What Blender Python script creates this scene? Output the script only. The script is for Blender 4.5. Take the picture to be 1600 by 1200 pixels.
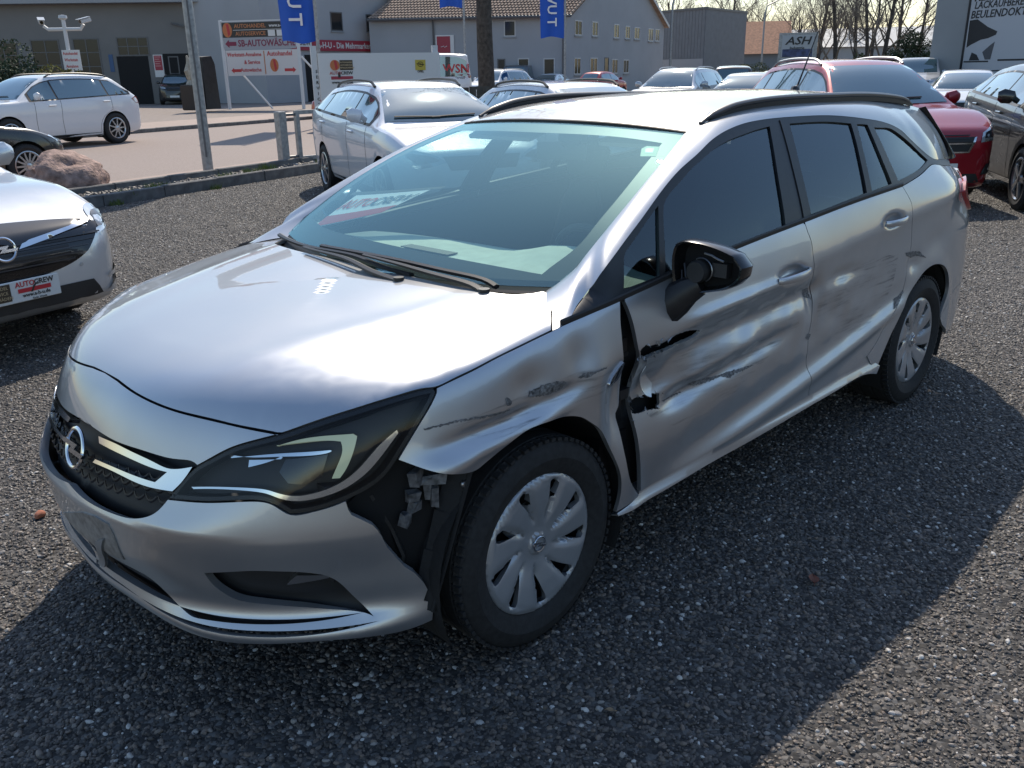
import bpy, bmesh, math, random
import numpy as np
from mathutils import Vector, Matrix
from mathutils.geometry import delaunay_2d_cdt
from mathutils.bvhtree import BVHTree

for o in list(bpy.data.objects):
    bpy.data.objects.remove(o)
SC = bpy.context.scene
COL = SC.collection
R = math.radians
rng = np.random.default_rng(7)
random.seed(7)

# ---------------------------------------------------------------- camera
cam_d = bpy.data.cameras.new("camera"); cam = bpy.data.objects.new("camera", cam_d); COL.objects.link(cam); SC.camera = cam
CAM = (-1.60067, -2.34684, 1.56717); YAW, PITCH, ROLL = .780735, .340842, -.0156407
_f = Vector((math.cos(YAW)*math.cos(PITCH), math.sin(YAW)*math.cos(PITCH), -math.sin(PITCH)))
_r = Vector((math.sin(YAW), -math.cos(YAW), 0)); _u = _r.cross(_f)
_r2 = math.cos(ROLL)*_r+math.sin(ROLL)*_u; _u2 = -math.sin(ROLL)*_r+math.cos(ROLL)*_u
cam.matrix_world = Matrix(((_r2.x, _u2.x, -_f.x, CAM[0]), (_r2.y, _u2.y, -_f.y, CAM[1]), (_r2.z, _u2.z, -_f.z, CAM[2]), (0, 0, 0, 1)))
cam_d.sensor_fit = 'HORIZONTAL'; cam_d.sensor_width = 36; cam_d.lens = 1376.97/1600*36
cam_d.clip_start = .05; cam_d.clip_end = 3000

# ---------------------------------------------------------------- sky, sun, exposure
SUN_EL, SUN_AZ = R(44), math.atan2(.66, .75)          # the sun stands behind the car, to its right
W_ = bpy.data.worlds.new("World"); SC.world = W_; W_.use_nodes = True
nt = W_.node_tree; nt.nodes.clear()
_o = nt.nodes.new("ShaderNodeOutputWorld"); _b = nt.nodes.new("ShaderNodeBackground"); _s = nt.nodes.new("ShaderNodeTexSky")
_s.sky_type = 'NISHITA'; _s.sun_disc = False; _s.sun_elevation = SUN_EL; _s.sun_rotation = math.pi/2-SUN_AZ
_s.air_density = 1.25; _s.dust_density = .6; _s.ozone_density = 2.5
_b.inputs[1].default_value = .128
nt.links.new(_s.outputs[0], _b.inputs[0]); nt.links.new(_b.outputs[0], _o.inputs[0])
sun_d = bpy.data.lights.new("sun", 'SUN'); sun = bpy.data.objects.new("sun", sun_d); COL.objects.link(sun)
sun_d.energy = 3.5; sun_d.angle = R(.53); sun_d.color = (1, .90, .76)
_sd = Vector((math.cos(SUN_AZ)*math.cos(SUN_EL), math.sin(SUN_AZ)*math.cos(SUN_EL), math.sin(SUN_EL)))
sun.rotation_euler = _sd.to_track_quat('Z', 'Y').to_euler(); sun.location = (20, 20, 30)
vs = SC.view_settings; vs.view_transform = 'Standard'; vs.look = 'None'; vs.exposure = .36; vs.gamma = 1; vs.use_curve_mapping = False
SC.cycles.max_bounces = 8; SC.cycles.transparent_max_bounces = 12; SC.cycles.glossy_bounces = 5; SC.cycles.sample_clamp_indirect = 8
SC.cycles.caustics_reflective = False; SC.cycles.caustics_refractive = False
# ================================================================ helpers
def thing(name, label, cat, loc=(0, 0, 0), rz=0, group=None):
    o = bpy.data.objects.new(name, None); COL.objects.link(o); o.empty_display_size = .2
    o.location = loc; o.rotation_euler = (0, 0, rz); o['label'] = label; o['category'] = cat
    if group: o['group'] = group
    return o
def tag(o, label, cat, group=None):
    o['label'] = label; o['category'] = cat
    if group: o['group'] = group
    return o
def link(name, me, parent=None, loc=None, rz=None, label=None, rot=None):
    o = bpy.data.objects.new(name, me); COL.objects.link(o)
    if parent: o.parent = parent
    if loc is not None: o.location = loc
    if rz is not None: o.rotation_euler = (0, 0, rz)
    if rot is not None: o.rotation_euler = rot
    if label: o['label'] = label
    return o
def structure(o): o['kind'] = 'structure'; return o
def stuff(o): o['kind'] = 'stuff'; return o
def copy_tree(o, parent=None):
    c = o.copy(); COL.objects.link(c)
    if parent: c.parent = parent
    for ch in o.children: copy_tree(ch, c)
    return c
def mesh(name, v, f, mat=None, smooth=True, normals=None):
    me = bpy.data.meshes.new(name); v = np.asarray(v, float)
    me.from_pydata(v.tolist(), [], [tuple(map(int, q)) for q in f])
    if mat:
        for m in (mat if isinstance(mat, (list, tuple)) else [mat]): me.materials.append(m)
    if smooth: me.polygons.foreach_set('use_smooth', [True]*len(me.polygons))
    me.update()
    if normals is not None: me.normals_split_custom_set_from_vertices(np.asarray(normals, float).tolist())
    return me
class MB:
    """collects shapes into one mesh"""
    def __init__(s): s.v = []; s.f = []; s.m = []
    def add(s, v, f, mi=0):
        n = len(s.v); s.v.extend([tuple(map(float, p)) for p in v]); s.f.extend([tuple(int(i)+n for i in q) for q in f]); s.m.extend([mi]*len(f)); return s
    def box(s, c, d, rz=0, mi=0, bev=0, M=None):
        x, y, z = (d[0]/2, d[1]/2, d[2]/2)
        if bev > 0:
            b = min(bev, x*.9, y*.9, z*.9); v = []
            for zz, e in ((-z, b), (-z+b, 0), (z-b, 0), (z, b)):
                X, Y = x-e, y-e; v += [(-X, -Y, zz), (X, -Y, zz), (X, Y, zz), (-X, Y, zz)]
            f = [(3, 2, 1, 0), (12, 13, 14, 15)]
            for r in range(3):
                for i in range(4): j = (i+1) % 4; f.append((r*4+i, r*4+j, r*4+4+j, r*4+4+i))
        else:
            v = [(-x, -y, -z), (x, -y, -z), (x, y, -z), (-x, y, -z), (-x, -y, z), (x, -y, z), (x, y, z), (-x, y, z)]
            f = [(3, 2, 1, 0), (4, 5, 6, 7), (0, 1, 5, 4), (1, 2, 6, 5), (2, 3, 7, 6), (3, 0, 4, 7)]
        cs, sn = math.cos(rz), math.sin(rz)
        v = [(p[0]*cs-p[1]*sn, p[0]*sn+p[1]*cs, p[2]) for p in v]
        v = [(p[0]+c[0], p[1]+c[1], p[2]+c[2]) for p in v]
        if M is not None: v = [tuple(M @ Vector(p)) for p in v]
        return s.add(v, f, mi)
    def tube(s, pts, r, n=8, mi=0, cap=True, flat=None, up=(0, 0, 1)):
        """sweep along pts; r a number or list; flat = (a,b) gives an elliptic section"""
        P = [Vector(p) for p in pts]; rr = r if isinstance(r, (list, tuple, np.ndarray)) else [r]*len(P); v = []; f = []
        pn = None
        for i, p in enumerate(P):
            t = (P[min(i+1, len(P)-1)]-P[max(i-1, 0)]).normalized()
            if pn is None:
                a = Vector(up) if abs(t.dot(Vector(up))) < .95 else Vector((1, 0, 0))
            else: a = pn
            nrm = (a-t*a.dot(t)).normalized(); b = t.cross(nrm); pn = nrm
            for k in range(n):
                q = 2*math.pi*k/n; ca, sa = math.cos(q)*rr[i], math.sin(q)*rr[i]
                if flat: ca *= flat[0]; sa *= flat[1]
                v.append(p+nrm*ca+b*sa)
        for i in range(len(P)-1):
            for k in range(n): j = (k+1) % n; f.append((i*n+k, i*n+j, (i+1)*n+j, (i+1)*n+k))
        if cap: f.append(tuple(range(n-1, -1, -1))); f.append(tuple((len(P)-1)*n+k for k in range(n)))
        return s.add(v, f, mi)
    def lathe(s, prof, n=48, axis='y', c=(0, 0, 0), mi=0):
        """prof: (r, h) pairs turned about axis"""
        v = []; f = []; m = len(prof)
        for k in range(n):
            q = 2*math.pi*k/n; ca, sa = math.cos(q), math.sin(q)
            for r, h in prof:
                if axis == 'y': v.append((c[0]+r*ca, c[1]+h, c[2]+r*sa))
                elif axis == 'x': v.append((c[0]+h, c[1]+r*ca, c[2]+r*sa))
                else: v.append((c[0]+r*ca, c[1]+r*sa, c[2]+h))
        for k in range(n):
            j = (k+1) % n
            for i in range(m-1): f.append((k*m+i, k*m+i+1, j*m+i+1, j*m+i))
        return s.add(v, f, mi)
    def prism(s, poly, h0, h1, M=None, mi=0):
        """2-D polygon (CCW) extruded from h0 to h1 along z, then moved by M"""
        poly = [tuple(p) for p in poly]; n = len(poly)
        A = sum(poly[i][0]*poly[(i+1) % n][1]-poly[(i+1) % n][0]*poly[i][1] for i in range(n))
        if A < 0: poly = poly[::-1]
        r = delaunay_2d_cdt([Vector(p) for p in poly], [], [list(range(n))], 1, 1e-6)
        vv, ff = r[0], r[2]; m = len(vv)
        v = [(p[0], p[1], h0) for p in vv]+[(p[0], p[1], h1) for p in vv]
        f = [tuple(reversed(q)) for q in ff]+[tuple(i+m for i in q) for q in ff]
        k = len(v); v += [(p[0], p[1], h0) for p in poly]+[(p[0], p[1], h1) for p in poly]
        f += [(k+i, k+(i+1) % n, k+n+(i+1) % n, k+n+i) for i in range(n)]
        if M is not None: v = [tuple(M @ Vector(p)) for p in v]
        return s.add(v, f, mi)
    def me(s, name, mats, smooth=True, angle=35):
        me = mesh(name, s.v, s.f, mats, smooth)
        if isinstance(mats, (list, tuple)) and len(mats) > 1: me.polygons.foreach_set('material_index', s.m)
        if smooth: sharp(me, angle)
        return me
    def obj(s, name, mats, parent=None, smooth=True, angle=35, **k): return link(name, s.me(name, mats, smooth, angle), parent, **k)
def sharp(me, angle=35):
    bm = bmesh.new(); bm.from_mesh(me); th = R(angle)
    for e in bm.edges:
        e.smooth = len(e.link_faces) == 2 and e.calc_face_angle(0) < th
    bm.to_mesh(me); bm.free()

# ---------------------------------------------------------------- materials
MATS = {}
def node(nt, t, **kw):
    n = nt.nodes.new(t)
    for k, v in kw.items():
        if k.startswith('i_'):
            key = k[2:]; key = int(key) if key.isdigit() else key
            n.inputs[key].default_value = v
        else: setattr(n, k, v)
    return n
def lin(c): return tuple(c)+(1,) if len(c) == 3 else tuple(c)
def mat(name, col, rough=.5, metal=0, spec=.5, coat=0, coat_r=.03, emit=None, noise=None, bump=None, tr=0, alpha=1):
    """noise=(scale, amount, detail) varies the colour; bump=(scale, strength, distance)"""
    if name in MATS: return MATS[name]
    m = bpy.data.materials.new(name); m.use_nodes = True; nt = m.node_tree; b = nt.nodes['Principled BSDF']
    b.inputs['Base Color'].default_value = lin(col); b.inputs['Roughness'].default_value = rough; b.inputs['Metallic'].default_value = metal
    b.inputs['Specular IOR Level'].default_value = spec; b.inputs['Coat Weight'].default_value = coat; b.inputs['Coat Roughness'].default_value = coat_r
    if tr: b.inputs['Transmission Weight'].default_value = tr
    if emit: b.inputs['Emission Color'].default_value = lin(emit[:3]); b.inputs['Emission Strength'].default_value = emit[3]
    tc = None
    if noise or bump: tc = node(nt, 'ShaderNodeTexCoord')
    if noise:
        n = node(nt, 'ShaderNodeTexNoise', i_Scale=noise[0], i_Detail=noise[2] if len(noise) > 2 else 4)
        r = node(nt, 'ShaderNodeMapRange'); r.inputs[1].default_value = .3; r.inputs[2].default_value = .7; r.inputs[3].default_value = 1-noise[1]; r.inputs[4].default_value = 1+noise[1]
        mx = node(nt, 'ShaderNodeMix', data_type='RGBA', blend_type='MULTIPLY'); mx.inputs[0].default_value = 1; mx.inputs[6].default_value = lin(col)
        nt.links.new(tc.outputs['Object'], n.inputs['Vector']); nt.links.new(n.outputs[0], r.inputs[0]); nt.links.new(r.outputs[0], mx.inputs[7]); nt.links.new(mx.outputs[2], b.inputs['Base Color'])
    if bump:
        n = node(nt, 'ShaderNodeTexNoise', i_Scale=bump[0], i_Detail=5); bp = node(nt, 'ShaderNodeBump'); bp.inputs['Strength'].default_value = bump[1]; bp.inputs['Distance'].default_value = bump[2]
        nt.links.new(tc.outputs['Object'], n.inputs['Vector']); nt.links.new(n.outputs[0], bp.inputs['Height']); nt.links.new(bp.outputs[0], b.inputs['Normal'])
    MATS[name] = m; return m
def paint(name, col, metal=.0, rough=.35, dirt=.06):
    """car paint: flake base, clear coat, a dusty film"""
    if name in MATS: return MATS[name]
    m = mat(name, col, rough, metal, .5, 1.0, .025); nt = m.node_tree; b = nt.nodes['Principled BSDF']; b.inputs['Coat IOR'].default_value = 1.5
    tc = node(nt, 'ShaderNodeTexCoord'); n = node(nt, 'ShaderNodeTexNoise', i_Scale=3.1, i_Detail=6, i_Roughness=.62)
    r = node(nt, 'ShaderNodeMapRange'); r.inputs[1].default_value = .35; r.inputs[2].default_value = .75; r.inputs[3].default_value = rough-.03; r.inputs[4].default_value = rough+.07
    r2 = node(nt, 'ShaderNodeMapRange'); r2.inputs[1].default_value = .42; r2.inputs[2].default_value = .8; r2.inputs[3].default_value = .02; r2.inputs[4].default_value = .02+dirt
    nt.links.new(tc.outputs['Object'], n.inputs['Vector']); nt.links.new(n.outputs[0], r.inputs[0]); nt.links.new(r.outputs[0], b.inputs['Roughness'])
    nt.links.new(n.outputs[0], r2.inputs[0]); nt.links.new(r2.outputs[0], b.inputs['Coat Roughness'])
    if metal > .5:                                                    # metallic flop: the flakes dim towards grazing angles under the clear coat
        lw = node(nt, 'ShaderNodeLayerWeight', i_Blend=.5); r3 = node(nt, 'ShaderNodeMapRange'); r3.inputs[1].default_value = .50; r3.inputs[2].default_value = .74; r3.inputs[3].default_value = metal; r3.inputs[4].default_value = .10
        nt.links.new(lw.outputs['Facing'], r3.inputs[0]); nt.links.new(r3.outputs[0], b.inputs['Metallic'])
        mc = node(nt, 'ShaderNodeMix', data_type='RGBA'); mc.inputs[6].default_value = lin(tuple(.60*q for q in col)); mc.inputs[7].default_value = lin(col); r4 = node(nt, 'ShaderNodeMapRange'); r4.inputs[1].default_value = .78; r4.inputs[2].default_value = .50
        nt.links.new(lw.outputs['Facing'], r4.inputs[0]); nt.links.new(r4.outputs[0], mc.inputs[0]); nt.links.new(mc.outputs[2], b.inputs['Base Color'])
    return m
def glass(name, tint, ior=1.5, rough=0.0, gloss=(1, 1, 1), dust_veil=0):
    """thin pane: tinted see-through mixed with a mirror by Fresnel"""
    if name in MATS: return MATS[name]
    m = bpy.data.materials.new(name); m.use_nodes = True; nt = m.node_tree; nt.nodes.clear()
    o = node(nt, 'ShaderNodeOutputMaterial'); t = node(nt, 'ShaderNodeBsdfTransparent'); g = node(nt, 'ShaderNodeBsdfGlossy'); fr = node(nt, 'ShaderNodeFresnel'); mx = node(nt, 'ShaderNodeMixShader')
    t.inputs[0].default_value = lin(tint); g.inputs['Roughness'].default_value = rough; g.inputs[0].default_value = lin(gloss)
    ge = node(nt, 'ShaderNodeNewGeometry'); mi = node(nt, 'ShaderNodeMix', data_type='FLOAT'); mi.inputs[2].default_value = ior; mi.inputs[3].default_value = 1/ior      # the same mirror from both sides of the pane
    nt.links.new(ge.outputs['Backfacing'], mi.inputs[0]); nt.links.new(mi.outputs[0], fr.inputs[0])
    nt.links.new(fr.outputs[0], mx.inputs[0]); nt.links.new(t.outputs[0], mx.inputs[1]); nt.links.new(g.outputs[0], mx.inputs[2]); nt.links.new(mx.outputs[0], o.inputs[0])
    if dust_veil:                                                          # dusty film coloured teal, so the pane looks brightened by sky glare
        d = node(nt, 'ShaderNodeBsdfDiffuse'); d.inputs[0].default_value = (.44, .60, .60, 1); m2 = node(nt, 'ShaderNodeMixShader'); m2.inputs[0].default_value = dust_veil
        nt.links.new(mx.outputs[0], m2.inputs[1]); nt.links.new(d.outputs[0], m2.inputs[2]); nt.links.new(m2.outputs[0], o.inputs[0])
    MATS[name] = m; return m

# ---------------------------------------------------------------- curves and panels
def csp(pts, step, closed=False):
    """cubic through points (any dimension), resampled"""
    P = np.asarray(pts, float)
    if len(P) < 3:
        n = max(1, int(np.ceil(np.linalg.norm(P[1]-P[0])/step))); return P[0]+(P[1]-P[0])*np.linspace(0, 1, n+1)[:, None]
    t = np.r_[0, np.cumsum(np.maximum(np.linalg.norm(np.diff(P, axis=0), axis=1), 1e-6)**.5*1.0)]
    n = max(2, int(np.ceil(np.linalg.norm(np.diff(P, axis=0), axis=1).sum()/step))); q = np.linspace(0, t[-1], n*4+1)
    C = np.stack([Spl(t, P[:, k])(q) for k in range(P.shape[1])], 1)
    d = np.r_[0, np.cumsum(np.linalg.norm(np.diff(C, axis=0), axis=1))]; u = np.linspace(0, d[-1], n+1)
    return np.stack([np.interp(u, d, C[:, k]) for k in range(P.shape[1])], 1)
def smooth_poly(pts, step, corner=38):
    """closed outline: rounded between corners sharper than `corner` degrees"""
    P = np.asarray(pts, float); n = len(P)
    a = P-np.roll(P, 1, 0); b = np.roll(P, -1, 0)-P
    ang = np.degrees(np.abs((np.arctan2(b[:, 1], b[:, 0])-np.arctan2(a[:, 1], a[:, 0])+np.pi) % (2*np.pi)-np.pi))
    k = [i for i in range(n) if ang[i] > corner]
    if len(k) < 2: k = [0, n//2]
    out = []
    for i, s in enumerate(k):
        e = k[(i+1) % len(k)]; idx = [j % n for j in range(s, e+1 if e > s else e+n+1)]
        out.append(csp(P[idx], step)[:-1])
    return np.concatenate(out)
def join(*c):
    """joins open curves end to end, dropping doubled points"""
    o = [np.asarray(c[0], float)]
    for q in c[1:]:
        q = np.asarray(q, float)
        if np.linalg.norm(q[0]-o[-1][-1]) < 1e-3: q = q[1:]
        if len(q): o.append(q)
    r = np.concatenate(o)
    if np.linalg.norm(r[0]-r[-1]) < 1e-3: r = r[:-1]
    return r
def area(P): return .5*np.sum(P[:, 0]*np.roll(P[:, 1], -1)-np.roll(P[:, 0], -1)*P[:, 1])
def inset(P, d):
    """moves a closed outline inwards by d"""
    a = P-np.roll(P, 1, 0); b = np.roll(P, -1, 0)-P
    a /= np.linalg.norm(a, axis=1)[:, None]+1e-12; b /= np.linalg.norm(b, axis=1)[:, None]+1e-12
    na = np.stack([-a[:, 1], a[:, 0]], 1); nb = np.stack([-b[:, 1], b[:, 0]], 1); m = na+nb; m /= np.maximum((m*m).sum(1)/2, .5)[:, None]
    return P+m*d*(1 if area(P) > 0 else -1)
def pin(Q, P):
    """points Q inside polygon P"""
    r = np.zeros(len(Q), bool); x, y = Q[:, 0], Q[:, 1]; n = len(P)
    for i in range(n):
        (x1, y1), (x2, y2) = P[i], P[(i+1) % n]
        if y1 == y2: continue
        c = ((y1 > y) != (y2 > y)) & (x < (x2-x1)*(y-y1)/(y2-y1)+x1); r ^= c
    return r
def pdist(Q, P):
    """distance of points to the outline"""
    d = np.full(len(Q), 1e9); P2 = np.roll(P, -1, 0)
    for a, b in zip(P, P2):
        ab = b-a; t = np.clip(((Q-a)@ab)/max(ab@ab, 1e-12), 0, 1); d = np.minimum(d, np.hypot(*(Q-a-t[:, None]*ab).T))
    return d
def dens(P, step):
    out = []
    for a, b in zip(P, np.roll(P, -1, 0)):
        n = max(1, int(np.ceil(np.linalg.norm(b-a)/step))); out.append(a+(b-a)*(np.arange(n)/n)[:, None])
    return np.concatenate(out)
def panel_mesh(name, S, poly, m, holes=(), res=.02, lift=0.0, flange=.012, gap=0.0, mirror=False, step=None, hole_flange=None, fl_mat=None, analytic=True):
    step = step or res
    P = np.asarray(poly, float)
    if gap: P = inset(P, gap)
    loops = [dens(P, step)]+[dens(np.asarray(h, float), step) for h in holes]
    allb = np.concatenate(loops); lo, hi = P.min(0), P.max(0)
    gx, gy = np.arange(lo[0]+res*.37, hi[0], res), np.arange(lo[1]+res*.41, hi[1], res); G = np.stack(np.meshgrid(gx, gy), -1).reshape(-1, 2)
    if len(G):
        ins = pin(G, loops[0])
        for h in loops[1:]: ins &= ~pin(G, h)
        G = G[ins]
        if len(G):
            d = np.minimum.reduce([pdist(G, l) for l in loops]); G = G[d > res*.45]
    V = np.concatenate([allb, G]) if len(G) else allb
    edges = []; k = 0
    for l in loops:
        n = len(l); edges += [(k+i, k+(i+1) % n) for i in range(n)]; k += n
    r = delaunay_2d_cdt([Vector(p) for p in V], edges, [], 0, 1e-7)
    UV = np.array([tuple(p) for p in r[0]]); F = [q for q in r[2] if len(q) == 3]; Fa = np.array(F)
    cen = UV[Fa].mean(1); ok = pin(cen, loops[0])
    for h in loops[1:]: ok &= ~pin(cen, h)
    Fa = Fa[ok]
    used = np.unique(Fa); rem = np.full(len(UV), -1); rem[used] = np.arange(len(used)); UV = UV[used]; Fa = rem[Fa]
    e = 1.5e-3
    def nrm(q):
        p0 = S(q[:, 0], q[:, 1], lift=lift).reshape(-1, 3)
        du = (S(q[:, 0]+e, q[:, 1], lift=lift)-S(q[:, 0]-e, q[:, 1], lift=lift)).reshape(-1, 3); dv = (S(q[:, 0], q[:, 1]+e, lift=lift)-S(q[:, 0], q[:, 1]-e, lift=lift)).reshape(-1, 3)
        N = np.cross(du, dv); N /= np.linalg.norm(N, axis=1)[:, None]+1e-12
        out = (S(q[:, 0], q[:, 1], lift=lift+2e-3)-S(q[:, 0], q[:, 1], lift=lift)).reshape(-1, 3); s = np.sign((N*out).sum(1)); s[s == 0] = 1
        return p0, N*s[:, None], du, dv
    X, N, _, _ = nrm(UV)
    t = np.cross(X[Fa[:, 1]]-X[Fa[:, 0]], X[Fa[:, 2]]-X[Fa[:, 0]])
    flip = (t*N[Fa].mean(1)).sum(1) < 0; Fa[flip] = Fa[flip][:, ::-1]
    v = [X]; f = Fa.tolist(); nn = [N]; base = len(X); fm = [0]*len(f)
    for li, l in enumerate(loops):
        fl = flange if li == 0 else (hole_flange if hole_flange is not None else flange)
        if not fl: continue
        n = len(l); Pb, Nb, du, dv = nrm(l); tg = np.roll(l, -1, 0)-np.roll(l, 1, 0); s = 1 if area(l) > 0 else -1
        no = np.stack([tg[:, 1], -tg[:, 0]], 1)*s*(1 if li == 0 else -1); no /= np.linalg.norm(no, axis=1)[:, None]+1e-12
        D = du*no[:, :1]+dv*no[:, 1:]; D /= np.linalg.norm(D, axis=1)[:, None]+1e-12
        v += [Pb, Pb-Nb*fl]; nn += [D, D]
        for i in range(n):
            j = (i+1) % n; q = [base+i, base+j, base+n+j, base+n+i]
            a = np.cross(Pb[j]-Pb[i], -Nb[i])
            if a@D[i] < 0: q = q[::-1]
            f.append(q); fm.append(1)
        base += 2*n
    v = np.concatenate(v); nn = np.concatenate(nn)
    if mirror:
        v = v*[1, -1, 1]; nn = nn*[1, -1, 1]; f = [q[::-1] for q in f]
    me = mesh(name, v, f, [m, fl_mat] if fl_mat else m, True, nn)
    if fl_mat: me.polygons.foreach_set('material_index', fm)
    return me
def panel(name, S, poly, m, parent, label=None, **k): return link(name, panel_mesh(name, S, poly, m, **k), parent, label=label)
def grid_mesh(name, P, m, smooth=True, flip=False):
    """P: (a,b,3) array of points"""
    a, b = P.shape[:2]; f = []
    for i in range(a-1):
        for j in range(b-1):
            q = (i*b+j, i*b+j+1, (i+1)*b+j+1, (i+1)*b+j); f.append(q[::-1] if flip else q)
    return mesh(name, P.reshape(-1, 3), f, m, smooth)
def loft(A, B_, n, bulge):
    """surface points between two equal-length 3-D curves, pushed out by bulge (vector per row or one vector)"""
    t = np.linspace(0, 1, n)[None, :, None]; P = A[:, None]*(1-t)+B_[:, None]*t
    return P+np.asarray(bulge)[..., None, :]*(4*t*(1-t))
def text_mesh(name, body, size, m, ext=.002, bold=False, sx=1.0, align='CENTER', shear=0.0):
    cu = bpy.data.curves.new(name, 'FONT'); cu.body = body; cu.size = size; cu.extrude = ext; cu.align_x = align; cu.align_y = 'CENTER'; cu.resolution_u = 2; cu.shear = shear
    if bold: cu.offset = size*.018
    o = bpy.data.objects.new(name, cu); COL.objects.link(o); dg = bpy.context.evaluated_depsgraph_get(); me = bpy.data.meshes.new_from_object(o.evaluated_get(dg))
    bpy.data.objects.remove(o); bpy.data.curves.remove(cu); me.name = name; me.materials.clear(); me.materials.append(m)
    if sx != 1:
        for vv in me.vertices: vv.co.x *= sx
    return me
def frame(o, x, n):
    """matrix: local x along x, local z along n, at o"""
    x = Vector(x).normalized(); n = Vector(n); n = (n-x*n.dot(x)).normalized(); y = n.cross(x)
    return Matrix(((x.x, y.x, n.x, o[0]), (x.y, y.y, n.y, o[1]), (x.z, y.z, n.z, o[2]), (0, 0, 0, 1)))
def place(o, M): o.matrix_world = M; return o
# ---------------------------------------------------------------- surfaces of the estate car

# ---------------------------------------------------------------- splines
class Spl:
    """natural cubic spline, vectorised, linear beyond its ends"""
    def __init__(s, x, y):
        s.x = np.asarray(x, float); s.y = np.asarray(y, float); n = len(s.x); h = np.diff(s.x)
        A = np.zeros((n, n)); r = np.zeros(n); A[0, 0] = A[-1, -1] = 1
        for i in range(1, n-1):
            A[i, i-1], A[i, i], A[i, i+1] = h[i-1], 2*(h[i-1]+h[i]), h[i]
            r[i] = 6*((s.y[i+1]-s.y[i])/h[i]-(s.y[i]-s.y[i-1])/h[i-1])
        s.m = np.linalg.solve(A, r); s.h = h
    def __call__(s, t):
        t = np.asarray(t, float); tc = np.clip(t, s.x[0], s.x[-1])
        i = np.clip(np.searchsorted(s.x, tc, side='right')-1, 0, len(s.h)-1); h = s.h[i]
        a = (s.x[i+1]-tc)/h; b = (tc-s.x[i])/h
        v = a*s.y[i]+b*s.y[i+1]+((a**3-a)*s.m[i]+(b**3-b)*s.m[i+1])*h*h/6
        d0 = (s.y[1]-s.y[0])/s.h[0]-s.h[0]*(2*s.m[0]+s.m[1])/6
        d1 = (s.y[-1]-s.y[-2])/s.h[-1]+s.h[-1]*(2*s.m[-1]+s.m[-2])/6
        return v+np.where(t < s.x[0], (t-s.x[0])*d0, 0)+np.where(t > s.x[-1], (t-s.x[-1])*d1, 0)

def sstep(a, b, x):
    t = np.clip((np.asarray(x, float)-a)/(b-a), 0, 1); return t*t*(3-2*t)
def bump(x, c, w):
    return np.exp(-((np.asarray(x, float)-c)/w)**2)

# ---------------------------------------------------------------- the estate car's plan outline (half), p = x along the flank
_pl = [(-.910, -.25), (-.932, -.1), (-.936, 0), (-.932, .1), (-.910, .25), (-.855, .42), (-.765, .575), (-.638, .705), (-.477, .805), (-.30, .865), (-.12, .892), (.1, .899), (.5, .900), (1.2, .901),
       (2.0, .903), (2.6, .902), (2.95, .887), (3.25, .850), (3.48, .785), (3.62, .69), (3.705, .55), (3.75, .38), (3.768, .2), (3.772, 0), (3.768, -.2), (3.75, -.38)]
_pl = np.array(_pl)
_ch = np.r_[0, np.cumsum(np.hypot(*np.diff(_pl, axis=0).T))]
_sx, _sy = Spl(_ch, _pl[:, 0]), Spl(_ch, _pl[:, 1])
_t = np.linspace(0, _ch[-1], 3000); _X, _Y = _sx(_t), _sy(_t)
_ar = np.r_[0, np.cumsum(np.hypot(np.diff(_X), np.diff(_Y)))]
_p = _ar-np.interp(0, _X[:1500], _ar[:1500])
P0 = float(np.interp(_ch[2], _t, _p)); P1 = float(np.interp(_ch[-3], _t, _p))
_dx, _dy = np.gradient(_X, _p), np.gradient(_Y, _p)
def plan(p):
    """plan point (x, halfwidth) and inward normal"""
    x, y = np.interp(p, _p, _X), np.interp(p, _p, _Y); a, b = np.interp(p, _p, _dx), np.interp(p, _p, _dy); l = np.hypot(a, b)
    return x, y, b/l, -a/l
_msk = (_Y >= -.02)
_PX, _PY, _PP = _X[_msk][::4], _Y[_msk][::4], _p[_msk][::4]
_TX, _TY = _dx[_msk][::4], _dy[_msk][::4]; _tl = np.hypot(_TX, _TY); _TX, _TY = _TX/_tl, _TY/_tl
def depth(x, y):
    """distance inside the plan outline and its p"""
    x = np.atleast_1d(np.asarray(x, float)).ravel(); y = np.abs(np.atleast_1d(np.asarray(y, float)).ravel()); d = np.empty(len(x)); q = np.empty(len(x))
    for i in range(0, len(x), 2000):
        a, b = x[i:i+2000], y[i:i+2000]; D = np.hypot(a[:, None]-_PX, b[:, None]-_PY); k = D.argmin(1); r = np.arange(len(k))
        s = (a-_PX[k])*_TX[k]+(b-_PY[k])*_TY[k]; d[i:i+2000] = np.sqrt(np.maximum(D[r, k]**2-s*s, 0)); q[i:i+2000] = _PP[k]+s
    return d, q

# ---------------------------------------------------------------- bonnet and nose
_zc = Spl([-1.0, -.85, -.7, -.5, -.2, .15, .4], [.795, .838, .872, .910, .952, .985, 1.0])
_lat = Spl([-1.0, -.6, -.32, .1, .4], [.10, .085, .075, .045, .03])
def Hs(x, y):
    a = np.abs(y); r = np.clip(a/.86, 0, 1.1)
    z = _zc(x)-_lat(x)*r**2.6
    yr = .36+.22*sstep(-.8, .2, x)            # the two raised lines along the bonnet
    z = z+.006*np.exp(-((a-yr)/.07)**2)*sstep(-.9, -.4, x) - .004*np.exp(-(a/.2)**2)
    return z
_dF = Spl([0, .025, .05, .072, .092, .112, .14, .18, .24, .32, .4], [.29, .252, .205, .158, .114, .078, .044, .020, .006, 0, 0])
_dS = Spl([0, .008, .016, .026, .038, .055, .08, .12, .4], [.32, .20, .125, .070, .035, .012, .003, 0, 0])
def drop(p, t):
    w = sstep(-1.05, -.35, p)
    return _dF(t)*(1-w)+_dS(t)*w
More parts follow.
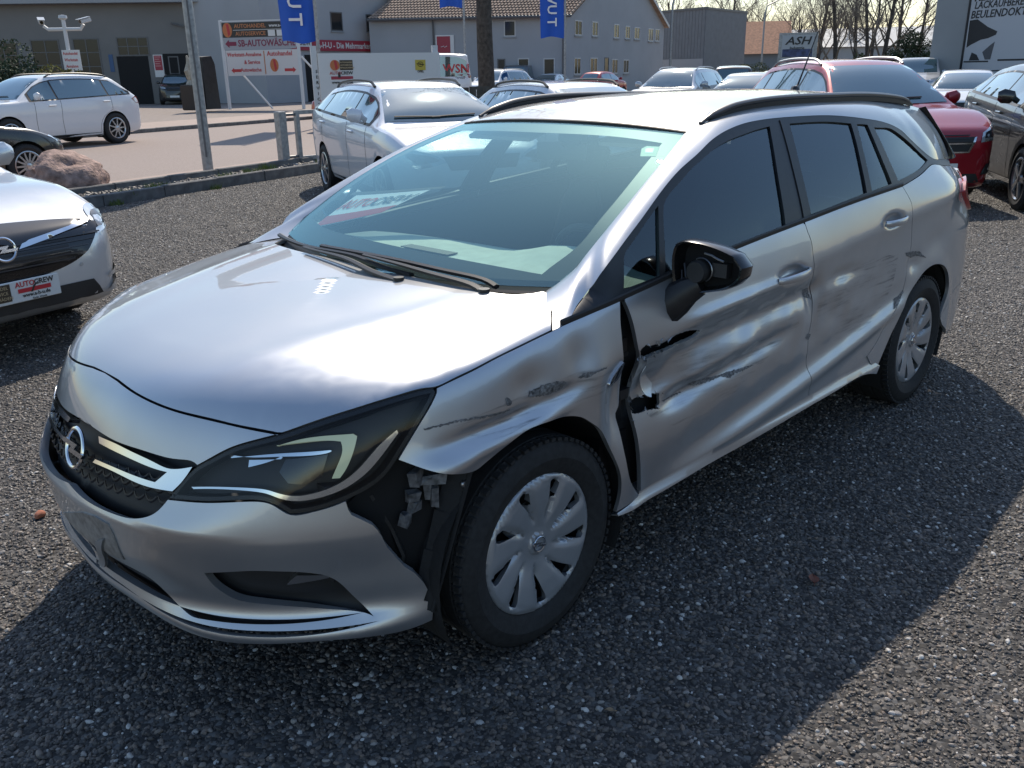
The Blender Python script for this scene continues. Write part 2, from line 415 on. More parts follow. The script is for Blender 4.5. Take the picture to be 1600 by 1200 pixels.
def H(x, y):
    sh = np.shape(x); t, p = depth(x, y)
    return (Hs(np.ravel(x), np.ravel(y))-np.maximum(drop(p, t), 0)).reshape(sh)
_tt = np.linspace(0, .34, 171)
def off_nose(p, z):
    """inward offset at which the nose and wing tops pass height z"""
    p = np.atleast_1d(p); z = np.atleast_1d(z); out = np.empty(len(p))
    x, y, nx, ny = plan(p)
    for i in range(0, len(p), 4000):
        s = slice(i, i+4000)
        XX = x[s, None]+nx[s, None]*_tt; YY = y[s, None]+ny[s, None]*_tt
        Z = Hs(XX, YY)-drop(p[s, None], _tt[None]); Z = np.maximum.accumulate(Z, axis=1)
        k = np.clip((Z < z[s, None]).sum(1), 1, len(_tt)-1); r = np.arange(len(k))
        z0, z1 = Z[r, k-1], Z[r, k]; f = np.clip((z[s]-z0)/np.maximum(z1-z0, 1e-6), 0, 1)
        out[s] = _tt[k-1]+f*(_tt[1]-_tt[0])
    return out
# lower front profile (below about z = .56): inward offset
_lowC = Spl([.10, .17, .205, .235, .262, .30, .36, .42, .47, .51, .545, .60, .7], [.17, .115, .078, .056, .046, .052, .036, .014, .010, .004, .0, 0, 0])
_lowK = Spl([.10, .17, .205, .235, .262, .30, .36, .42, .47, .51, .545, .60, .7], [.12, .060, .026, .008, .004, .028, .030, .022, .012, .004, .0, 0, 0])
# flank profile
def zbelt(x): return _zb(x)
_zb = Spl([-.2, .08, .35, .72, 1.43, 2.0, 2.31, 2.6, 3.2], [.905, .921, .956, .997, 1.045, 1.078, 1.10, 1.12, 1.14])
_zcr = Spl([-.4, .4, 1.0, 1.44, 2.05, 2.46, 2.9, 3.3, 3.8], [.76, .79, .845, .882, .932, .958, .98, .985, .985])   # shoulder crease
def off_flank(x, z):
    x = np.asarray(x, float); z = np.asarray(z, float)
    zc = _zcr(x); zb = _zb(x)
    sz = np.minimum(z, zb)-zc; rt = np.sqrt(sz*sz+.016**2); up = .5*(sz+rt)
    o = .20*up+.35*up*up
    d = .5*(rt-sz)
    o = o+.11*d*np.exp(-d/.16)*1.0+.008*(1-np.exp(-d/.03))           # tucks in under the crease
    o = o+.06*np.maximum(.30-z, 0)+2.2*np.maximum(.27-z, 0)**2
    # rising blade in the lower doors
    zl = .33+.075*np.clip(x-.45, 0, 3)+.03*np.clip(x-.45, 0, 3)**2
    o = o-.016*np.exp(-((z-zl+.02)/.035)**2)*sstep(.4, 1.1, x)*(1-sstep(2.2, 2.5, x))+.010*np.exp(-((z-zl-.05)/.05)**2)*sstep(.4, 1.0, x)*(1-sstep(2.2, 2.5, x))
    g = .5*((z-zb+.005)+np.sqrt((z-zb+.005)**2+.012**2))
    o = o+.44*g+.50*g*g
    o = o+.095*sstep(2.0, 3.1, x)*sstep(.99, 1.22, z)
    o = o+.085*sstep(2.75, 3.45, x)*sstep(.78, 1.02, z)
    # arch flares
    for cx in (0., 2.662):
        r = np.hypot(x-cx, z-.316); o = o-.010*np.exp(-((r-.37)/.06)**2)*(z < .8)
    return o
def Bcore(p, z):
    p = np.atleast_1d(np.asarray(p, float)); z = np.atleast_1d(np.asarray(z, float))
    o2 = off_flank(p, z)
    wf = sstep(.02, .34, p); wl = sstep(-.62, -.30, p)
    on = np.zeros(len(p)); m = p < .36
    if m.any(): on[m] = off_nose(p[m], z[m])
    k = sstep(-1.35, -.9, p)
    low = (_lowC(z)*(1-k)+_lowK(z)*k)*(1-wl)+wl*(.012*np.clip((.6-z)/.3, 0, 1)+.06*np.maximum(.30-z, 0))
    fr = on+low
    o = fr*(1-wf)+o2*wf
    # rear end leans in above the bumper
    wr = sstep(3.2, 3.75, p)
    rear = np.interp(z, [.2, .3, .42, .60, .68, .80, 1.0, 1.2, 1.4], [.05, .02, 0, .0, .02, .03, .06, .2, .36])
    o = o*(1-wr)+rear*wr
    return o
def B(p, z, dmg=True, lift=0.0):
    """left flank / nose surface: (n,3)"""
    p = np.atleast_1d(np.asarray(p, float)); z = np.atleast_1d(np.asarray(z, float)); p, z = np.broadcast_arrays(p, z); p = p.ravel(); z = z.ravel()
    o = Bcore(p, z)-lift
    if dmg and DAMAGE is not None: o = o+DAMAGE(p, z)
    x, y, nx, ny = plan(p)
    return np.stack([x+nx*o, -(y+ny*o), z], 1)

def dent(p, z):
    """crash damage along the left flank, inward offset"""
    o = .034*bump(p, .315, .055)*bump(z, .64, .13)-.012*bump(p, .20, .05)*bump(z, .76, .07)
    o = o+.016*bump(z, .735+.10*(p+.1), .022)*sstep(-.42, -.25, p)*(1-sstep(.05, .22, p))
    o = o-.010*bump(z, .690+.10*(p+.1), .020)*sstep(-.40, -.2, p)*(1-sstep(.0, .16, p))
    o = o+.016*bump(p, -.05, .07)*bump(z, .80, .045)+.012*bump(p, .14, .05)*bump(z, .83, .06)
    o = o-.030*bump(p, -.34, .10)*bump(z, .655, .05)
    d = sstep(.33, .37, p)
    o = o+d*(.045*bump(p, .52, .22)*bump(z, .66, .10)
             + .026*bump(z, .745+.05*(p-.9), .042)*sstep(.5, .8, p)*(1-sstep(1.40, 1.62, p))
             - .012*bump(z, .845+.04*(p-.9), .020)*sstep(.55, .8, p)*(1-sstep(1.2, 1.5, p))
             + .020*bump(z, .575+.11*(p-.6), .030)*sstep(.5, .65, p)*(1-sstep(1.1, 1.5, p))
             - .012*np.exp(-np.sqrt((z-(.628+.13*(p-.62)))**2+.009**2)/.016)*sstep(.42, .55, p)*(1-sstep(.95, 1.15, p)))
    o = o+.024*bump(p, 1.495, .045)*bump(z, .745, .075)+.010*bump(p, 1.52, .08)*bump(z, .60, .05)
    o = o+.014*bump(p, 1.74, .13)*bump(z, .80, .028)-.006*bump(p, 1.72, .16)*bump(z, .745, .03)
    o = o+.010*bump(p, 1.68, .10)*bump(z, .66, .05)+.007*bump(p, 2.02, .12)*bump(z, .70, .05)
    o = o+.014*bump(p, 2.44, .07)*bump(z, .73, .04)+.008*bump(p, 2.72, .14)*bump(z, .80, .05)
    w = bump(z, .68, .16)*sstep(-.4, .0, p)*(1-sstep(1.9, 2.4, p))
    o = o+.0022*w*(np.sin(23*p+9*z)*np.sin(31*z-6*p)+.6*np.sin(47*p-21*z+1.3))
    o = o*.90
    for a, b in ((1.287, .872), (2.144, .957)):
        o = o+.018*np.exp(-(((p-a)/.092)**2+((z-b)/.030)**2)**2)
    return o
DAMAGE = dent

# ---------------------------------------------------------------- windscreen and roof
_wx = Spl([0, .25, .5, .75, 1], [.135, .345, .570, .800, 1.030])
_wz = Spl([0, .25, .5, .75, 1], [.978, 1.098, 1.208, 1.304, 1.385])
def WS(a, v, lift=0.0):
    """windscreen: a 0 bottom .. 1 top, v -1 (left) .. 1"""
    a = np.atleast_1d(np.asarray(a, float)); v = np.atleast_1d(np.asarray(v, float)); a, v = np.broadcast_arrays(a, v)
    w = .712+(.560-.712)*a+.13*a*(1-a)
    sw = .135+(.045-.135)*a
    x = _wx(a)+sw*np.abs(v)**2.2*(1+0*a); y = v*w
    z = _wz(a)+(.020-.045*a)*np.abs(v)**2.2
    return np.stack([x-lift*.5, y, z+lift*.86], -1)
_rz = Spl([.9, 1.03, 1.3, 1.7, 2.1, 2.6, 3.0, 3.3, 3.5], [1.335, 1.385, 1.437, 1.468, 1.476, 1.464, 1.430, 1.390, 1.355])
_rw = Spl([.9, 1.03, 1.6, 2.4, 3.0, 3.5], [.572, .560, .575, .575, .560, .525])
def RF(x, v, lift=0.0):
    x = np.atleast_1d(np.asarray(x, float)); v = np.atleast_1d(np.asarray(v, float)); x, v = np.broadcast_arrays(x, v)
    xx = x+.045*np.abs(v)**2.2*(1-sstep(1.03, 1.6, x))
    return np.stack([xx, v*_rw(x), _rz(x)-(.028+.020*sstep(1.3, 2.2, x))*np.abs(v)**2.4+lift], -1)

def HD(x, y, lift=0.0):
    """bonnet surface"""
    x = np.atleast_1d(np.asarray(x, float)); y = np.atleast_1d(np.asarray(y, float)); x, y = np.broadcast_arrays(x, y)
    return np.stack([x, y, H(x, y)+lift], -1)
def FR(q, z, lift=0.0, dmg=False):
    """front end; q = arc from the centre line, positive to the car's left"""
    q = np.atleast_1d(np.asarray(q, float)); z = np.atleast_1d(np.asarray(z, float)); q, z = np.broadcast_arrays(q, z)
    r = B(P0+np.abs(q), z, dmg, lift); r[:, 1] *= np.where(q.ravel() < 0, -1, 1)
    return r
def WM(u, v, lift=0.0):
    """windscreen in metres: u up the glass, v across"""
    return WS(np.asarray(u)/1.0, np.asarray(v)/.65, lift)
# ================================================================ the setting
E1 = np.array([.956, .292]); E2 = np.array([-.292, .956]); O_ = np.array([2.90, 9.54])          # along / across the street
def sp(a, b): return tuple(O_+a*E1+b*E2)
def poly_sheet(name, pts, z, m, kind='structure'):
    o = link(name, mesh(name, [(x, y, z) for x, y in pts], [tuple(range(len(pts)))], m, False)); o['kind'] = kind; return o
def gravel_mat():
    m = bpy.data.materials.new('gravel'); m.use_nodes = True; nt = m.node_tree; b = nt.nodes['Principled BSDF']; b.inputs['Roughness'].default_value = .85; b.inputs['Specular IOR Level'].default_value = .3
    tc = node(nt, 'ShaderNodeTexCoord'); v = node(nt, 'ShaderNodeTexVoronoi', i_Scale=70); v2 = node(nt, 'ShaderNodeTexVoronoi', i_Scale=34); n = node(nt, 'ShaderNodeTexNoise', i_Scale=.55, i_Detail=6)
    cr = node(nt, 'ShaderNodeValToRGB'); e = cr.color_ramp.elements; e[0].color = (.030, .029, .029, 1); e[1].color = (.17, .16, .15, 1); e[1].position = 1; x = e.new(.55); x.color = (.062, .058, .055, 1)
    hs = node(nt, 'ShaderNodeSeparateColor'); mx = node(nt, 'ShaderNodeMix', data_type='RGBA', blend_type='MULTIPLY'); mx.inputs[0].default_value = .7
    r = node(nt, 'ShaderNodeMapRange'); r.inputs[1].default_value = .3; r.inputs[2].default_value = .7; r.inputs[3].default_value = .75; r.inputs[4].default_value = 1.2
    ad = node(nt, 'ShaderNodeMath', operation='ADD'); bp = node(nt, 'ShaderNodeBump', i_Strength=.6, i_Distance=.008)
    L = nt.links.new; L(tc.outputs['Object'], v.inputs[0]); L(tc.outputs['Object'], v2.inputs[0]); L(tc.outputs['Object'], n.inputs[0]); L(v.outputs['Color'], hs.inputs[0]); L(hs.outputs[0], cr.inputs[0]); L(cr.outputs[0], mx.inputs[6]); L(n.outputs[0], r.inputs[0]); L(r.outputs[0], mx.inputs[7]); L(mx.outputs[2], b.inputs['Base Color'])
    L(v.outputs[0], ad.inputs[0]); L(v2.outputs[0], ad.inputs[1]); L(ad.outputs[0], bp.inputs['Height']); bp.invert = True; L(bp.outputs[0], b.inputs['Normal']); return m
def asphalt_mat(name, col, sc=60, amt=.25):
    return mat(name, col, .85, noise=(sc, amt, 8), bump=(220, .35, .004))
M_GRAV = gravel_mat()
M_ASPH = asphalt_mat('road_asphalt', (.285, .225, .195)); M_PAVE = asphalt_mat('paving', (.38, .29, .24), 3, .12); M_CONC = mat('kerb_concrete', (.15, .145, .14), .85, noise=(9, .35, 8), bump=(60, .4, .004)); M_YARD = asphalt_mat('yard', (.26, .21, .18), 4, .15)
structure(link('ground', mesh('ground', [(-900, -900, -.012), (900, -900, -.012), (900, 900, -.012), (-900, 900, -.012)], [(0, 1, 2, 3)], M_YARD, False)))
lot = [sp(-60, -.0), sp(8.4, 0), (12.0, 11.6), (30, 2+18), (60, 38), (75, 10), (40, -60), (-60, -60)]
poly_sheet('gravel_lot', lot, 0, M_GRAV)
poly_sheet('road', [sp(-70, 1.02), sp(8.6, 1.02), sp(40, 1.02), sp(70, 12.4), sp(-70, 12.4)], -.008, M_ASPH)
poly_sheet('road_edge_strip', [sp(-70, 1.02), sp(9.2, 1.02), sp(9.2, 2.35), sp(-70, 2.35)], -.004, M_PAVE)
poly_sheet('pavement', [sp(-70, 12.55), sp(60, 12.55), sp(60, 15.6), sp(-70, 15.6)], .10, M_PAVE)
# kerbs laid stone by stone
def kerb(name, label, a0, a1, b, w, h, L=1.0, z0=-.05, grp=None):
    k = thing(name, label, 'kerb', (*sp((a0+a1)/2, b), 0), math.atan2(E1[1], E1[0])); a = a0; i = 0; r = random.Random(int(b*10))
    n = int((a1-a0)/L); half = (a1-a0)/2; shared = {}
    for i in range(n):
        v = i % 4
        if v not in shared:
            mb = MB(); mb.box((0, 0, 0), (L-.012, w, h-z0), bev=.012); me = mb.me('kerb_stone', M_CONC, False); shared[v] = me
        o = link('kerb_stone', shared[v], k, (-half+L*(i+.5), r.uniform(-.008, .008), (h+z0)/2+r.uniform(-.008, .004))); o.rotation_euler = (r.uniform(-.015, .015), r.uniform(-.006, .006), r.uniform(-.004, .004))
    return k
kerb('kerb', 'dark concrete edging between gravel lot and stone bed', -14, 8.2, .0, .09, .15)
kerb('kerb', 'concrete edging on the street side of the stone bed', -14, 8.2, .98, .09, .15)
kerb('kerb', 'low kerb on the far side of the street', -24, 22, 12.47, .14, .11)
poly_sheet('stone_bed', [sp(-14, .05), sp(8.2, .05), sp(8.2, .94), sp(-14, .94)], .06, M_GRAV)
# grass islands
M_GRASS = mat('grass_green', (.085, .115, .03), .9, noise=(8, .4, 6))
def tufts(name, pts, r, n, h, seed, m=None, spread=None):
    rg = np.random.default_rng(seed); v = []; f = []
    for (x, y, z) in pts:
        for k in range(n):
            a, d = rg.uniform(0, 2*math.pi), r*math.sqrt(rg.uniform()); px, py = x+d*math.cos(a), y+d*math.sin(a); t = rg.uniform(0, 2*math.pi); hh = h*rg.uniform(.4, 1.1); lx, ly = rg.normal(0, .35*h, 2); w = .004+.006*rg.uniform()*(h/.1)
            i = len(v); v += [(px-w*math.cos(t), py-w*math.sin(t), z), (px+w*math.cos(t), py+w*math.sin(t), z), (px+lx, py+ly, z+hh)]; f.append((i, i+1, i+2))
    return stuff(link(name, mesh(name, v, f, m or M_GRASS, False)))
poly_sheet('grass_verge', [sp(7.4, 13.2), sp(11.0, 13.2), sp(11.0, 15.2), sp(7.4, 15.2)], .112, M_GRASS)
g1 = [sp(a, b)+(.11,) for a, b in zip(np.random.default_rng(1).uniform(7.4, 11, 60), np.random.default_rng(2).uniform(13.2, 15.2, 60))]; tufts('grass', g1, .25, 40, .07, 3)
# ---------------------------------------------------------------- loose stones
M_STONE = bpy.data.materials.new('stone_chips'); M_STONE.use_nodes = True
def _stone():
    nt = M_STONE.node_tree; b = nt.nodes['Principled BSDF']; b.inputs['Roughness'].default_value = .55; b.inputs['Specular IOR Level'].default_value = .55; oi = node(nt, 'ShaderNodeObjectInfo'); cr = node(nt, 'ShaderNodeValToRGB'); e = cr.color_ramp.elements
    e[0].color = (.038, .034, .031, 1); e[0].position = 0; e[1].color = (.62, .59, .55, 1); e[1].position = 1
    for p, c in ((.45, (.080, .068, .060, 1)), (.72, (.135, .112, .095, 1)), (.90, (.185, .142, .112, 1)), (.97, (.32, .30, .28, 1))): x = e.new(p); x.color = c
    nt.links.new(oi.outputs['Random'], cr.inputs[0]); nt.links.new(cr.outputs[0], b.inputs['Base Color'])
_stone()
def scatter(name, pts, dens_, smin, smax, seed, z=0.0):
    """stone chips on a patch by geometry nodes"""
    me = mesh(name, [(x, y, z) for x, y in pts], [tuple(range(len(pts)))], M_STONE, False); o = stuff(link(name, me)); ng = bpy.data.node_groups.new(name, 'GeometryNodeTree')
    ng.interface.new_socket('Geometry', in_out='INPUT', socket_type='NodeSocketGeometry'); ng.interface.new_socket('Geometry', in_out='OUTPUT', socket_type='NodeSocketGeometry')
    gi, go = node(ng, 'NodeGroupInput'), node(ng, 'NodeGroupOutput'); d = node(ng, 'GeometryNodeDistributePointsOnFaces'); d.inputs['Density'].default_value = dens_; d.inputs['Seed'].default_value = seed
    L = ng.links.new; L(gi.outputs[0], d.inputs['Mesh']); jn = node(ng, 'GeometryNodeJoinGeometry')
    ins = node(ng, 'GeometryNodeInstanceOnPoints'); g2i = node(ng, 'GeometryNodeGeometryToInstance')
    for k in range(3):
        ic = node(ng, 'GeometryNodeMeshIcoSphere'); ic.inputs['Radius'].default_value = .5; ic.inputs['Subdivisions'].default_value = 2 if k else 1
        p = node(ng, 'GeometryNodeInputPosition'); nz = node(ng, 'ShaderNodeTexNoise'); nz.noise_dimensions = '4D'; nz.inputs['W'].default_value = 3.7*k+seed; nz.inputs['Scale'].default_value = 1.7
        sb = node(ng, 'ShaderNodeVectorMath', operation='SUBTRACT'); sb.inputs[1].default_value = (.5, .5, .5); sc = node(ng, 'ShaderNodeVectorMath', operation='SCALE'); sc.inputs['Scale'].default_value = .75; st = node(ng, 'GeometryNodeSetPosition'); sm = node(ng, 'GeometryNodeSetMaterial'); sm.inputs['Material'].default_value = M_STONE
        L(p.outputs[0], nz.inputs['Vector']); L(nz.outputs['Color'], sb.inputs[0]); L(sb.outputs[0], sc.inputs[0]); L(ic.outputs['Mesh'], st.inputs['Geometry']); L(sc.outputs[0], st.inputs['Offset']); L(st.outputs[0], sm.inputs['Geometry']); L(sm.outputs[0], g2i.inputs[0])
    ins.inputs['Pick Instance'].default_value = True
    rr = node(ng, 'FunctionNodeRandomValue', data_type='FLOAT_VECTOR'); rr.inputs[0].default_value = (-.5, -.5, 0); rr.inputs[1].default_value = (.5, .5, 6.283)
    rs = node(ng, 'FunctionNodeRandomValue', data_type='FLOAT'); rs.inputs[2].default_value = 0; rs.inputs[3].default_value = 1; rs.inputs['Seed'].default_value = 5
    pw = node(ng, 'ShaderNodeMath', operation='POWER'); pw.inputs[1].default_value = 2.2; mr = node(ng, 'ShaderNodeMapRange'); mr.inputs[3].default_value = smin; mr.inputs[4].default_value = smax
    rv = node(ng, 'FunctionNodeRandomValue', data_type='FLOAT_VECTOR'); rv.inputs[0].default_value = (.75, .6, .42); rv.inputs[1].default_value = (1.3, .95, .75); rv.inputs['Seed'].default_value = 9; vm = node(ng, 'ShaderNodeVectorMath', operation='SCALE')
    L(rs.outputs[1], pw.inputs[0]); L(pw.outputs[0], mr.inputs[0]); L(rv.outputs[0], vm.inputs[0]); L(mr.outputs[0], vm.inputs['Scale'])
    tp = node(ng, 'GeometryNodeSetPosition'); ro = node(ng, 'FunctionNodeRandomValue', data_type='FLOAT_VECTOR'); ro.inputs[0].default_value = (0, 0, -.003); ro.inputs[1].default_value = (0, 0, .002); ro.inputs['Seed'].default_value = 21
    L(d.outputs[0], tp.inputs['Geometry']); L(ro.outputs[0], tp.inputs['Offset']); L(tp.outputs[0], ins.inputs['Points']); L(g2i.outputs[0], ins.inputs['Instance']); L(rr.outputs[0], ins.inputs['Rotation']); L(vm.outputs[0], ins.inputs['Scale']); L(ins.outputs[0], jn.inputs[0]); L(jn.outputs[0], go.inputs[0])
    md = o.modifiers.new('scatter', 'NODES'); md.node_group = ng; return o
scatter('gravel_chips', [(-3.2, -2.4), (.6, -2.4), (3.0, -1.8), (5.5, -1.0), (5.0, .6), (-1.0, 3.4), (-3.2, 3.4)], 9500, .008, .021, 1)
scatter('gravel_chips', [(-3.2, 3.4), (-1.0, 3.4), (5.0, .6), (5.5, -1.0), (8.5, -.8), (10.5, 3.5), sp(8.2, -.05), sp(-4, -.05), (-2.5, 6.0)], 4200, .010, .022, 2)
scatter('gravel_chips', [(8.5, -.8), (12, 0), (20, 6), (13, 11), sp(8.2, -.05), (10.5, 3.5)], 1300, .014, .026, 3)
scatter('bed_stones', [sp(-3, .06), sp(8.2, .06), sp(8.2, .93), sp(-3, .93)], 330, .03, .10, 4, .055)
